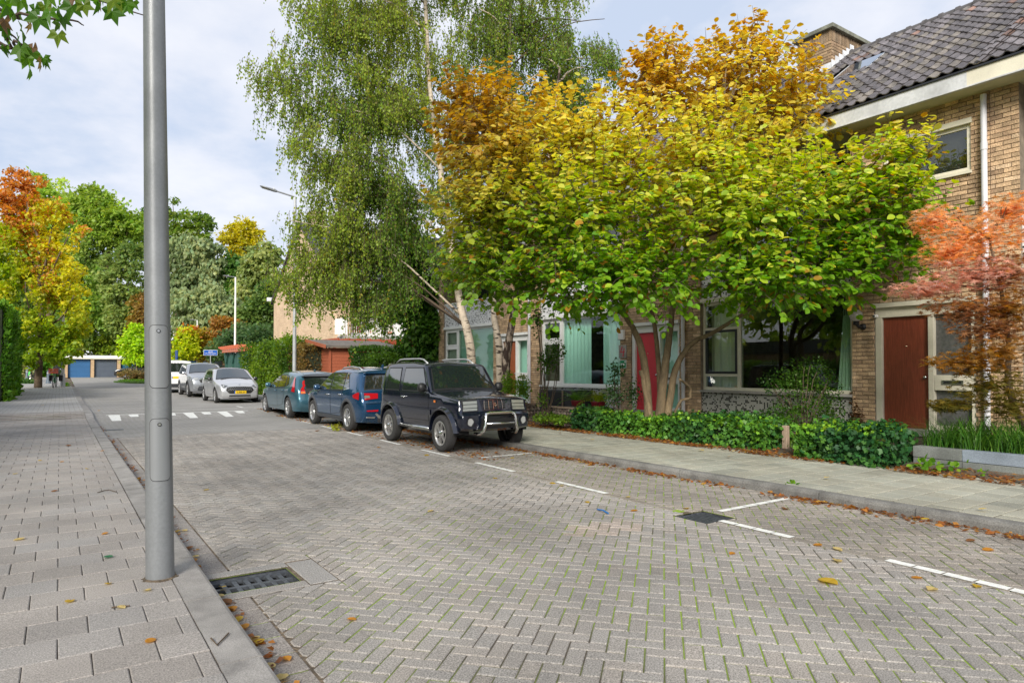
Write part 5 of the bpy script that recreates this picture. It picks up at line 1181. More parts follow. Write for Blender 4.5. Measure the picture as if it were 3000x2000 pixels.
# ---- birches: pale trunks, arching limbs, hanging strands of small leaves
def birch(label, trunk, lobes, nst, bark='birch_bark', lens=(.3, 1.0), r=(.13, .03), limbs=10, pal=((.135, .24, .028), (.34, .42, .05)), leafs=.07):
    t = thing('birch_tree', label, 'birch tree', tuple(trunk[0]), group='birches behind the off-roader'); mb = MB(); Q = limb(mb, trunk, r[0], r[1], 14, .012, 5); mb.build('trunk', bark, t, smooth=True)
    for i in range(limbs):
        l = lobes[i % len(lobes)]; tgt = Vector(l[0]+RT*float(l[1])*rnd.uniform(-.8, .8)+FWV*float(l[3])*rnd.uniform(-.7, .7)+UPV*float(l[2])*rnd.uniform(.1, .8))
        s = min((q for q in Q[len(Q)//4:]), key=lambda q: abs(q.z-(tgt.z-(tgt-q).length*.45))); mid = (s+tgt)/2+Vector((0, 0, .35*(tgt-s).length*.4)); b = MB()
        rr = r[0]*rnd.uniform(.18, .34); limb(b, [s, mid, tuple(tgt)], rr, rr*.3, 6, .03); b.build('branch', 'birch_bark' if i % 3 == 0 else 'twig', t, smooth=True)
    m0 = nst//15; P0_, O0_, k0 = fill(lobes, m0, .9); jj = NR.integers(0, m0, nst); P = P0_[jj]+unit(nst)*(NR.random((nst, 1))**.5)*np.array([.42, .42, .26]); O = O0_[jj]; ln = NR.uniform(lens[0], lens[1], nst)*(.6+.4*NR.random(nst)); side = nrm(O*np.array([1, 1, .0])+unit(nst)*.5)
    m1 = P+side*(ln*.16)[:, None]+np.array([0, 0, -1.])*(ln*.35)[:, None]; e = P+side*(ln*.22)[:, None]+np.array([0, 0, -1.])*ln[:, None]
    rods('hanging_twigs', P, m1, .006, .002, 'twig', t, e)
    cnt = np.maximum(6, (ln/.036).astype(int)); j = np.repeat(np.arange(nst), cnt); f = NR.random(len(j))**.85; s = f[:, None]
    pos = (1-s)**2*P[j]+2*s*(1-s)*m1[j]+s*s*e[j]; pos += NR.normal(0, .035, pos.shape); n = len(j)
    A = unit(n)*.6+np.array([0, 0, -.9]); N = unit(n); cl = cn(P, .9)[j]*.35+cn(pos, .5)*.3+.5
    C = mixc(pal[0], pal[1], cl+NR.normal(0, .22, n)); C = np.where((NR.random(n) < .05)[:, None], np.array([(.30, .26, .03)]), C)
    leaves('crown', pos, A, N, NR.uniform(.6, 1.25, n)*leafs, vary(C, .28), T_DIA, 'leaf', t); return t
q = lambda x, y, D: tuple(atd(x, y, D))
b0 = atx(1392, 1160, 9.9); b1 = atx(1468, 1160, 10.0); b2 = atx(1482, 1160, 10.05)
gz_ = .15
birch('big leaning birch with the widest drooping crown, left of the other trunks', [(b0.x, b0.y, gz_), q(1378, 1020, 18.3), q(1340, 850, 18.3), q(1290, 500, 18.3), q(1258, 250, 18.3), q(1240, -150, 18.3), q(1225, -500, 18.3)],
      [L(1000, 80, 18, 190, 160), L(1150, 30, 18.5, 240, 230), L(820, 215, 17.5, 90, 70), L(900, 330, 17.5, 120, 120), L(1050, 330, 18, 220, 170), L(1200, 300, 19, 190, 180), L(960, 560, 17.5, 130, 110), L(1130, 560, 18, 210, 160), L(1000, 740, 17.8, 150, 110), L(1150, 760, 18.3, 190, 110), L(930, 850, 17.6, 60, 50), L(1050, 850, 17.8, 70, 40), L(870, 690, 17.4, 80, 70), L(830, 800, 17.3, 40, 50), L(980, 800, 17.3, 90, 60), L(930, 480, 17.3, 110, 80), L(1040, 480, 17.5, 120, 90), L(900, 760, 17.3, 80, 60), L(1080, 820, 17.5, 90, 50), L(1110, 690, 17.6, 120, 70), L(880, 620, 17.3, 60, 40), L(1080, 900, 17.8, 90, 40), L(1000, 650, 17.4, 100, 60), L(1050, -250, 18.5, 330, 250)], 11000, r=(.15, .03), limbs=16)
birch('upright pale birch with dark bark bands, middle of the three trunks', [(b1.x, b1.y, gz_), q(1462, 1020, 18.1), q(1447, 900, 18.2), q(1470, 600, 18.4), q(1490, 200, 18.6), q(1500, -250, 18.6)],
      [L(1430, 120, 19, 150, 180), L(1580, 80, 19, 180, 190), L(1690, 130, 19, 100, 120), L(1450, 350, 19.2, 140, 120), L(1380, 560, 19, 110, 120), L(1600, 300, 19.5, 150, 110), L(1780, 175, 19, 40, 60), L(1500, -230, 19, 260, 230), L(1360, 760, 18.6, 90, 90)], 5600, r=(.125, .03), limbs=12)
birch('dark rough-barked birch, rightmost of the three trunks', [(b2.x, b2.y, gz_), q(1483, 1060, 18.0), q(1503, 930, 17.9), q(1530, 780, 17.9), q(1600, 500, 18.2), q(1640, 200, 18.4)],
      [L(1640, 250, 19, 120, 140), L(1700, 380, 19.5, 90, 90), L(1560, 480, 19.2, 110, 120)], 1000, bark='old_birch_bark', r=(.15, .03), limbs=6)

# ---- the hazel in front of the house: several stems, big round leaves, orange above and green below
hb = atd(1928, 1196, 13.7); hb.z = .22
t = thing('hazel_tree', 'wide multi-stemmed tree in autumn leaf, orange at the top, yellow-green below', 'tree', tuple(hb))
HZ = 13.6; stems = [[(1905, 1200), (1890, 1080), (1870, 996), (1844, 945), (1800, 880), (1700, 760), (1600, 600)], [(1926, 1200), (1945, 1106), (1957, 1021), (1966, 950), (1985, 820), (2050, 600), (2120, 350)], [(1946, 1200), (1972, 1106), (1995, 1047), (2036, 999), (2100, 968), (2230, 880), (2420, 700)], [(1912, 1200), (1888, 1120), (1878, 1085)], [(1935, 1200), (1925, 1000), (1880, 800), (1830, 560), (1800, 400)], [(1955, 1195), (1990, 1180), (2020, 1165), (2020, 1135), (1990, 1110)]]
tips = []
for i, s in enumerate(stems):
    mb = MB(); D0 = HZ+(-.1, .1, .05, -.15, .35, .1)[i]; pts = [atd(x, y, D0-.35*max(0, j-3)*(1 if i != 4 else -.6)) for j, (x, y) in enumerate(s)]; pts[0].z = .15
    r0 = (.095, .108, .085, .065, .06, .03)[i]; Q = limb(mb, pts, r0, .025 if i != 3 else .05, 12, .012, 4); mb.build('stem', 'hazel_bark', t, smooth=True); tips.append(Q)
hl = [L(1480, 420, 12.6, 170, 170, 1.3), L(1370, 330, 12.9, 80, 90, .8), L(1450, 620, 12.4, 165, 150, 1.2), L(1420, 780, 12.5, 110, 110, .8), L(1700, 430, 12.6, 150, 140, 1.2), L(1720, 640, 12.0, 260, 180, 1.3), L(1930, 260, 13.4, 110, 100, 1.0), L(2160, 260, 13.2, 190, 130, 1.2), L(2170, 160, 13.2, 90, 55, .6), L(1920, 180, 13.4, 45, 50, .4), L(2330, 330, 13, 110, 90, .8), L(2060, 480, 12.4, 300, 170, 1.4), L(2200, 640, 11.6, 330, 150, 1.3), L(2500, 600, 11.2, 190, 150, 1.0), L(2620, 640, 10.9, 110, 100, .7), L(2600, 470, 11.0, 90, 50, .5), L(2710, 440, 10.8, 60, 30, .35), L(1850, 810, 12, 300, 85, 1.3), L(2250, 820, 11.4, 260, 70, 1.0), L(1600, 830, 12.2, 160, 70, .9), L(2400, 780, 11.2, 200, 70, .8), L(2620, 760, 10.9, 90, 40, .5)]
bb = MB()
for l in hl:
    c = Vector(l[0]); Q = min(tips[:3]+[tips[4]], key=lambda Q: min((q-c).length for q in Q)); s = min(Q[len(Q)//2:], key=lambda q: (q-c).length+.6*max(0, q.z-c.z+.3))
    for k in range(3):
        e = c+Vector(unit(1)[0])*l[1]*.55; limb(bb, [s, (s+e)/2+Vector((0, 0, .12)), tuple(e)], .026, .008, 6, .03)
stuff(bb.build('branches', 'hazel_bark', t, smooth=True))
nt_ = 5600; P, O, k = fill(hl, nt_, .95); D = nrm(O*.9+np.array([0, 0, .45])+unit(nt_)*.55); ln = NR.uniform(.25, .6, nt_); E = P+D*ln[:, None]+np.array([0, 0, -.06]); M = (P+E)/2+np.array([0, 0, .04])
rods('twigs', P, M, .006, .0025, 'twig', t, E)
cnt = (ln/.058).astype(int)+3; j = np.repeat(np.arange(nt_), cnt); n = len(j); f = NR.random(n); pos = P[j]+(E-P)[j]*f[:, None]
sd = nrm(np.cross(D, np.array([0, 0, 1.])))[j]*np.where(NR.random(n) < .5, 1, -1)[:, None]; A = D[j]*.5+sd*.8+np.array([0, 0, -.42])+unit(n)*.35; N = np.array([0, 0, 1.])+unit(n)*.65+O[j]*.35; pos += A*.02
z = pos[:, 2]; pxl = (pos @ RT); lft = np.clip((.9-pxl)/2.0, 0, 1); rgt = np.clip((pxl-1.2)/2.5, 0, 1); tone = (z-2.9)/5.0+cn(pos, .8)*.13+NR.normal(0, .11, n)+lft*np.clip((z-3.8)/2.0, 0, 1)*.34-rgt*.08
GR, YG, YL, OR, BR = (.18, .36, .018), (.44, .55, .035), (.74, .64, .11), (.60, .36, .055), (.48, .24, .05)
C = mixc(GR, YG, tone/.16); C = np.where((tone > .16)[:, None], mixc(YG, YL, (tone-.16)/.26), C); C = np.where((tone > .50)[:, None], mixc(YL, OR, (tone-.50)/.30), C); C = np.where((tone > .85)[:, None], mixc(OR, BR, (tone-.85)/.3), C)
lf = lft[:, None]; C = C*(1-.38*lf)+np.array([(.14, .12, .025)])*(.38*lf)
C = np.where((NR.random(n) < .10)[:, None], C*np.array([(.85, 1.0, 1.3)])+np.array([(.03, .06, .03)]), C); C = np.where((NR.random(n) < .05)[:, None], np.array([(.42, .22, .03)]), C)
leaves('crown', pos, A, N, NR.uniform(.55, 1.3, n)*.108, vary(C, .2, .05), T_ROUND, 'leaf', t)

# ---- Japanese maple at the right edge
mbp = Vector((11.15, 3.55, .35)); t = thing('japanese_maple', 'japanese maple with coral pink top and bronze lower leaves at the right edge', 'tree', tuple(mbp))
ml_ = [(L(2860, 690, 9.3, 150, 60, .5), 0), (L(2960, 610, 9.2, 70, 50, .4), 0), (L(2740, 640, 9.4, 70, 45, .35), 0), (L(2700, 845, 9.4, 105, 24, .4), 1), (L(2860, 800, 9.2, 150, 50, .5), 1), (L(2780, 740, 9.3, 90, 40, .4), 0), (L(2960, 800, 9.1, 90, 70, .5), 2), (L(2830, 900, 9.2, 130, 40, .45), 2), (L(2900, 960, 9.1, 120, 45, .45), 2), (L(2820, 1060, 9.1, 110, 36, .4), 3), (L(2920, 1030, 9.0, 110, 55, .45), 3), (L(2900, 1130, 9.1, 110, 70, .45), 4), (L(2970, 1190, 9.0, 80, 50, .4), 4), (L(2960, 900, 9, 70, 60, .4), 3), (L(2780, 1185, 9.3, 50, 20, .25), 4)]
mb = MB(); hub = [limb(mb, [tuple(mbp), q(2960, 1150, 9.2), q(2955, 1000, 9.2), q(2930, 850, 9.2), q(2900, 700, 9.25)], .06, .015, 8, .012, 4)]; mb.build('trunk', 'bark', t, smooth=True); bb = MB()
for l, c in ml_:
    e = Vector(l[0]); s = min(hub[0], key=lambda p_: (p_-e).length+.5*max(0, p_.z-e.z+.1))
    for k in range(4): limb(bb, [s, (s+e)/2+Vector((0, 0, .05)), tuple(e+Vector(RT)*l[1]*rnd.uniform(-.9, .9)+Vector(FWV)*l[3]*rnd.uniform(-.7, .7))], .014, .004, 5, .02)
stuff(bb.build('branches', 'bark', t, smooth=True))
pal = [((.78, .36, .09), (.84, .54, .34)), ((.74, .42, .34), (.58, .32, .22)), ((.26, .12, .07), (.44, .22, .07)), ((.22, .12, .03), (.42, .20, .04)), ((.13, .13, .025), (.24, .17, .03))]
Pa, Ca = [], []
for l, c in ml_:
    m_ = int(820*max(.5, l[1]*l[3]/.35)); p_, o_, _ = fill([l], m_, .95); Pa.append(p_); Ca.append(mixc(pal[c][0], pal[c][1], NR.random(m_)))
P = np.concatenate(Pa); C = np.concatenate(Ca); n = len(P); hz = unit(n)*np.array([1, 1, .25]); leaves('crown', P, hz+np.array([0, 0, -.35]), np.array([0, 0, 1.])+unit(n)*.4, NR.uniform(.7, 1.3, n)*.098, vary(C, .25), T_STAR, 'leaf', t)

# ---- ivy hedges, shrubs, grasses, ferns in the front gardens
IV = ((.022, .085, .022), (.10, .25, .022))
def ivy(name, label, box, n, size=.075):
    t = hedge(name, label, box, n, size, IV, T_IVY, 'ivy_leaf', lump=.10, shade_core=.2, up=-.5, cs=2.6, faces=('x0', 'y0', 'y1', 'z1')); x0, y0, x1, y1, z0, z1 = box
    m = n//6; P, N = box_pts(x0, y0, x1, y1, z1-.05, z1+.02, m, .06, ('z1', 'x0')); C = mixc((.12, .30, .015), (.24, .42, .02), NR.random(m))
    leaves('young_leaves', P, unit(m)+np.array([0, 0, -.1]), N+unit(m)*.5+np.array([0, 0, .6]), NR.uniform(.6, 1.1, m)*size*.9, vary(C, .2), T_IVY, 'ivy_leaf', t); return t
ivy('ivy_hedge', 'long low ivy hedge in front of the multi-stemmed tree', (9.6, 6.75, 10.55, 11.7, .10, .55), 6500)
ivy('ivy_hedge', 'shorter bushy ivy hedge in front of the brown door', (9.35, 4.75, 10.25, 6.05, .10, .60), 2600)
tag(MB().box((10.0, 6.60, .1), (10.09, 6.69, .52)).build('wooden_post', 'post_wood', bevel=.01), 'short square wooden post at the right end of the long ivy hedge', 'post')
def shrub(name, label, lobes, n, size, pal, T=T_DIA, m='leaf', stems=8, base=None, cs=2., cat='shrub'):
    cx = np.mean([l[0] for l in lobes], axis=0); bz = .25 if base is None else base; t = thing(name, label, cat, (float(cx[0]), float(cx[1]), bz)); bb = MB()
    for i in range(stems):
        l = lobes[i % len(lobes)]; e = Vector(l[0]+unit(1)[0]*np.array([l[1], l[1], l[2]])*.6); limb(bb, [(cx[0]+rnd.uniform(-.1, .1), cx[1]+rnd.uniform(-.1, .1), bz-.05), ((cx[0]+e.x)/2+rnd.uniform(-.1, .1), (cx[1]+e.y)/2, (bz+e.z)/2), tuple(e)], .016, .005, 5, .02)
    stuff(bb.build('stems', 'twig', t, smooth=True)); P, O, k = fill(lobes, n, .9)
    leaves('foliage', P, unit(n)+O*.4, unit(n)*.6+np.array([0, 0, .8])+O*.3, NR.uniform(.7, 1.3, n)*size, vary(mixc(pal[0], pal[1], cn(P, cs)*.4+.5+NR.normal(0, .2, n)), .3), T, m, t); return t
SG = ((.025, .085, .012), (.11, .22, .02))
shrub('garden_shrub', 'loose dark green shrub in front of the dark picture window', [L(2370, 1085, 12.3, 75, 48, .35), L(2300, 1120, 12.2, 80, 42, .35), L(2400, 1140, 12.3, 70, 60, .35), L(2340, 1200, 12.2, 90, 50, .35), L(2430, 1210, 12.2, 50, 50, .3), L(2280, 1230, 12, 60, 45, .3)], 4600, .045, SG, stems=22)
shrub('dead_plant', 'dry brown climbing plant on the brick beside the brown door frame', [L(2510, 1180, 12.6, 18, 45, .12), L(2515, 1220, 12.5, 24, 30, .15)], 420, .06, ((.12, .06, .025), (.20, .11, .05)), stems=6)
shrub('slim_shrub', 'slender young shrub with bare stems in front of the mint-curtained window', [L(1625, 1030, 15.5, 32, 45, .25), L(1600, 1060, 15.5, 30, 40, .25), L(1575, 930, 15.8, 22, 60, .2), L(1590, 1170, 15.4, 20, 25, .2)], 900, .065, ((.045, .12, .015), (.13, .23, .025)), stems=14)
shrub('holly_shrub', 'dark glossy small shrub between the fern pots and the red door', [L(1805, 1090, 14.2, 26, 40, .2), L(1800, 1150, 14.1, 36, 40, .25), L(1855, 1150, 14.1, 25, 50, .2)], 650, .06, ((.02, .06, .015), (.05, .12, .03)), stems=14, m='ivy_leaf')
shrub('garden_bush', 'fresh green clipped bushes in front of the orange-brown door', [L(1490, 1130, 17.5, 26, 45, .5), L(1530, 1140, 17, 28, 45, .5)], 2600, .05, ((.06, .15, .012), (.16, .28, .02)), stems=6)
shrub('ivy_climber', 'dark ivy climbing a post beside the textured glass at the right', [L(2872, 960, 11.6, 26, 60, .18), L(2878, 1080, 11.5, 32, 90, .2), L(2885, 1190, 11.4, 30, 50, .2)], 1500, .075, IV, T_IVY, 'ivy_leaf', stems=5)
shrub('ground_shrubs', 'low green ground plants beside the wooden post', [L(2280, 1290, 12.2, 60, 26, .4), L(2340, 1295, 12, 60, 22, .4)], 1300, .06, ((.05, .13, .012), (.16, .27, .02)), stems=4)
shrub('ground_shrubs', 'low green ground cover in the gap left of the stone basket', [L(1600, 1222, 15.6, 40, 14, .5), L(1640, 1228, 15, 30, 14, .4)], 1300, .06, ((.06, .14, .012), (.18, .30, .03)), stems=4)
def blades(name, P, H, lean, wid, C, parent, m='blade'):
    n = len(P); a = NR.uniform(0, 2*PI, n); d = np.c_[np.cos(a), np.sin(a), np.zeros(n)]; s = np.c_[-np.sin(a), np.cos(a), np.zeros(n)]; V = []
    for f, w in ((0, 1), (.4, .9), (.75, .6), (1, .05)):
        c = P+d*(lean*H*f**2)[:, None]+np.array([0, 0, 1.])*(H*(f-.32*lean*f**2.2))[:, None]; V += [c-s*(wid*w/2), c+s*(wid*w/2)]
    V = np.stack(V, 1).reshape(-1, 3); F = (np.array([(0, 1, 3, 2), (2, 3, 5, 4), (4, 5, 7, 6)])[None]+(np.arange(n)*8)[:, None, None]).reshape(-1, 4); o = npmesh(name, V, F, m, np.repeat(C, 8, axis=0), parent); o['kind'] = 'stuff'; return o
# raised planter of concrete blocks with ornamental grass
t = thing('planter', 'raised planter of grey concrete blocks below the side window', 'planter', (10.5, 3.2, .1)); y = 4.62; k = 0
for L0 in (.62, .70, .72, .75, .75):
    for c, z0 in ((0, .07), (1, .226)):
        MB().box((10.0+rnd.uniform(-.006, .006), y-L0+.006, z0), (10.16, y, z0+.15)).build('block', 'planter_blue' if (c == 1 and k == 1) else 'planter_grey', t, bevel=.006)
    y -= L0; k += 1
for c, z0 in ((0, .07), (1, .226)):
    for i in range(3): MB().box((10.165+.6*i, 4.47, z0), (10.165+.6*i+.594, 4.62, z0+.15)).build('block', 'planter_grey', t, bevel=.006)
MB().box((10.17, 1.1, .05), (12.2, 4.46, .35)).build('earth', 'soil', t)
for i in range(3): tag(MB().box((11.3+.02*i, 2.0-.9*i, .36), (11.5+.02*i, 2.86-.9*i, .74+.0*i)).build('concrete_block', 'planter_blue', bevel=.01), ('pale blue-grey concrete block behind the ornamental grass, the one nearest the door', 'pale blue-grey concrete block behind the grass at the picture edge', 'pale concrete block behind the grass, beyond the picture edge')[i], 'block') if i < 2 else None
n = 3200; P = np.c_[NR.uniform(10.15, 11.3, n), NR.uniform(1.6, 4.6, n), np.full(n, .34)]; stuff(tag(blades('ornamental_grass', P, NR.uniform(.25, .62, n), NR.uniform(.4, 1.4, n), .011, vary(mixc((.03, .12, .015), (.12, .27, .03), NR.random(n)), .25), None), 'tufts of long green ornamental grass in the block planter', 'grass'))
n = 900; P = np.c_[NR.uniform(9.95, 11.9, n), NR.uniform(5.6, 7.0, n), np.full(n, .16)]; stuff(tag(blades('garden_grass', P, NR.uniform(.1, .3, n), NR.uniform(.3, 1.2, n), .012, vary(mixc((.07, .17, .015), (.22, .32, .04), NR.random(n)), .25), None), 'rough grass in the gap between the two ivy hedges', 'grass'))
n = 2600; P = np.c_[NR.uniform(3.6, 8.8, n), NR.uniform(55.2, 61.2, n), np.full(n, zp(58)+.1)]; P = P[((P[:, 0]-6.2)/2.6)**2+((P[:, 1]-58.2)/3.1)**2 < 1]; stuff(tag(blades('island_grass', P, NR.uniform(.08, .22, len(P)), NR.uniform(.2, .9, len(P)), .03, vary(mixc((.10, .25, .02), (.2, .36, .03), NR.random(len(P))), .2), None), 'bright grass on the island at the far turn', 'grass'))
# gabion baskets
mat('gabion_stone', tint=True, rough=.9, mott=.3, mscale=20, bump=.6, bscale=60, bdist=.01); mat('wire', (.16, .15, .13), .6, .6)
def gabion(label, x0, y0, x1, y1, z1, nmx):
    t = thing('gabion', label, 'stone basket', ((x0+x1)/2, (y0+y1)/2, .1)); w = MB(); st = .11; z0 = .1
    y = y0
    while y <= y1+.01: w.tube([(x0, y, z0), (x0, y, z1)], .0045, 5); w.tube([(x0, y, z1), (x1, y, z1)], .0045, 5); y += (y1-y0)/max(1, round((y1-y0)/st))
    x = x0
    while x <= x1+.01: w.tube([(x, y0, z0), (x, y0, z1)], .0045, 5); x += (x1-x0)/max(1, round((x1-x0)/st))
    z = z0
    while z <= z1+.01: w.tube([(x0, y0, z), (x0, y1, z)], .0045, 5); w.tube([(x0, y0, z), (x1, y0, z)], .0045, 5); z += (z1-z0)/round((z1-z0)/.16)
    stuff(w.build('wire_mesh', 'wire', t)); MB().box((x0+.09, y0+.09, z0), (x1-.02, y1-.02, z1-.07)).build('fill', 'soil', t); vs = []
    for v in range(5):
        bm = bmesh.new(); bmesh.ops.create_icosphere(bm, subdivisions=1, radius=.06)
        for vv in bm.verts: vv.co *= rnd.uniform(.72, 1.15); vv.co.z *= .75
        me = bpy.data.meshes.new('stone'); bm.to_mesh(me); bm.free(); c = rnd.choice([(.30, .25, .2), (.38, .34, .28), (.22, .17, .14), (.34, .25, .2)]); at = me.attributes.new('tint', 'FLOAT_COLOR', 'POINT'); at.data.foreach_set('color', [*c, 1]*len(me.vertices)); me.materials.append(MT['gabion_stone']); vs.append(me)
    n = 0
    for face in range(3):
        for i in range(60):
            if n >= nmx: break
            if face == 0: p = (x0+.055, y0+.05+((i*.105) % (y1-y0-.06)), z0+.05+.09*int(i*.105/(y1-y0-.06)))
            elif face == 1: p = (x0+.05+((i*.105) % (x1-x0-.04)), y0+.055, z0+.05+.09*int(i*.105/(x1-x0-.04)))
            else: p = (x0+.07+.1*(i % 4), y0+.06+.11*(i//4), z1-.06)
            if p[2] > z1-.03 or p[1] > y1-.03 or p[0] > x1: continue
            o = link('stone', rnd.choice(vs), t); o.location = (p[0]+rnd.uniform(-.01, .01), p[1]+rnd.uniform(-.01, .01), p[2]); o.rotation_euler = (rnd.uniform(0, 6), rnd.uniform(0, 6), rnd.uniform(0, 6)); n += 1
    f = MB(); 
    for a, b in (((x0-.02, y0-.02), (x0+.03, y0+.03)), ((x0-.02, y1-.03), (x0+.03, y1+.02))): f.box((*a, z0), (*b, z1+.03))
    f.box((x0-.02, y0+.031, z1-.01), (x0+.03, y1-.031, z1+.029)); f.box((x0+.031, y0-.02, z1-.01), (x1, y0+.03, z1+.028)); f.build('frame', 'post_wood', t)
gabion('wire basket of stones at the left end of the long ivy hedge', 9.75, 11.75, 10.4, 12.75, .56, 120)
gabion('wire basket of stones by the downspout, behind the front of the off-roader', 9.75, 14.0, 10.4, 15.0, .56, 90)
# heat pump box, flower pots with ferns
mat('pot_red', (.26, .02, .035), .5); mat('box_black', (.018, .018, .022), .45)
p = atx(1640, 1200, 11.6); t = thing('equipment_box', 'black ribbed cabinet under the mint-curtained window', 'cabinet', (11.7, p.y, .25)); ya, yb = atx(1680, 1190, 11.6).y, atx(1578, 1190, 11.6).y; zt = atx(1660, 1143, 11.6).z
MB().box((11.62, ya, .2), (12.3, yb, zt)).build('casing', 'box_black', t, bevel=.01); me = None
for i in range(22):
    if me is None: o = MB().box((11.6, 0, .26), (11.619, .03, zt-.06)).build('louvre', 'black_frame', t); me = o.data
    else: o = link('louvre', me, t)
    o.location = (0, ya+.55+i*(yb-ya-.6)/22, 0)
MB().box((11.59, ya+.46, .22), (11.619, ya+.5, zt-.01)).build('edge_strip', 'post_wood', t); MB().box((11.6, ya+.12, zt-.17), (11.619, ya+.28, zt-.1)).build('handle', 'galv', t)
def frond(mb, b, d, L_, c):
    pts = [b+d*(L_*f)+Vector((0, 0, L_*(.75*f-.85*f*f))) for f in [i/9 for i in range(10)]]; s = d.cross(Vector((0, 0, 1)))
    for i in range(9):
        a, e = pts[i], pts[i+1]; w = L_*.24*math.sin(PI*min(1, (i+.7)/9.4))
        for sg in (-1, 1): mb.add([tuple(a), tuple(a*.35+e*.65), tuple((a+e)/2+s*(sg*w)+d*w*.3-Vector((0, 0, w*.2)))], [(0, 1, 2)], c)
for i, (px, lb) in enumerate(((1693, 'red pot with a green fern, nearest the black cabinet'), (1752, 'red pot with a bright yellow-green fern, right of the other pot'))):
    p = atx(px, 1190, 10.75); t = thing('potted_fern', lb, 'potted plant', (p.x, p.y, .15)); MB().lathe([(.0001, .62), (.13, .62), (.17, .86), (.185, .88), (.17, .89), (.15, .85), (.0001, .84)], (p.x, p.y, -.2), 'z', 18).build('pot', 'pot_red', t, smooth=True)
    MB().box((p.x-.2, p.y-.2, .15), (p.x+.2, p.y+.2, .415)).build('stand', 'post_wood', t); mb = MB()
    for k in range(34): a = rnd.uniform(0, 2*PI); frond(mb, Vector((p.x+.07*math.cos(a), p.y+.07*math.sin(a), .65)), Vector((math.cos(a), math.sin(a), rnd.uniform(-.1, .9))).normalized(), rnd.uniform(.35, .62), (lambda c, v: tuple(x*v for x in c))(((.10, .22, .02) if i == 0 else (.26, .33, .02)), rnd.uniform(.7, 1.25)))
    stuff(mb.build('fronds', 'leaf', t, fix=False))
# the tree whose branch hangs into the top left corner
t = thing('maple_tree', 'green maple whose leafy branch hangs into the top left corner', 'tree', (-3.3, 2.6, .1)); mb = MB(); Q = limb(mb, [(-3.3, 2.6, 0), (-3.2, 2.7, 2), (-3.0, 2.9, 4), (-2.9, 3, 7)], .17, .06, 12, .02, 4); mb.build('trunk', 'bark', t, smooth=True)
P = np.array([-2.9, 2.6, 6.6])+unit(1300)*np.array([2.3, 2.6, 2.0])*(NR.random((1300, 1))**.35); keep = np.array([not visible(*p_, 60, 60) for p_ in P]); P = P[keep]; n = len(P)
leaves('crown', P, unit(n)+np.array([0, 0, -.4]), unit(n)*.5+np.array([0, 0, 1.]), NR.uniform(.8, 1.3, n)*.14, vary(mixc((.06, .15, .015), (.14, .24, .02), NR.random(n)), .25), T_MAPLE, 'leaf', t)
tw = MB(); ends = [[(-150, -60), (60, 40), (210, 60), (245, 75)], [(-150, 40), (40, 120), (90, 150), (140, 195)], [(-60, -120), (200, -30), (300, 5), (420, 45)], [(-150, 60), (10, 90), (60, 130)]]
DD = 3.5; spots = []
for e in ends:
    pts = [atd(x, y, DD+.1*i) for i, (x, y) in enumerate(e)]; W_ = limb(tw, [Q[8]]+pts, .014, .003, 6, .004, 4); spots += W_[5:]
tw.build('branch', 'twig', t, smooth=True); MV = []
for k in range(8):
    c = [(.09, .22, .02), (.13, .27, .025), (.07, .17, .02), (.10, .20, .03), (.20, .12, .06), (.16, .24, .03), (.11, .24, .02), (.22, .16, .05)][k]; mb = MB(); v, f = T_MAPLE; mb.add([(a, b_*1.0, -.25*a*a+.04*math.sin(9*b_)+z_) for a, b_, z_ in v], [tuple(x) for x in f], c); MV.append(mb.mesh('leaf', 'leaf'))
lp = [(20, 20), (60, 10), (100, 30), (45, 50), (15, 60), (130, 25), (120, 60), (85, 80), (150, 45), (175, 30), (185, 55), (165, 70), (90, 50), (170, 110), (35, 5), (20, 110), (50, 120), (30, 140), (15, 150), (75, 160), (95, 145), (80, 180), (100, 165), (110, 185), (125, 180), (85, 205), (140, 190), (65, 150), (220, 5), (240, 20), (215, 25), (300, 15), (285, 5), (330, 20), (320, 35), (365, 10), (380, 25), (345, 5), (395, 15), (310, -5), (250, -5), (140, 5), (5, 85), (55, 90)]
for i, (x, y) in enumerate(lp):
    p = atd(x, y-22, DD+rnd.uniform(-.25, .25)); o = link('leaf', MV[i % 8 if i % 3 else i % 4], t); s = rnd.uniform(.075, .115); o.scale = (s, s, s); o.location = p; d = Vector((rnd.uniform(-.5, .5), rnd.uniform(-.5, .5), -1)).normalized(); o.rotation_euler = d.to_track_quat('X', 'Z').to_euler(); o.rotation_euler.rotate_axis('X', rnd.uniform(-1.2, 1.2))
# trees across the street from the houses, seen only in the window panes
for (x, y, lb) in ((-9, 9, 'green tree across from the near house, mirrored in its window'), (-10, 19, 'green tree across the street behind the conifer hedge'), (-11, 29, 'green tree far along the left side behind the hedge')):
    lo = [(np.array([x, y, 5.5]), 3.0, 2.6, 3.0), (np.array([x+.5, y+1.5, 8.0]), 2.4, 2.2, 2.4), (np.array([x, y-1.8, 7.0]), 2.2, 2.0, 2.2)]; far_tree('street_tree', lb, lo, 2600, .28, (G1_, G2_), base=.1)
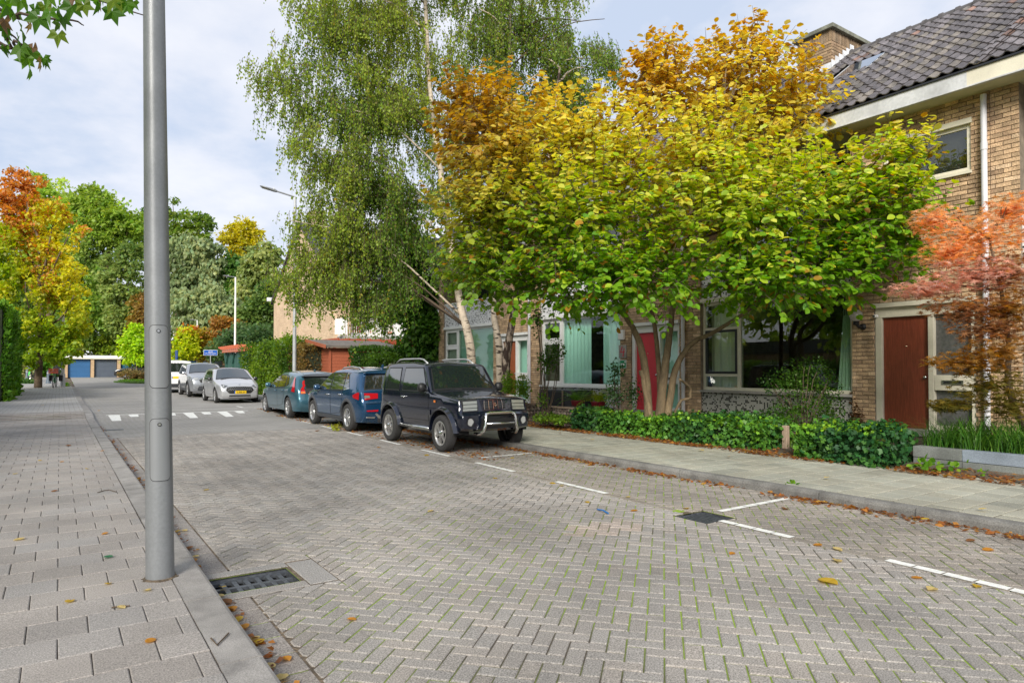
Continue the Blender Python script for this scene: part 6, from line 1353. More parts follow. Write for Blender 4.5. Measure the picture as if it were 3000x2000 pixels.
# ---------------------------------------------------------------- parked cars (each in its own frame: +x forward, y to its left)
from mathutils.geometry import delaunay_2d_cdt
def paint(name, c, metal=.35, rough=.28): return mat(name, c, rough, metal, .5, coat=1.0)
paint('paint_navy', (.007, .010, .022), .25, .15); paint('paint_blue', (.010, .055, .13), .45, .2); paint('paint_teal', (.045, .13, .18), .5); paint('paint_silver', (.50, .51, .53), .55, .3); paint('paint_steel', (.36, .38, .41), .6, .3); paint('paint_white', (.75, .75, .75), .0); paint('paint_black', (.012, .013, .015), .2)
mat('clad', (.045, .048, .055), .6, mott=.05); mat('tyre', (.028, .027, .027), .85, mott=.2, mscale=30, bump=.2, bscale=60); mat('alloy', (.55, .55, .56), .3, .85); mat('steel_rim', (.48, .47, .46), .38, .8); mat('rim_dark', (.03, .03, .033), .4, .5); mat('under', (.01, .01, .01), .9)
glass_mat('car_glass', (.012, .018, .017)); glass_mat('lamp_glass', (.17, .18, .155), .1); glass_mat('lamp_red', (.42, .008, .015), .1); glass_mat('lamp_dark', (.05, .055, .06), .06); mat('plate_yellow', (.85, .55, .01), .5); mat('plate_black', (.01, .01, .01), .5); mat('lamp_orange', (.7, .2, .03), .3); glass_mat('lamp_clear', (.30, .31, .31), .12); mat('seat', (.03, .03, .035), .8)
def dens(poly, st, closed=True):
    out = []; n = len(poly)
    for i in range(n if closed else n-1):
        a, b = poly[i], poly[(i+1) % n]; L_ = math.hypot(b[0]-a[0], b[1]-a[1]); k = max(1, int(L_/st))
        for j in range(k): out.append((a[0]+(b[0]-a[0])*j/k, a[1]+(b[1]-a[1])*j/k))
    if not closed: out.append(poly[-1])
    return out
def inside(p, poly):
    c = False; n = len(poly)
    for i in range(n):
        a, b = poly[i], poly[i-1]
        if (a[1] > p[1]) != (b[1] > p[1]) and p[0] < (b[0]-a[0])*(p[1]-a[1])/(b[1]-a[1])+a[0]: c = not c
    return c
def segd(p, pts):
    P = np.array(pts); a, b = P[:-1], P[1:]; d = b-a; t = np.clip(((np.array(p)-a)*d).sum(1)/np.maximum((d*d).sum(1), 1e-9), 0, 1); return float(np.min(np.linalg.norm(a+d*t[:, None]-np.array(p), axis=1)))
class Car:
    def __init__(s, name, label, loc, rz, top, W, sill, axles, R, body, belt, roofw, arch=None, fil=.055, crown=.05, nose=.10, tail=.08, cat='car', group='cars parked along the right side of the street', low=.95):
        s.t = thing(name, label, cat, loc, rz, group=group, local=True); s.top = dens(top, .07, False); s.W = W; s.belt = belt; s.roofw = roofw; s.fil = fil; s.crown = crown; s.nose = nose; s.tail = tail; s.sill = sill; s.low = low
        s.xf = max(p[0] for p in top); s.xr = min(p[0] for p in top); s.zt = max(p[1] for p in top); ar = arch or R+.06; s.ar = ar; s.ax = axles; s.R = R
        bot = [s.top[-1]]                       # back along the sill with an arch over each wheel
        poly = list(s.top); 
        for ax in sorted(axles):
            h = R-sill if False else (R-sill); a0 = math.asin(max(-1, min(1, (sill-R)/ar)))
            for k in range(15): a = (PI-a0)+(a0-(PI-a0))*k/14; poly.append((ax+ar*math.cos(a), R+ar*math.sin(a)))
        s.poly = poly
        P = dens(poly, .10); bp = [poly[0]]
        ring = []
        for x in np.arange(s.xr, s.xf, .11):
            for z in np.arange(sill, s.zt, .085):
                p = (float(x)+.013, float(z)+.011)
                if inside(p, poly) and segd(p, poly+[poly[0]]) > .07: ring.append(p)
        n = len(s.top); nr = []
        for i in range(1, n-1):
            a, b = s.top[i-1], s.top[i+1]; d = math.hypot(b[0]-a[0], b[1]-a[1]); nx, nz = (b[1]-a[1])/d, -(b[0]-a[0])/d
            for o in (.014, .036):
                q = (s.top[i][0]+nx*o, s.top[i][1]+nz*o)
                if not inside(q, poly): q = (s.top[i][0]-nx*o, s.top[i][1]-nz*o)
                if inside(q, poly) and segd(q, s.top) > o*.8: nr.append(q)
        v, e, f, *_ = delaunay_2d_cdt([Vector(p) for p in P+ring+nr], [], [list(range(len(P)))], 1, 1e-5)
        mb = MB(); W3 = [(p.x, s.y(p.x, p.y), p.y) for p in v]; mb.add(W3, f); mb.add([(x, -y, z) for x, y, z in W3], [t_[::-1] for t_ in f])
        ny = 10; g = []
        for i, (x, z) in enumerate(s.top):
            for j in range(ny+1): g.append(s.skin(i, -1+2*j/ny))
        mb.add(g, [(i*(ny+1)+j, i*(ny+1)+j+1, (i+1)*(ny+1)+j+1, (i+1)*(ny+1)+j) for i in range(n-1) for j in range(ny)])
        me = mb.mesh('body', body); bm = bmesh.new(); bm.from_mesh(me); bmesh.ops.remove_doubles(bm, verts=bm.verts, dist=.002); bmesh.ops.recalc_face_normals(bm, faces=bm.faces)
        for fc in bm.faces: fc.smooth = True
        for ed in bm.edges:
            if len(ed.link_faces) == 2 and ed.calc_face_angle(0) > .75: ed.smooth = False
        bm.to_mesh(me); bm.free(); s.body = link('body', me, s.t)
        MB().box((s.xr+.12, -W/2+.24, sill-.02), (s.xf-.12, W/2-.24, sill+.25)).build('underbody', 'under', s.t)
        for ax in axles:
            for sg in (-1, 1):
                k = MB(); y0, y1 = sorted((sg*(W/2-.30), sg*(W/2-.03))); A = [(ax+(ar-.002)*math.cos(PI*i/14), R+(ar-.002)*math.sin(PI*i/14)) for i in range(15)]
                k.v = [(x, y, z) for x, z in A for y in (y0, y1)]; k.c = [(1, 1, 1)]*30; k.f = [(2*i, 2*i+1, 2*i+3, 2*i+2) for i in range(14)]; k.build('wheel_well', 'under', s.t)
    def y(s, x, z, fil=True):
        h = s.W/2; lx = (s.xf-s.xr)/2; c = (s.xf+s.xr)/2; u = (x-c)/lx; k = 1.0
        if u > .55: k -= s.nose*((u-.55)/.45)**2.2
        if u < -.6: k -= s.tail*((-u-.6)/.4)**2.2
        m = (s.sill+s.belt)/2
        if z < m: k *= s.low+(1-s.low)*((z-s.sill)/(m-s.sill))**.5 if z > s.sill else s.low
        elif z > s.belt: k *= 1-(1-s.roofw)*((z-s.belt)/(s.zt-s.belt))**1.1
        y = h*k
        if fil and s.fil:
            d = segd((x, z), s.top)
            if d < s.fil: r = s.fil; y -= r-math.sqrt(max(0, r*r-(r-d)**2))
        return y
    def skin(s, i, t, off=0., pt=None):
        """a point of the skin running over the car from nose to tail; i indexes the silhouette, t goes across"""
        n = len(s.top); i0 = int(i); i1 = min(i0+1, n-1); f = i-i0; x = s.top[i0][0]*(1-f)+s.top[i1][0]*f; z = s.top[i0][1]*(1-f)+s.top[i1][1]*f
        a, b = s.top[max(i0-1, 0)], s.top[min(i0+2, n-1)]; d = math.hypot(b[0]-a[0], b[1]-a[1]) or 1; nx, nz = -(b[1]-a[1])/d, (b[0]-a[0])/d
        cxz = ((s.xf+s.xr)/2, s.zt*.4)
        if nx*(x-cxz[0])+nz*(z-cxz[1]) < 0: nx, nz = -nx, -nz
        c = s.crown*(1-t*t)+off; return (x+nx*c, s.y(x, z)*t, z+nz*c)
    def idx(s, x, z): return min(range(len(s.top)), key=lambda i: (s.top[i][0]-x)**2+(s.top[i][1]-z)**2)
    def front(s, yz, m, name, off=.006, parent=None, rear=False, depth=0., label=None):
        """a polygon given as (y, z) laid on the nose (or tail)"""
        P = dens(yz, .07); v, e, f, *_ = delaunay_2d_cdt([Vector(p) for p in P]+[Vector((a, b)) for a in np.arange(-1, 1, .08) for b in np.arange(.1, 1.8, .07) if inside((a, b), yz) and segd((a, b), list(yz)+[yz[0]]) > .03], [], [list(range(len(P)))], 1, 1e-5)
        rng = [i for i, p in enumerate(s.top) if (p[0] < (s.xr+s.xf)/2) == rear]
        def at(y, z):
            lo = None                                           # where the silhouette crosses this height
            for i in (rng[::-1] if rear else rng):
                j = i-1 if rear else i+1
                if not 0 <= j < len(s.top): continue
                a, b = s.top[i][1], s.top[j][1]
                if (a-z)*(b-z) <= 0 and abs(a-b) > 1e-6: lo = i+(j-i)*(z-a)/(b-a) if not rear else i-(z-a)/(b-a); break
            if lo is None: lo = rng[0] if not rear else rng[-1]
            x0 = s.top[int(lo)]; yy = max(.05, s.y(x0[0], z)); return s.skin(lo, max(-1, min(1, y/yy)), off)
        mb = MB(); mb.add([at(p.x, p.y) for p in v], f); 
        return mb.build(name, m, parent or s.t, smooth=True, label=label)
    def side(s, xz, m, name, sg, off=.006, parent=None, grow=0., fil=True, label=None):
        if grow:
            cx = sum(p[0] for p in xz)/len(xz); cz = sum(p[1] for p in xz)/len(xz); xz = [(p[0]+math.copysign(grow, p[0]-cx), p[1]+math.copysign(grow, p[1]-cz)) for p in xz]
        P = dens(xz, .07); v, e, f, *_ = delaunay_2d_cdt([Vector(p) for p in P]+[Vector((float(a), float(b))) for a in np.arange(s.xr, s.xf, .1) for b in np.arange(.2, s.zt, .08) if inside((a, b), xz) and segd((a, b), list(xz)+[xz[0]]) > .03], [], [list(range(len(P)))], 1, 1e-5)
        mb = MB(); mb.add([(p.x, sg*(s.y(p.x, p.y, fil)+off), p.y) for p in v], f if sg > 0 else [q_[::-1] for q_ in f]); return mb.build(name, m, parent or s.t, smooth=True, label=label)
    def sides(s, xz, m, name, **k): return [s.side(xz, m, name, sg, **k) for sg in (1, -1)]
    def glass(s, A, B, ta, tb, name, m='car_glass', border=.05):
        """windscreen or rear window between two silhouette points"""
        ia, ib = s.idx(*A), s.idx(*B)
        def patch(da, dt, off, mm, nm, par=None):
            mb = MB(); nu, nt2 = 8, 10
            for u in range(nu+1):
                f = da+(1-2*da)*u/nu; i = ia+(ib-ia)*f; w = ta+(tb-ta)*f-dt
                for t in range(nt2+1): mb.v.append(s.skin(i, w*(-1+2*t/nt2), off)); mb.c.append((1, 1, 1))
            for u in range(nu):
                for t in range(nt2): k = u*(nt2+1)+t; mb.f.append((k, k+1, k+nt2+2, k+nt2+1))
            return mb.build(nm, mm, par or s.t, smooth=True)
        g = patch(0, 0, .004, m, name); patch(-.04, -.035, .002, 'black', 'rubber_seal', g); return g
    def window(s, xz, name='side_window', border=.022, trim=None):
        for sg in (1, -1):
            g = s.side(xz, 'car_glass', name, sg, .007, fil=False); s.side(xz, trim or 'black', 'window_seal', sg, .0045, parent=g, grow=border, fil=False)
    def door(s, xz, body, hx, hz, hm):
        for sg in (1, -1):
            d = s.side(xz, body, 'door', sg, .0035, fil=False); s.side(xz, 'black', 'door_gap', sg, .0018, parent=d, grow=.009, fil=False)
            y = s.y(hx, hz, False); h = MB(); h.tube([(hx-.09, sg*(y+.005), hz), (hx-.07, sg*(y+.034), hz), (hx+.07, sg*(y+.034), hz), (hx+.09, sg*(y+.005), hz)], .013, 8); h.build('door_handle', hm, d, smooth=True)
    def wheels(s, tw, spokes, rim, style, yo=None, hub=None):
        R = s.R; y = (yo if yo else s.W/2-.01); rr = R*.66
        T = MB().lathe([(rr, -tw/2+.012), (R*.80, -tw/2), (R*.93, -tw/2+.006), (R*.985, -tw/2+.03), (R, -tw/2+.05), (R, tw/2-.05), (R*.985, tw/2-.03), (R*.93, tw/2-.006), (R*.80, tw/2), (rr, tw/2-.012)], (0, 0, 0), 'y', 36)
        for k in range(4):
            pass
        tme = T.mesh('tyre', 'tyre', True)
        D = MB(); D.lathe([(rr+.004, .010), (rr-.002, .014), (rr-.018, .012), (rr-.030, -.02), (rr-.032, -.10)], (0, 0, 0), 'y', 36); rme = None
        S = MB(); n = spokes
        for k in range(n):
            a = 2*PI*k/n; w0, w1 = (.060, .075) if style != 'thin' else (.035, .045)
            if style == 'twin':
                for d in (-.17, .17):
                    p0 = (.045*math.cos(a+d*2.0), .0, .045*math.sin(a+d*2.0)); p1 = ((rr-.012)*math.cos(a+d), .0, (rr-.012)*math.sin(a+d)); S.bar((p0[0], -.008, p0[2]), (p1[0], .0, p1[2]), .026, .02, (0, 1, 0))
            else:
                ca, sa_ = math.cos(a), math.sin(a); px, pz = -sa_, ca
                pts = [(.04, w0*.7), (rr*.5, w0*.62), (rr-.012, w1*.75)]; vs = []
                for (r_, w_) in pts:
                    for sg2 in (-1, 1): vs += [(r_*ca+px*w_/2*sg2, .004, r_*sa_+pz*w_/2*sg2), (r_*ca+px*w_/2*sg2, -.03, r_*sa_+pz*w_/2*sg2)]
                fs = []
                for i in range(2): o = 4*i; fs += [(o, o+2, o+6, o+4), (o+1, o+5, o+7, o+3), (o, o+4, o+5, o+1), (o+2, o+3, o+7, o+6)]
                S.add(vs, fs)
        H = MB().lathe([(.0001, .03 if hub else .012), (.03, .028 if hub else .011), (.04, .0), (.062, -.005), (.07, -.03)], (0, 0, 0), 'y', 18); B = MB().lathe([(.0001, -.055), (rr-.03, -.055)], (0, 0, 0), 'y', 24)
        metal = rim; cache = {}
        for ax in s.ax:
            for sg in (1, -1):
                e = link('wheel', tme, s.t); e.location = (ax, sg*(y-tw/2), R); e.rotation_euler = (0, rnd.uniform(0, 6), 0 if sg > 0 else PI)
                for nm, mb, mm, sm in (('rim', D, metal, True), ('spokes', S, metal, False), ('hub_cap', H, hub or metal, True), ('brake_disc', B, 'rim_dark', False)):
                    if nm not in cache: o = mb.build(nm, mm, e, smooth=sm); cache[nm] = o.data
                    else: o = link(nm, cache[nm], e)
                    o.location = (0, tw/2-.022, 0)
    def flares(s, m, r0, r1, out, a0=-8, a1=188, name='wheel_arch_trim', cut=None):
        for ax in s.ax:
            for sg in (1, -1):
                mb = MB(); n = 22
                for k in range(n+1):
                    a = math.radians(a0+(a1-a0)*k/n); c_, s_ = math.cos(a), math.sin(a)
                    for r_, o_ in ((r0-.003, -.03), (r0-.003, out), ((r0+r1)/2, out+.006), (r1, .004), (r1, -.03)):
                        x, z = ax+r_*c_, s.R+r_*s_; yy = s.y(max(s.xr+.03, min(s.xf-.03, x)), max(s.sill, z), False); mb.v.append((x, sg*(yy+o_), z)); mb.c.append((1, 1, 1))
                for k in range(n):
                    for q_ in range(4): i = k*5+q_; mb.f.append((i, i+1, i+6, i+5))
                mb.build(name, m, s.t, smooth=False)
    def mirror(s, x, z, m, size=(.10, .085, .075), out=.09):
        for sg in (1, -1):
            y = s.y(x, z, False); mb = MB(); a, b, c = size
            mb.lathe([(.0001, -b), (.75, -b*.9), (1, -b*.3), (1, b*.4), (.8, b*.9), (.0001, b)], (0, 0, 0), 'y', 14); mb.v = [(x+p[0]*a*.7, sg*(y+out)+p[1], z+p[2]*c) for p in mb.v]; o = mb.build('wing_mirror', m, s.t, smooth=True)
            MB().bar((x, sg*(y-.01), z-c*.6), (x, sg*(y+out), z-c*.4), .04, .03).build('mirror_arm', 'black', o)
    def rails(s, x0, x1, t, m, h=.05):
        for sg in (1, -1):
            mb = MB(); pts = []
            for k in range(9):
                x = x0+(x1-x0)*k/8; i = min(range(len(s.top)), key=lambda i: abs(s.top[i][0]-x)+(0 if s.top[i][1] > s.belt+.15 else 9)); p = s.skin(i, t*sg); pts.append((x, p[1], p[2]+(h if 0 < k < 8 else -.01)))
            mb.tube(pts, .018, 8); mb.build('roof_rail', m, s.t, smooth=True)
def plate(c, y, z, m, txt, rear, tilt=0., w=.50, h=.105):
    q_ = [(y-w/2, z-h/2), (y+w/2, z-h/2), (y+w/2, z+h/2), (y-w/2, z+h/2)]; P = c.front(q_, m, 'number_plate', .022, rear=rear); return P

gnd = lambda x, y: (x, y, zp(y)+.001)
# 1 -- dark boxy off-roader with a bull bar
top = [(1.66, .40), (1.74, .44), (1.755, .66), (1.70, .70), (1.665, .72), (1.63, .915), (1.56, .945), (1.2, .985), (.70, 1.04), (.64, 1.06), (.33, 1.50), (.24, 1.555), (-.3, 1.60), (-1.0, 1.60), (-1.48, 1.575), (-1.57, 1.52), (-1.63, 1.0), (-1.66, .74), (-1.72, .70), (-1.73, .46), (-1.66, .40)]
c = Car('off_road_car', 'dark navy boxy off-roader with a chrome bull bar, nearest of the parked cars', gnd(6.36, 11.58), -PI/2, top, 1.48, .40, (1.115, -1.115), .325, 'paint_navy', 1.02, .86, arch=.42, fil=.04, crown=.035, nose=.05, tail=.03, low=.97)
c.glass((.64, 1.06), (.33, 1.50), .93, .90, 'windscreen'); c.glass((-1.58, 1.46), (-1.625, 1.05), .82, .82, 'rear_window')
c.window([(-1.38, 1.06), (-.72, 1.06), (-.74, 1.48), (-1.30, 1.48)]); c.window([(-.56, 1.06), (.50, 1.06), (.22, 1.48), (-.54, 1.48)])
c.door([(-.64, .52), (.56, .52), (.56, 1.0), (-.64, 1.0)], 'paint_navy', -.48, .93, 'chrome')
c.sides([(-.66, .62), (.66, .62), (.66, .72), (-.66, .72)], 'paint_navy', 'side_moulding', off=.016)
c.wheels(.19, 6, 'steel_rim', 'wide', yo=.80, hub='chrome'); c.flares('paint_navy', .42, .475, .062, 4, 176)
c.mirror(.50, 1.12, 'black', (.10, .07, .09), .12); c.rails(-1.35, .10, .84, 'galv', .055)
for sg in (1, -1):
    y0, y1 = sorted((sg*.38, sg*.66)); H = c.front([(y0, .735), (y1, .735), (y1, .895), (y0, .895)], 'lamp_glass', 'headlight', .012); 
    c.front([(y0-.02, .715), (y1+.02, .715), (y1+.02, .915), (y0-.02, .915)], 'black', 'surround', .006, parent=H)
    for z in (.775, .835): c.front([(y0-.01, z), (y1+.01, z), (y1+.01, z+.008), (y0-.01, z+.008)], 'black', 'guard_wire', .02, parent=H)
    a = c.front([(sg*.56+.055*math.cos(2*PI*k/16), .555+.055*math.sin(2*PI*k/16)) for k in range(16)], 'lamp_clear', 'fog_lamp', .016); c.front([(sg*.56+.075*math.cos(2*PI*k/16), .555+.075*math.sin(2*PI*k/16)) for k in range(16)], 'black', 'bezel', .009, parent=a)
    c.side([(.80, .86), (.87, .86), (.87, .90), (.80, .90)], 'lamp_orange', 'side_repeater', sg, .012)
    MB().tube([(-.62, sg*.74, .37), (.62, sg*.74, .37)], .035, 10).build('side_step', 'steel', c.t, smooth=True)
    w = MB(); w.tube([(.70, sg*.1, 1.075), (.62, sg*.35, 1.085), (.60, sg*.55, 1.10)], .012, 6); w.build('wiper', 'black', c.t)
for k in range(5):
    y = -.19+.095*k; g = c.front([(y-.036, .755), (y+.036, .755), (y+.036, .885), (y-.036, .885)], 'black', 'grille_slot', .008)
    f = c.front([(y-.043, .745), (y-.034, .745), (y-.034, .895), (y-.043, .895)], 'chrome', 'slot_trim', .012, parent=g)
    if k != 2:
        for z in (.785, .82, .855): c.front([(y-.034, z), (y+.034, z), (y+.034, z+.009), (y-.034, z+.009)], 'clad', 'louvre', .012, parent=g)
E_ = [(-.036, .0), (0, .034), (.03, .012), (.014, .0), (.036, -.0), (0, -.034), (-.03, -.012), (-.014, 0)]
g = c.front([(y_*.95, .822+z_) for y_, z_ in [(-.034, .004), (-.004, .034), (.026, .012), (.012, .001), (.0, .010), (-.010, .004), (.002, -.004), (.034, -.004), (.004, -.034), (-.026, -.012), (-.012, -.001), (-.002, -.012), (.010, -.005), (-.004, .002)]], 'chrome', 'emblem', .018)
c.front([(-.36, .46), (.36, .46), (.33, .60), (-.33, .60)], 'plate_black', 'bumper_intake', .008)
c.front([(-.30, .625), (.30, .625), (.30, .645), (-.30, .645)], 'black', 'bumper_slot', .007)
b = MB(); x = 1.87; b.tube([(1.66, -.40, .34), (1.80, -.37, .345), (1.87, -.345, .40), (1.885, -.32, .50), (1.88, -.315, .62), (1.86, -.29, .685), (1.855, -.23, .705), (1.855, .23, .705), (1.86, .29, .685), (1.88, .315, .62), (1.885, .32, .50), (1.87, .345, .40), (1.80, .37, .345), (1.66, .40, .34)], .029, 12); b.build('bull_bar', 'chrome', c.t, smooth=True)
MB().tube([(1.885, -.31, .525), (1.885, .31, .525)], .019, 10).build('cross_bar', 'chrome', c.t, smooth=True)
for sg in (-1, 1): s_ = MB().box((.1, sg*.34-.16, .9), (.16, sg*.34+.16, 1.2))
# 2 -- dark blue crossover seen from behind
top = [(1.98, .24), (2.05, .34), (2.06, .58), (1.98, .76), (1.70, .88), (.98, .98), (.88, 1.0), (.12, 1.39), (-.1, 1.44), (-.7, 1.47), (-1.3, 1.44), (-1.66, 1.39), (-1.74, 1.35), (-1.76, 1.30), (-1.93, .98), (-1.99, .94), (-2.03, .72), (-2.09, .68), (-2.10, .46), (-2.02, .30), (-1.96, .24)]
c = Car('crossover_car', 'dark blue crossover with grey wheel arch trim, parked behind the off-roader', gnd(6.46, 16.5), PI/2, top, 1.70, .24, (1.30, -1.30), .325, 'paint_blue', .94, .80, arch=.385, fil=.07, crown=.055, nose=.13, tail=.12)
c.glass((.86, 1.01), (.14, 1.38), .90, .84, 'windscreen'); c.glass((-1.77, 1.28), (-1.92, 1.0), .86, .92, 'rear_window')
c.window([(-.12, .97), (.74, .97), (.16, 1.33), (-.10, 1.37)]); c.window([(-1.02, .98), (-.18, .97), (-.16, 1.37), (-.98, 1.36)]); c.window([(-1.40, 1.03), (-1.10, .99), (-1.06, 1.355), (-1.16, 1.345)], trim='chrome')
c.door([(-.14, .36), (.86, .36), (.86, .90), (-.14, .92)], 'paint_blue', .02, .84, 'chrome'); c.door([(-.92, .62), (-.80, .42), (-.17, .36), (-.17, .92), (-1.02, .94)], 'paint_blue', -.86, .86, 'chrome')
c.sides([(-.88, .24), (.88, .24), (.88, .34), (-.88, .34)], 'clad', 'sill_cladding', off=.012); c.wheels(.19, 5, 'alloy', 'wide', yo=.85); c.flares('clad', .385, .455, .014); c.mirror(.66, 1.0, 'paint_blue'); c.rails(-1.40, .0, .80, 'galv', .035)
for sg in (1, -1):
    q_ = [(sg*.40, .77), (sg*.86, .745), (sg*.88, .86), (sg*.80, .915), (sg*.40, .885)]; q_ = q_ if sg > 0 else q_[::-1]
    a = c.front(q_, 'lamp_red', 'tail_light', .014, rear=True); c.front([(sg*.60, .80), (sg*.76, .795), (sg*.74, .855), (sg*.60, .855)][::sg], 'lamp_glass', 'reversing_lens', .018, rear=True, parent=a)
    c.side([(-1.93, .76), (-1.68, .80), (-1.64, .86), (-1.88, .93), (-1.95, .93)], 'lamp_red', 'tail_light', sg, .010, fil=False)
    c.front([(sg*.42, .50), (sg*.70, .50), (sg*.70, .53), (sg*.42, .535)][::sg], 'lamp_red', 'reflector', .012, rear=True)
    c.front([(sg*.26, .345), (sg*.40, .37), (sg*.50, .455), (sg*.46, .47), (sg*.36, .39), (sg*.25, .37)][::-sg], 'alloy', 'bumper_trim', .018, rear=True)
    c.front([(sg*.50, .36), (sg*.80, .36), (sg*.80, .385), (sg*.50, .385)][::sg], 'alloy', 'bumper_trim', .016, rear=True)
c.front([(-.40, .27), (.40, .27), (.46, .44), (-.46, .44)], 'clad', 'bumper_cladding', .012, rear=True); P_ = c.front([(-.25, .40), (.25, .40), (.25, .50), (-.25, .50)], 'plate_yellow', 'number_plate', .03, rear=True); c.front([(.21, .402), (.25, .402), (.25, .498), (.21, .498)], 'sign_blue', 'plate_band', .033, rear=True, parent=P_)
c.front([(-.78, .665), (.78, .665), (.78, .672), (-.78, .672)], 'black', 'tailgate_gap', .008, rear=True)
MB().prism([(-1.45, 1.47), (-1.30, 1.48), (-1.42, 1.58), (-1.47, 1.58)], -.02, .02, 'y').build('shark_fin', 'paint_blue', c.t, bevel=.008); i = c.idx(-1.74, 1.35)
MB().box((-1.83, -.60, 1.355), (-1.62, .60, 1.385)).build('spoiler', 'paint_blue', c.t, bevel=.012)
# 3 -- teal hatchback seen from behind
top = [(2.02, .20), (2.09, .30), (2.08, .56), (1.98, .70), (1.62, .82), (.95, .93), (.84, .96), (-.02, 1.32), (-.25, 1.36), (-.8, 1.37), (-1.35, 1.33), (-1.68, 1.26), (-1.76, 1.21), (-2.02, .88), (-2.06, .82), (-2.10, .60), (-2.13, .52), (-2.10, .36), (-2.0, .22)]
yv = 21.6; c = Car('hatchback_car', 'teal blue five-door hatchback with tall red tail lights, beside the slim lamp post', (6.5, yv, zp(yv)*.5+.0), PI/2, top, 1.72, .22, (1.32, -1.32), .315, 'paint_teal', .88, .76, arch=.365, fil=.085, crown=.06, nose=.15, tail=.13)
c.t.rotation_euler = (0, 0, PI/2); c.t.rotation_euler = Matrix.Rotation(PI/2, 3, 'Z').to_euler(); c.t.location.z = .012
c.glass((.82, .97), (.0, 1.31), .90, .82, 'windscreen'); c.glass((-1.72, 1.235), (-2.02, .88), .80, .72, 'rear_window')
c.window([(-.18, .91), (.66, .90), (.02, 1.24), (-.16, 1.27)]); c.window([(-1.02, .94), (-.24, .91), (-.22, 1.275), (-.86, 1.265)]); c.window([(-1.32, 1.02), (-1.08, .95), (-.94, 1.255), (-1.08, 1.235)])
c.door([(-.20, .32), (.86, .32), (.86, .84), (-.20, .86)], 'paint_teal', -.04, .80, 'paint_teal'); c.door([(-.90, .60), (-.78, .40), (-.23, .32), (-.23, .86), (-1.0, .89)], 'paint_teal', -.84, .82, 'paint_teal')
c.wheels(.19, 5, 'alloy', 'twin', yo=.86); c.mirror(.62, .96, 'paint_teal'); MB().prism([(-1.25, 1.36), (-1.10, 1.37), (-1.22, 1.45), (-1.27, 1.45)], -.02, .02, 'y').build('shark_fin', 'paint_teal', c.t)
MB().box((-1.86, -.56, 1.225), (-1.62, .56, 1.255)).build('spoiler', 'black', c.t, bevel=.012)
for sg in (1, -1):
    c.side([(-1.92, .78), (-1.68, .80), (-1.74, .90), (-1.62, 1.22), (-1.68, 1.22), (-1.90, .92)], 'lamp_red', 'tail_light', sg, .012, fil=False)
    a = c.front([(sg*.56, .74), (sg*.80, .73), (sg*.80, .82), (sg*.66, .88), (sg*.62, 1.1), (sg*.56, 1.1), (sg*.58, .88)][::sg], 'lamp_red', 'tail_light', .014, rear=True)
    c.front([(sg*.58, .75), (sg*.76, .75), (sg*.74, .79), (sg*.60, .79)][::sg], 'lamp_orange', 'indicator_lens', .018, rear=True, parent=a)
c.front([(-.54, .74), (.54, .74), (.58, .88), (-.58, .88)], 'black', 'tailgate_panel', .008, rear=True); c.front([(-.25, .58), (.25, .58), (.25, .68), (-.25, .68)], 'plate_yellow', 'number_plate', .02, rear=True)
# 4 -- silver hatchback facing us
top = [(1.92, .20), (1.98, .26), (2.0, .50), (1.93, .66), (1.80, .76), (1.0, .92), (.90, .95), (.22, 1.34), (.0, 1.385), (-.6, 1.40), (-1.3, 1.36), (-1.62, 1.28), (-1.80, .92), (-1.90, .82), (-1.93, .50), (-1.86, .22)]
c = Car('hatchback_car', 'silver small hatchback with black roof and yellow number plate, facing the camera', gnd(6.05, 30.5), -PI/2, top, 1.66, .22, (1.26, -1.26), .305, 'paint_silver', .92, .80, arch=.355, fil=.07, crown=.06, nose=.16, tail=.1)
c.glass((.89, .95), (.22, 1.34), .92, .86, 'windscreen'); c.glass((-1.63, 1.26), (-1.79, .95), .85, .85, 'rear_window')
i0, i1 = c.idx(.18, 1.35), c.idx(-1.55, 1.30); mb = MB(); g = [c.skin(i, -.97+1.94*t/8, .004) for i in range(i0, i1+1) for t in range(9)]; mb.add(g, [(a*9+t, a*9+t+1, a*9+t+10, a*9+t+9) for a in range(i1-i0) for t in range(8)]); mb.build('roof_panel', 'paint_black', c.t, smooth=True)
c.window([(-.15, .94), (.72, .93), (.18, 1.27), (-.13, 1.30)]); c.window([(-1.05, .97), (-.21, .94), (-.19, 1.30), (-.95, 1.28)]); c.door([(-.17, .34), (.82, .34), (.82, .87), (-.17, .89)], 'paint_silver', -.02, .82, 'paint_silver'); c.door([(-.88, .58), (-.75, .40), (-.20, .34), (-.20, .89), (-1.0, .91)], 'paint_silver', -.85, .84, 'paint_silver')
c.wheels(.18, 5, 'alloy', 'twin', yo=.83); c.mirror(.68, .98, 'paint_black')
g = c.front([(-.42, .40), (.42, .40), (.56, .52), (.50, .64), (-.50, .64), (-.56, .52)], 'plate_black', 'grille', .010)
for r_ in range(5):
    for k in range(11): y = -.45+.09*k+(.045 if r_ % 2 else 0); c.front([(y-.018, .43+.042*r_), (y+.018, .43+.042*r_), (y+.012, .448+.042*r_), (y-.012, .448+.042*r_)], 'rim_dark' if r_ < 2 else 'alloy', 'grille_stud', .016, parent=g) if abs(y) < .47 else None
c.front([(-.48, .24), (.48, .24), (.40, .34), (-.40, .34)], 'plate_black', 'lower_intake', .010)
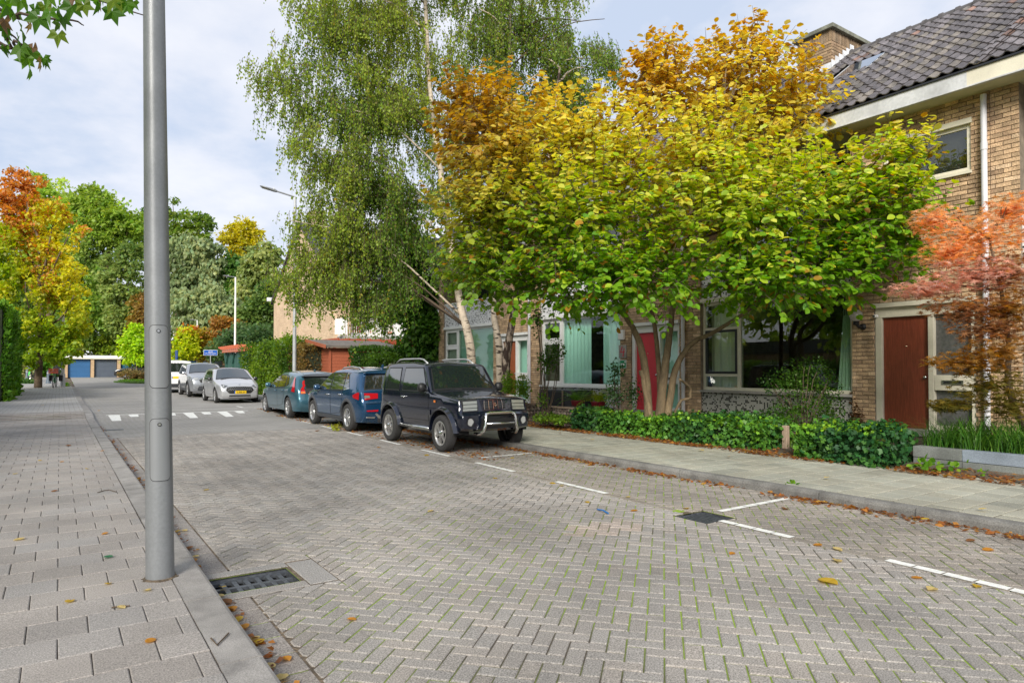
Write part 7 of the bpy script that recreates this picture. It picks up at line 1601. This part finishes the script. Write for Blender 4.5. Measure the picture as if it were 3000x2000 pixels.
for sg in (1, -1):
    a = c.front([(sg*.48, .68), (sg*.62, .62), (sg*.78, .64), (sg*.80, .74), (sg*.72, .76)][::sg], 'lamp_dark', 'headlight', .012); c.front([(sg*.64+.04*math.cos(2*PI*k/12), .68+.04*math.sin(2*PI*k/12)) for k in range(12)], 'lamp_clear', 'lamp_ring', .018, parent=a)
    c.front([(sg*.66, .34), (sg*.78, .34), (sg*.72, .50)][::sg], 'plate_black', 'side_intake', .012)
    w = MB(); w.tube([(1.0, sg*.3-.25, .965), (.96, sg*.3+.25, .985)], .01, 6); w.build('wiper', 'black', c.t)
P_ = plate(c, 0, .445, 'plate_yellow', '', False, w=.48, h=.10); c.front([(-.24, .396), (-.20, .396), (-.20, .494), (-.24, .494)][::1], 'sign_blue', 'plate_band', .026, parent=P_)
Rm = Matrix.Rotation(PI/2, 4, 'Z') @ Matrix.Rotation(PI/2, 4, 'X'); text('G-808-ZK', .085, (2.0+.06+.033, .02, .445), P_, 'plate_black', Rm)
c.front([(.035*math.cos(2*PI*k/14), .715+.022*math.sin(2*PI*k/14)) for k in range(14)], 'chrome', 'emblem', .016)
# 5 -- silver-grey SUV facing us
top = [(2.10, .26), (2.18, .36), (2.20, .62), (2.13, .86), (1.95, .98), (1.10, 1.10), (1.0, 1.13), (.25, 1.55), (.0, 1.60), (-.8, 1.62), (-1.6, 1.58), (-2.0, 1.48), (-2.15, 1.05), (-2.2, .9), (-2.2, .5), (-2.12, .28)]
c = Car('suv_car', 'silver-grey sport utility car facing the camera behind the small hatchback', gnd(6.02, 37.0), -PI/2, top, 1.76, .28, (1.30, -1.30), .345, 'paint_steel', 1.08, .80, arch=.405, fil=.07, crown=.06, nose=.14, tail=.1)
c.glass((.99, 1.13), (.25, 1.55), .92, .86, 'windscreen'); c.window([(-.15, 1.10), (.80, 1.10), (.20, 1.48), (-.13, 1.52)]); c.window([(-1.2, 1.12), (-.21, 1.10), (-.19, 1.52), (-1.15, 1.50)]); c.wheels(.2, 5, 'alloy', 'twin', yo=.88); c.flares('clad', .405, .47, .012); c.mirror(.75, 1.14, 'chrome')
c.sides([(-.86, .28), (.86, .28), (.86, .40), (-.86, .40)], 'clad', 'sill_cladding', off=.012); c.front([(-.45, .68), (.45, .68), (.55, .86), (-.55, .86)], 'plate_black', 'grille', .012); c.front([(-.55, .80), (.55, .80), (.55, .85), (-.55, .85)], 'chrome', 'grille_bar', .02); c.front([(-.6, .32), (.6, .32), (.5, .52), (-.5, .52)], 'clad', 'lower_intake', .012)
for sg in (1, -1): c.front([(sg*.50, .82), (sg*.82, .80), (sg*.83, .92), (sg*.55, .90)][::sg], 'lamp_clear', 'headlight', .014); c.front([(sg*.55, .44), (sg*.8, .46), (sg*.8, .49), (sg*.55, .47)][::sg], 'chrome', 'fog_trim', .014)
# 6 -- white car seen from behind
top = [(2.0, .28), (2.08, .4), (2.05, .75), (1.9, .95), (1.1, 1.08), (.3, 1.60), (0, 1.68), (-1.0, 1.72), (-1.9, 1.68), (-2.0, 1.62), (-2.10, 1.10), (-2.16, .95), (-2.18, .45), (-2.1, .28)]
c = Car('suv_car', 'white tall car seen from behind, partly hidden by the big lamp post', gnd(5.25, 42.2), PI/2, top, 1.80, .28, (1.3, -1.3), .34, 'paint_white', 1.05, .84, arch=.40, fil=.07, crown=.05, nose=.12, tail=.06)
c.glass((-2.02, 1.56), (-2.10, 1.12), .84, .88, 'rear_window'); c.window([(-.15, 1.10), (.80, 1.10), (.25, 1.52), (-.13, 1.58)]); c.window([(-1.2, 1.12), (-.21, 1.10), (-.19, 1.58), (-1.15, 1.58)]); c.wheels(.2, 5, 'alloy', 'twin', yo=.90); c.mirror(.75, 1.14, 'paint_white')
for sg in (1, -1): c.front([(sg*.70, .95), (sg*.86, .95), (sg*.86, 1.25), (sg*.78, 1.25)][::sg], 'lamp_red', 'tail_light', .014, rear=True)
c.front([(-.8, .30), (.8, .30), (.8, .48), (-.8, .48)], 'clad', 'bumper_cladding', .014, rear=True); c.front([(-.25, .75), (.25, .75), (.25, .86), (-.25, .86)], 'plate_yellow', 'number_plate', .016, rear=True); c.front([(.21, .752), (.25, .752), (.25, .858), (.21, .858)], 'sign_blue', 'plate_band', .02, rear=True)
# 7 -- black car beyond the island
top = [(2.1, .22), (2.16, .34), (2.12, .62), (1.9, .76), (1.1, .92), (.98, .95), (.15, 1.34), (-.1, 1.38), (-1.0, 1.38), (-1.7, 1.25), (-2.0, 1.0), (-2.1, .8), (-2.1, .4), (-2.0, .22)]
p = atd(405, 1105, 62); c = Car('estate_car', 'black car parked sideways behind the grassy island, cut off by the lamp post', (p.x+.3, p.y+1.0, zp(p.y+1)), PI-.12, top, 1.74, .22, (1.32, -1.32), .315, 'paint_black', .9, .8, arch=.365, crown=.05, group='cars parked at the far turn')
c.glass((.97, .95), (.16, 1.33), .9, .85, 'windscreen'); c.window([(-.15, .93), (.75, .92), (.12, 1.26), (-.13, 1.30)]); c.window([(-1.05, .95), (-.21, .93), (-.19, 1.30), (-1.0, 1.28)]); c.wheels(.19, 5, 'alloy', 'twin', yo=.87); c.mirror(.7, .98, 'paint_black')
# ---------------------------------------------------------------- the far side of the street, mirrored in the panes, and small things on the ground
mat('dark_corrugated', (.05, .05, .06), .5, mott=.1)
t = thing('low_building', 'low brick building with a dark ribbed fascia across the street, seen in the window panes', 'building', (-14, 16, 0))
MB().box((-20, -6, 0), (-13.5, 34, 2.5)).build('wall', 'garage_brick', t); MB().box((-20.2, -6.2, 2.5), (-13.3, 34.2, 3.3)).build('fascia', 'dark_corrugated', t)
for k in range(6): MB().box((-13.29, -6.2, 2.56+.12*k), (-13.26, 34.2, 2.62+.12*k)).build('rib', 'lamp_grey', t)
for (x, y, h, lb) in ((-23, 0, 8, 'tree behind the low building, nearest the camera'), (-22, 7, 9.5, 'tall tree behind the middle of the low building'), (-24, 15, 9, 'tree behind the low building, second from its far end'), (-22, 23, 10, 'tree behind the low building near its far end'), (-24, 31, 9, 'tree beyond the far end of the low building')):
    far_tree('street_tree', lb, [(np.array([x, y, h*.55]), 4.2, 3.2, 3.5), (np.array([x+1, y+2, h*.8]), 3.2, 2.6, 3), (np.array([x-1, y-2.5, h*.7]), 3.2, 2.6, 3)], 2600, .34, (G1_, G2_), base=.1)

def gpt(px, py, z=0.): d = _ray(px, py); return EYEP+d*((z-EYE)/d.z)
LV = {}
def leaf_me(key, c, T):
    if key in LV: return LV[key]
    v, f = T; mb = MB(); k = rnd.uniform(.5, 1.0); mb.add([(x-.5, y, z+.10*k*(2*(x-.5))**2+.12*abs(y)*k+.004) for x, y, z in v], [tuple(q_) for q_ in f], c); LV[key] = mb.mesh('fallen_leaf', 'leaf'); return LV[key]
YEL, ORA, BRN, PALE, GRNL = (.62, .42, .05), (.58, .27, .04), (.26, .12, .045), (.66, .52, .22), (.05, .20, .09)
MARKS = [(471, 1690, 'the lamp post foot'), (690, 1690, 'the near storm drain'), (2060, 1505, 'the parking bay drain'), (2220, 1475, 'the white bay end line'), (1700, 1428, 'the middle white dash'), (1300, 1322, 'the off-roader front wheel'), (1766, 1497, 'the blue plastic strip'), (2425, 1703, 'the largest road leaf'), (2800, 1690, 'the nearest white dashes'), (2850, 1380, 'the block planter'), (310, 1440, 'the dark twig'), (2241, 1316, 'the wooden post'), (1700, 1270, 'the stone basket'), (120, 1180, 'the bollards'), (890, 1250, 'the crossover wheel'), (780, 1950, 'the picture bottom edge'), (1050, 1800, 'the middle of the near road'), (2700, 1500, 'the bend of the right kerb')]
CN = {}; USED = {}
def fallen(px, py, z, size, c, label, group=None, T=T_ROUND):
    if group:
        m = min(MARKS, key=lambda k: (k[0]-px)**2+4*(k[1]-py)**2); dx, dy = px-m[0], py-m[1]; far = abs(dx)+abs(dy) > 110
        w = ('right of ' if dx > 0 else 'left of ') if abs(dx) > 1.4*abs(dy) else ('nearer than ' if dy > 0 else 'beyond '); label = CN[c]+' '+label.split(' lying')[0].split(' caught')[0].replace('small autumn ', 'small ').replace('autumn ', '')+(' well ' if far else ' just ')+w+m[2]
        k = label; USED[k] = USED.get(k, 0)+1
        if USED[k] > 1: label = label.replace(' leaf', (' slightly larger leaf', ' curled leaf', ' slim leaf', ' ragged leaf')[(USED[k]-2) % 4], 1)

    p = gpt(px, py, z+.006); o = link('fallen_leaf', leaf_me((c, rnd.randrange(3), id(T)), c, T)); o.location = (p.x, p.y, p.z+zp(p.y)); size *= .72; o.scale = (size, size, size); o.rotation_euler = (rnd.uniform(-.12, .12), rnd.uniform(-.12, .12), rnd.uniform(0, 6.28)); tag(o, label, 'leaf', group)
CN.update({YEL: 'yellow', ORA: 'orange', BRN: 'brown', PALE: 'pale straw-coloured', GRNL: 'green'})
LP, RD, GT, RS = 'fallen leaves on the left pavement', 'fallen leaves on the herringbone road', 'fallen leaves in the left gutter', 'fallen leaves on the right pavement'
fallen(2425, 1703, 0, .19, YEL, 'largest bright yellow-orange leaf lying alone on the near road')
fallen(204, 1760, .1, .085, YEL, 'yellow leaf lying flat on the left pavement, left of the lamp post foot'); fallen(441, 1876, .1, .08, ORA, 'curled golden leaf on the nearest slabs, below the lamp post')
fallen(58, 1579, .1, .11, PALE, 'pale straw-coloured leaf near the left picture edge on the pavement'); fallen(316, 1631, .1, .09, GRNL, 'dark green leaf on the slabs just left of the lamp post')
fallen(614, 1696, -.02, .09, ORA, 'orange leaf resting on the left corner of the storm drain'); fallen(652, 1718, -.02, .08, YEL, 'yellow leaf lying across the slots of the storm drain')
fallen(2388, 1447, 0, .15, YEL, 'big yellow leaf standing against the right kerb'); fallen(2985, 1405, .14, .22, ORA, 'large orange leaf at the foot of the block planter')
for px, py, s, c in ((317, 1708, .07, YEL), (431, 1728, .08, PALE), (355, 1778, .07, PALE), (308, 1562, .07, ORA), (160, 1438, .09, BRN), (182, 1352, .08, ORA), (45, 1387, .1, PALE), (118, 1348, .09, YEL), (300, 1320, .08, ORA), (255, 1372, .08, YEL), (200, 1305, .13, BRN), (125, 1195, .14, YEL), (290, 1212, .12, ORA)): fallen(px, py, .1, s, c, 'small autumn leaf lying on the slabs of the left pavement', LP)
for px, py, s, c in ((604, 1434, .09, YEL), (1030, 1813, .085, ORA), (1262, 1496, .1, PALE), (1450, 1400, .1, YEL), (1618, 1415, .11, YEL), (1645, 1422, .11, PALE), (1728, 1362, .12, ORA), (1720, 1470, .1, YEL), (1858, 1495, .11, ORA), (2010, 1488, .12, YEL), (1840, 1455, .1, PALE), (2395, 1596, .11, ORA), (2453, 1608, .11, PALE), (2453, 1642, .12, PALE), (2686, 1692, .1, ORA), (2730, 1725, .12, PALE), (2862, 1716, .1, YEL), (2895, 1610, .12, ORA), (2580, 1492, .12, PALE), (2300, 1490, .13, BRN), (1250, 1333, .12, YEL), (1170, 1290, .12, YEL), (1520, 1318, .12, ORA), (1500, 1341, .1, YEL), (2145, 1620, .08, ORA), (2844, 1583, .1, BRN), (930, 1262, .15, BRN), (985, 1260, .12, YEL), (1110, 1310, .12, ORA)): fallen(px, py, 0, s, c, 'small autumn leaf lying on the herringbone road', RD)
for px, py, s, c in ((520, 1555, .09, YEL), (540, 1553, .09, PALE), (555, 1605, .1, BRN), (572, 1630, .08, PALE), (566, 1640, .1, ORA), (578, 1657, .08, YEL), (643, 1745, .08, PALE), (663, 1762, .11, BRN), (680, 1782, .1, ORA), (700, 1811, .08, YEL), (715, 1835, .1, ORA), (745, 1872, .1, PALE), (757, 1880, .1, YEL), (840, 1928, .08, ORA), (790, 1950, .09, PALE), (826, 1982, .1, PALE), (357, 1364, .1, ORA), (325, 1322, .1, YEL), (430, 1445, .09, BRN)): fallen(px, py, 0, s, c, 'autumn leaf caught in the gutter along the left kerb', GT)
for px, py, s, c in ((1735, 1287, .12, YEL), (2055, 1318, .15, PALE), (2150, 1320, .1, PALE), (2422, 1398, .11, PALE), (2135, 1337, .09, ORA), (1640, 1268, .11, BRN), (2710, 1520, .1, YEL), (2880, 1490, .1, PALE)): fallen(px, py, .12, s, c, 'autumn leaf lying on the right-hand pavement slabs', RS)
# drifts of small brown leaves nobody could count
def litter(name, label, xf, y0, y1, w, n, zf, size, dens_=None):
    y = NR.uniform(y0, y1, n); keep = cn(np.c_[y*2.2, y*0, y*0], 1.3) > NR.uniform(-1.6, .6, n); y = y[keep]; n = len(y); x = np.array([xf(v) for v in y])+NR.uniform(0, 1, n)*w*NR.random(n)**.6
    z = np.array([zf(a, b) for a, b in zip(x, y)])+NR.uniform(.004, .022, n); P = np.c_[x, y, z]; a = NR.uniform(0, 6.28, n); A = np.c_[np.cos(a), np.sin(a), NR.normal(0, .3, n)]; N = unit(n)*.45+np.array([0, 0, 1.])
    C = np.array([(.36, .14, .04), (.28, .12, .05), (.48, .24, .06), (.20, .09, .045), (.56, .36, .08)])[NR.choice(5, n, p=[.33, .25, .2, .17, .05])]
    o = leaves(name, P-A*size*.5, A, N, NR.uniform(.5, 1.3, n)*size, vary(C, .3), T_DIA, 'leaf', None); tag(o, label, 'leaf litter')
litter('leaf_litter', 'drift of rust-brown leaves along the foot of the right kerb', lambda y: KR-.02, .6, 15, -.26, 2600, lambda x, y: 0, .06)
litter('leaf_litter', 'drift of brown leaves along the garden edge of the right pavement', lambda y: 9.18, 1.2, 14.5, .75, 5200, lambda x, y: .11+max(0, x-9.55)*.09, .065)
litter('leaf_litter', 'thin line of brown and yellow leaf scraps in the left gutter', lambda y: KL+.005, 2.2, 20, .14, 700, lambda x, y: -.002, .05)
litter('leaf_litter', 'scattered brown leaf scraps under the parked cars', lambda y: 5.6, 9, 24, 1.3, 1500, lambda x, y: zp(y)+.0, .06)
# weeds
def weed(label, px, py, z, n, s, c=((.10, .26, .02), (.24, .40, .03))):
    p = Vector(gpt(px, py, z)); t = thing('weed', label, 'weed', tuple(p)); P = np.array(p)+NR.normal(0, s*.5, (n, 3))*np.array([1, 1, .0])+np.c_[np.zeros(n), np.zeros(n), NR.uniform(.01, s, n)]; leaves('foliage', P, unit(n)+np.array([0, 0, .5]), unit(n)*.6+np.array([0, 0, 1.]), NR.uniform(.6, 1.2, n)*s*.55, vary(mixc(c[0], c[1], NR.random(n)), .25), T_ROUND, 'leaf', t)
weed('small weeds growing against the right kerb beside a big yellow leaf', 2322, 1440, 0, 40, .10); weed('weeds growing at the foot of the block planter, larger clump', 2710, 1378, .12, 40, .15); weed('weed at the foot of the block planter, farther right', 2797, 1382, .12, 18, .12); weed('tiny weed below the middle of the block planter', 2882, 1398, .12, 8, .09)
weed('small weeds at the edge of the left kerb by the far lamp post', 195, 1138, .3, 30, .3); weed('grassy weed on the road beside the crossover car', 985, 1262, 0, 40, .14, ((.25, .28, .03), (.40, .40, .06)))
# twigs and scraps
mat('ribbon_blue', (.01, .12, .36), .4)
a, b = gpt(1750, 1491, .012), gpt(1782, 1503, .012); m_ = (a+b)/2+Vector((0, 0, .012)); tag(MB().tube([a, m_, b], .008, 6).build('ribbon', 'ribbon_blue'), 'short strip of blue plastic lying on the road', 'scrap')
for k, (pts, lb) in enumerate((([(285, 1442), (305, 1436), (320, 1434), (341, 1440)], 'thin dark twig on the left pavement before the lamp post'), ([(618, 1868), (636, 1888), (670, 1853)], 'forked brown twig on the left kerb stones'), ([(327, 1778), (350, 1775), (380, 1773)], 'short brown twig on the slabs below the lamp post foot'))):
    Pp = [gpt(x, y, .108) for x, y in pts]; o = MB().tube(Pp, .0045, 5).build('twig', 'twig'); tag(o, lb, 'twig')
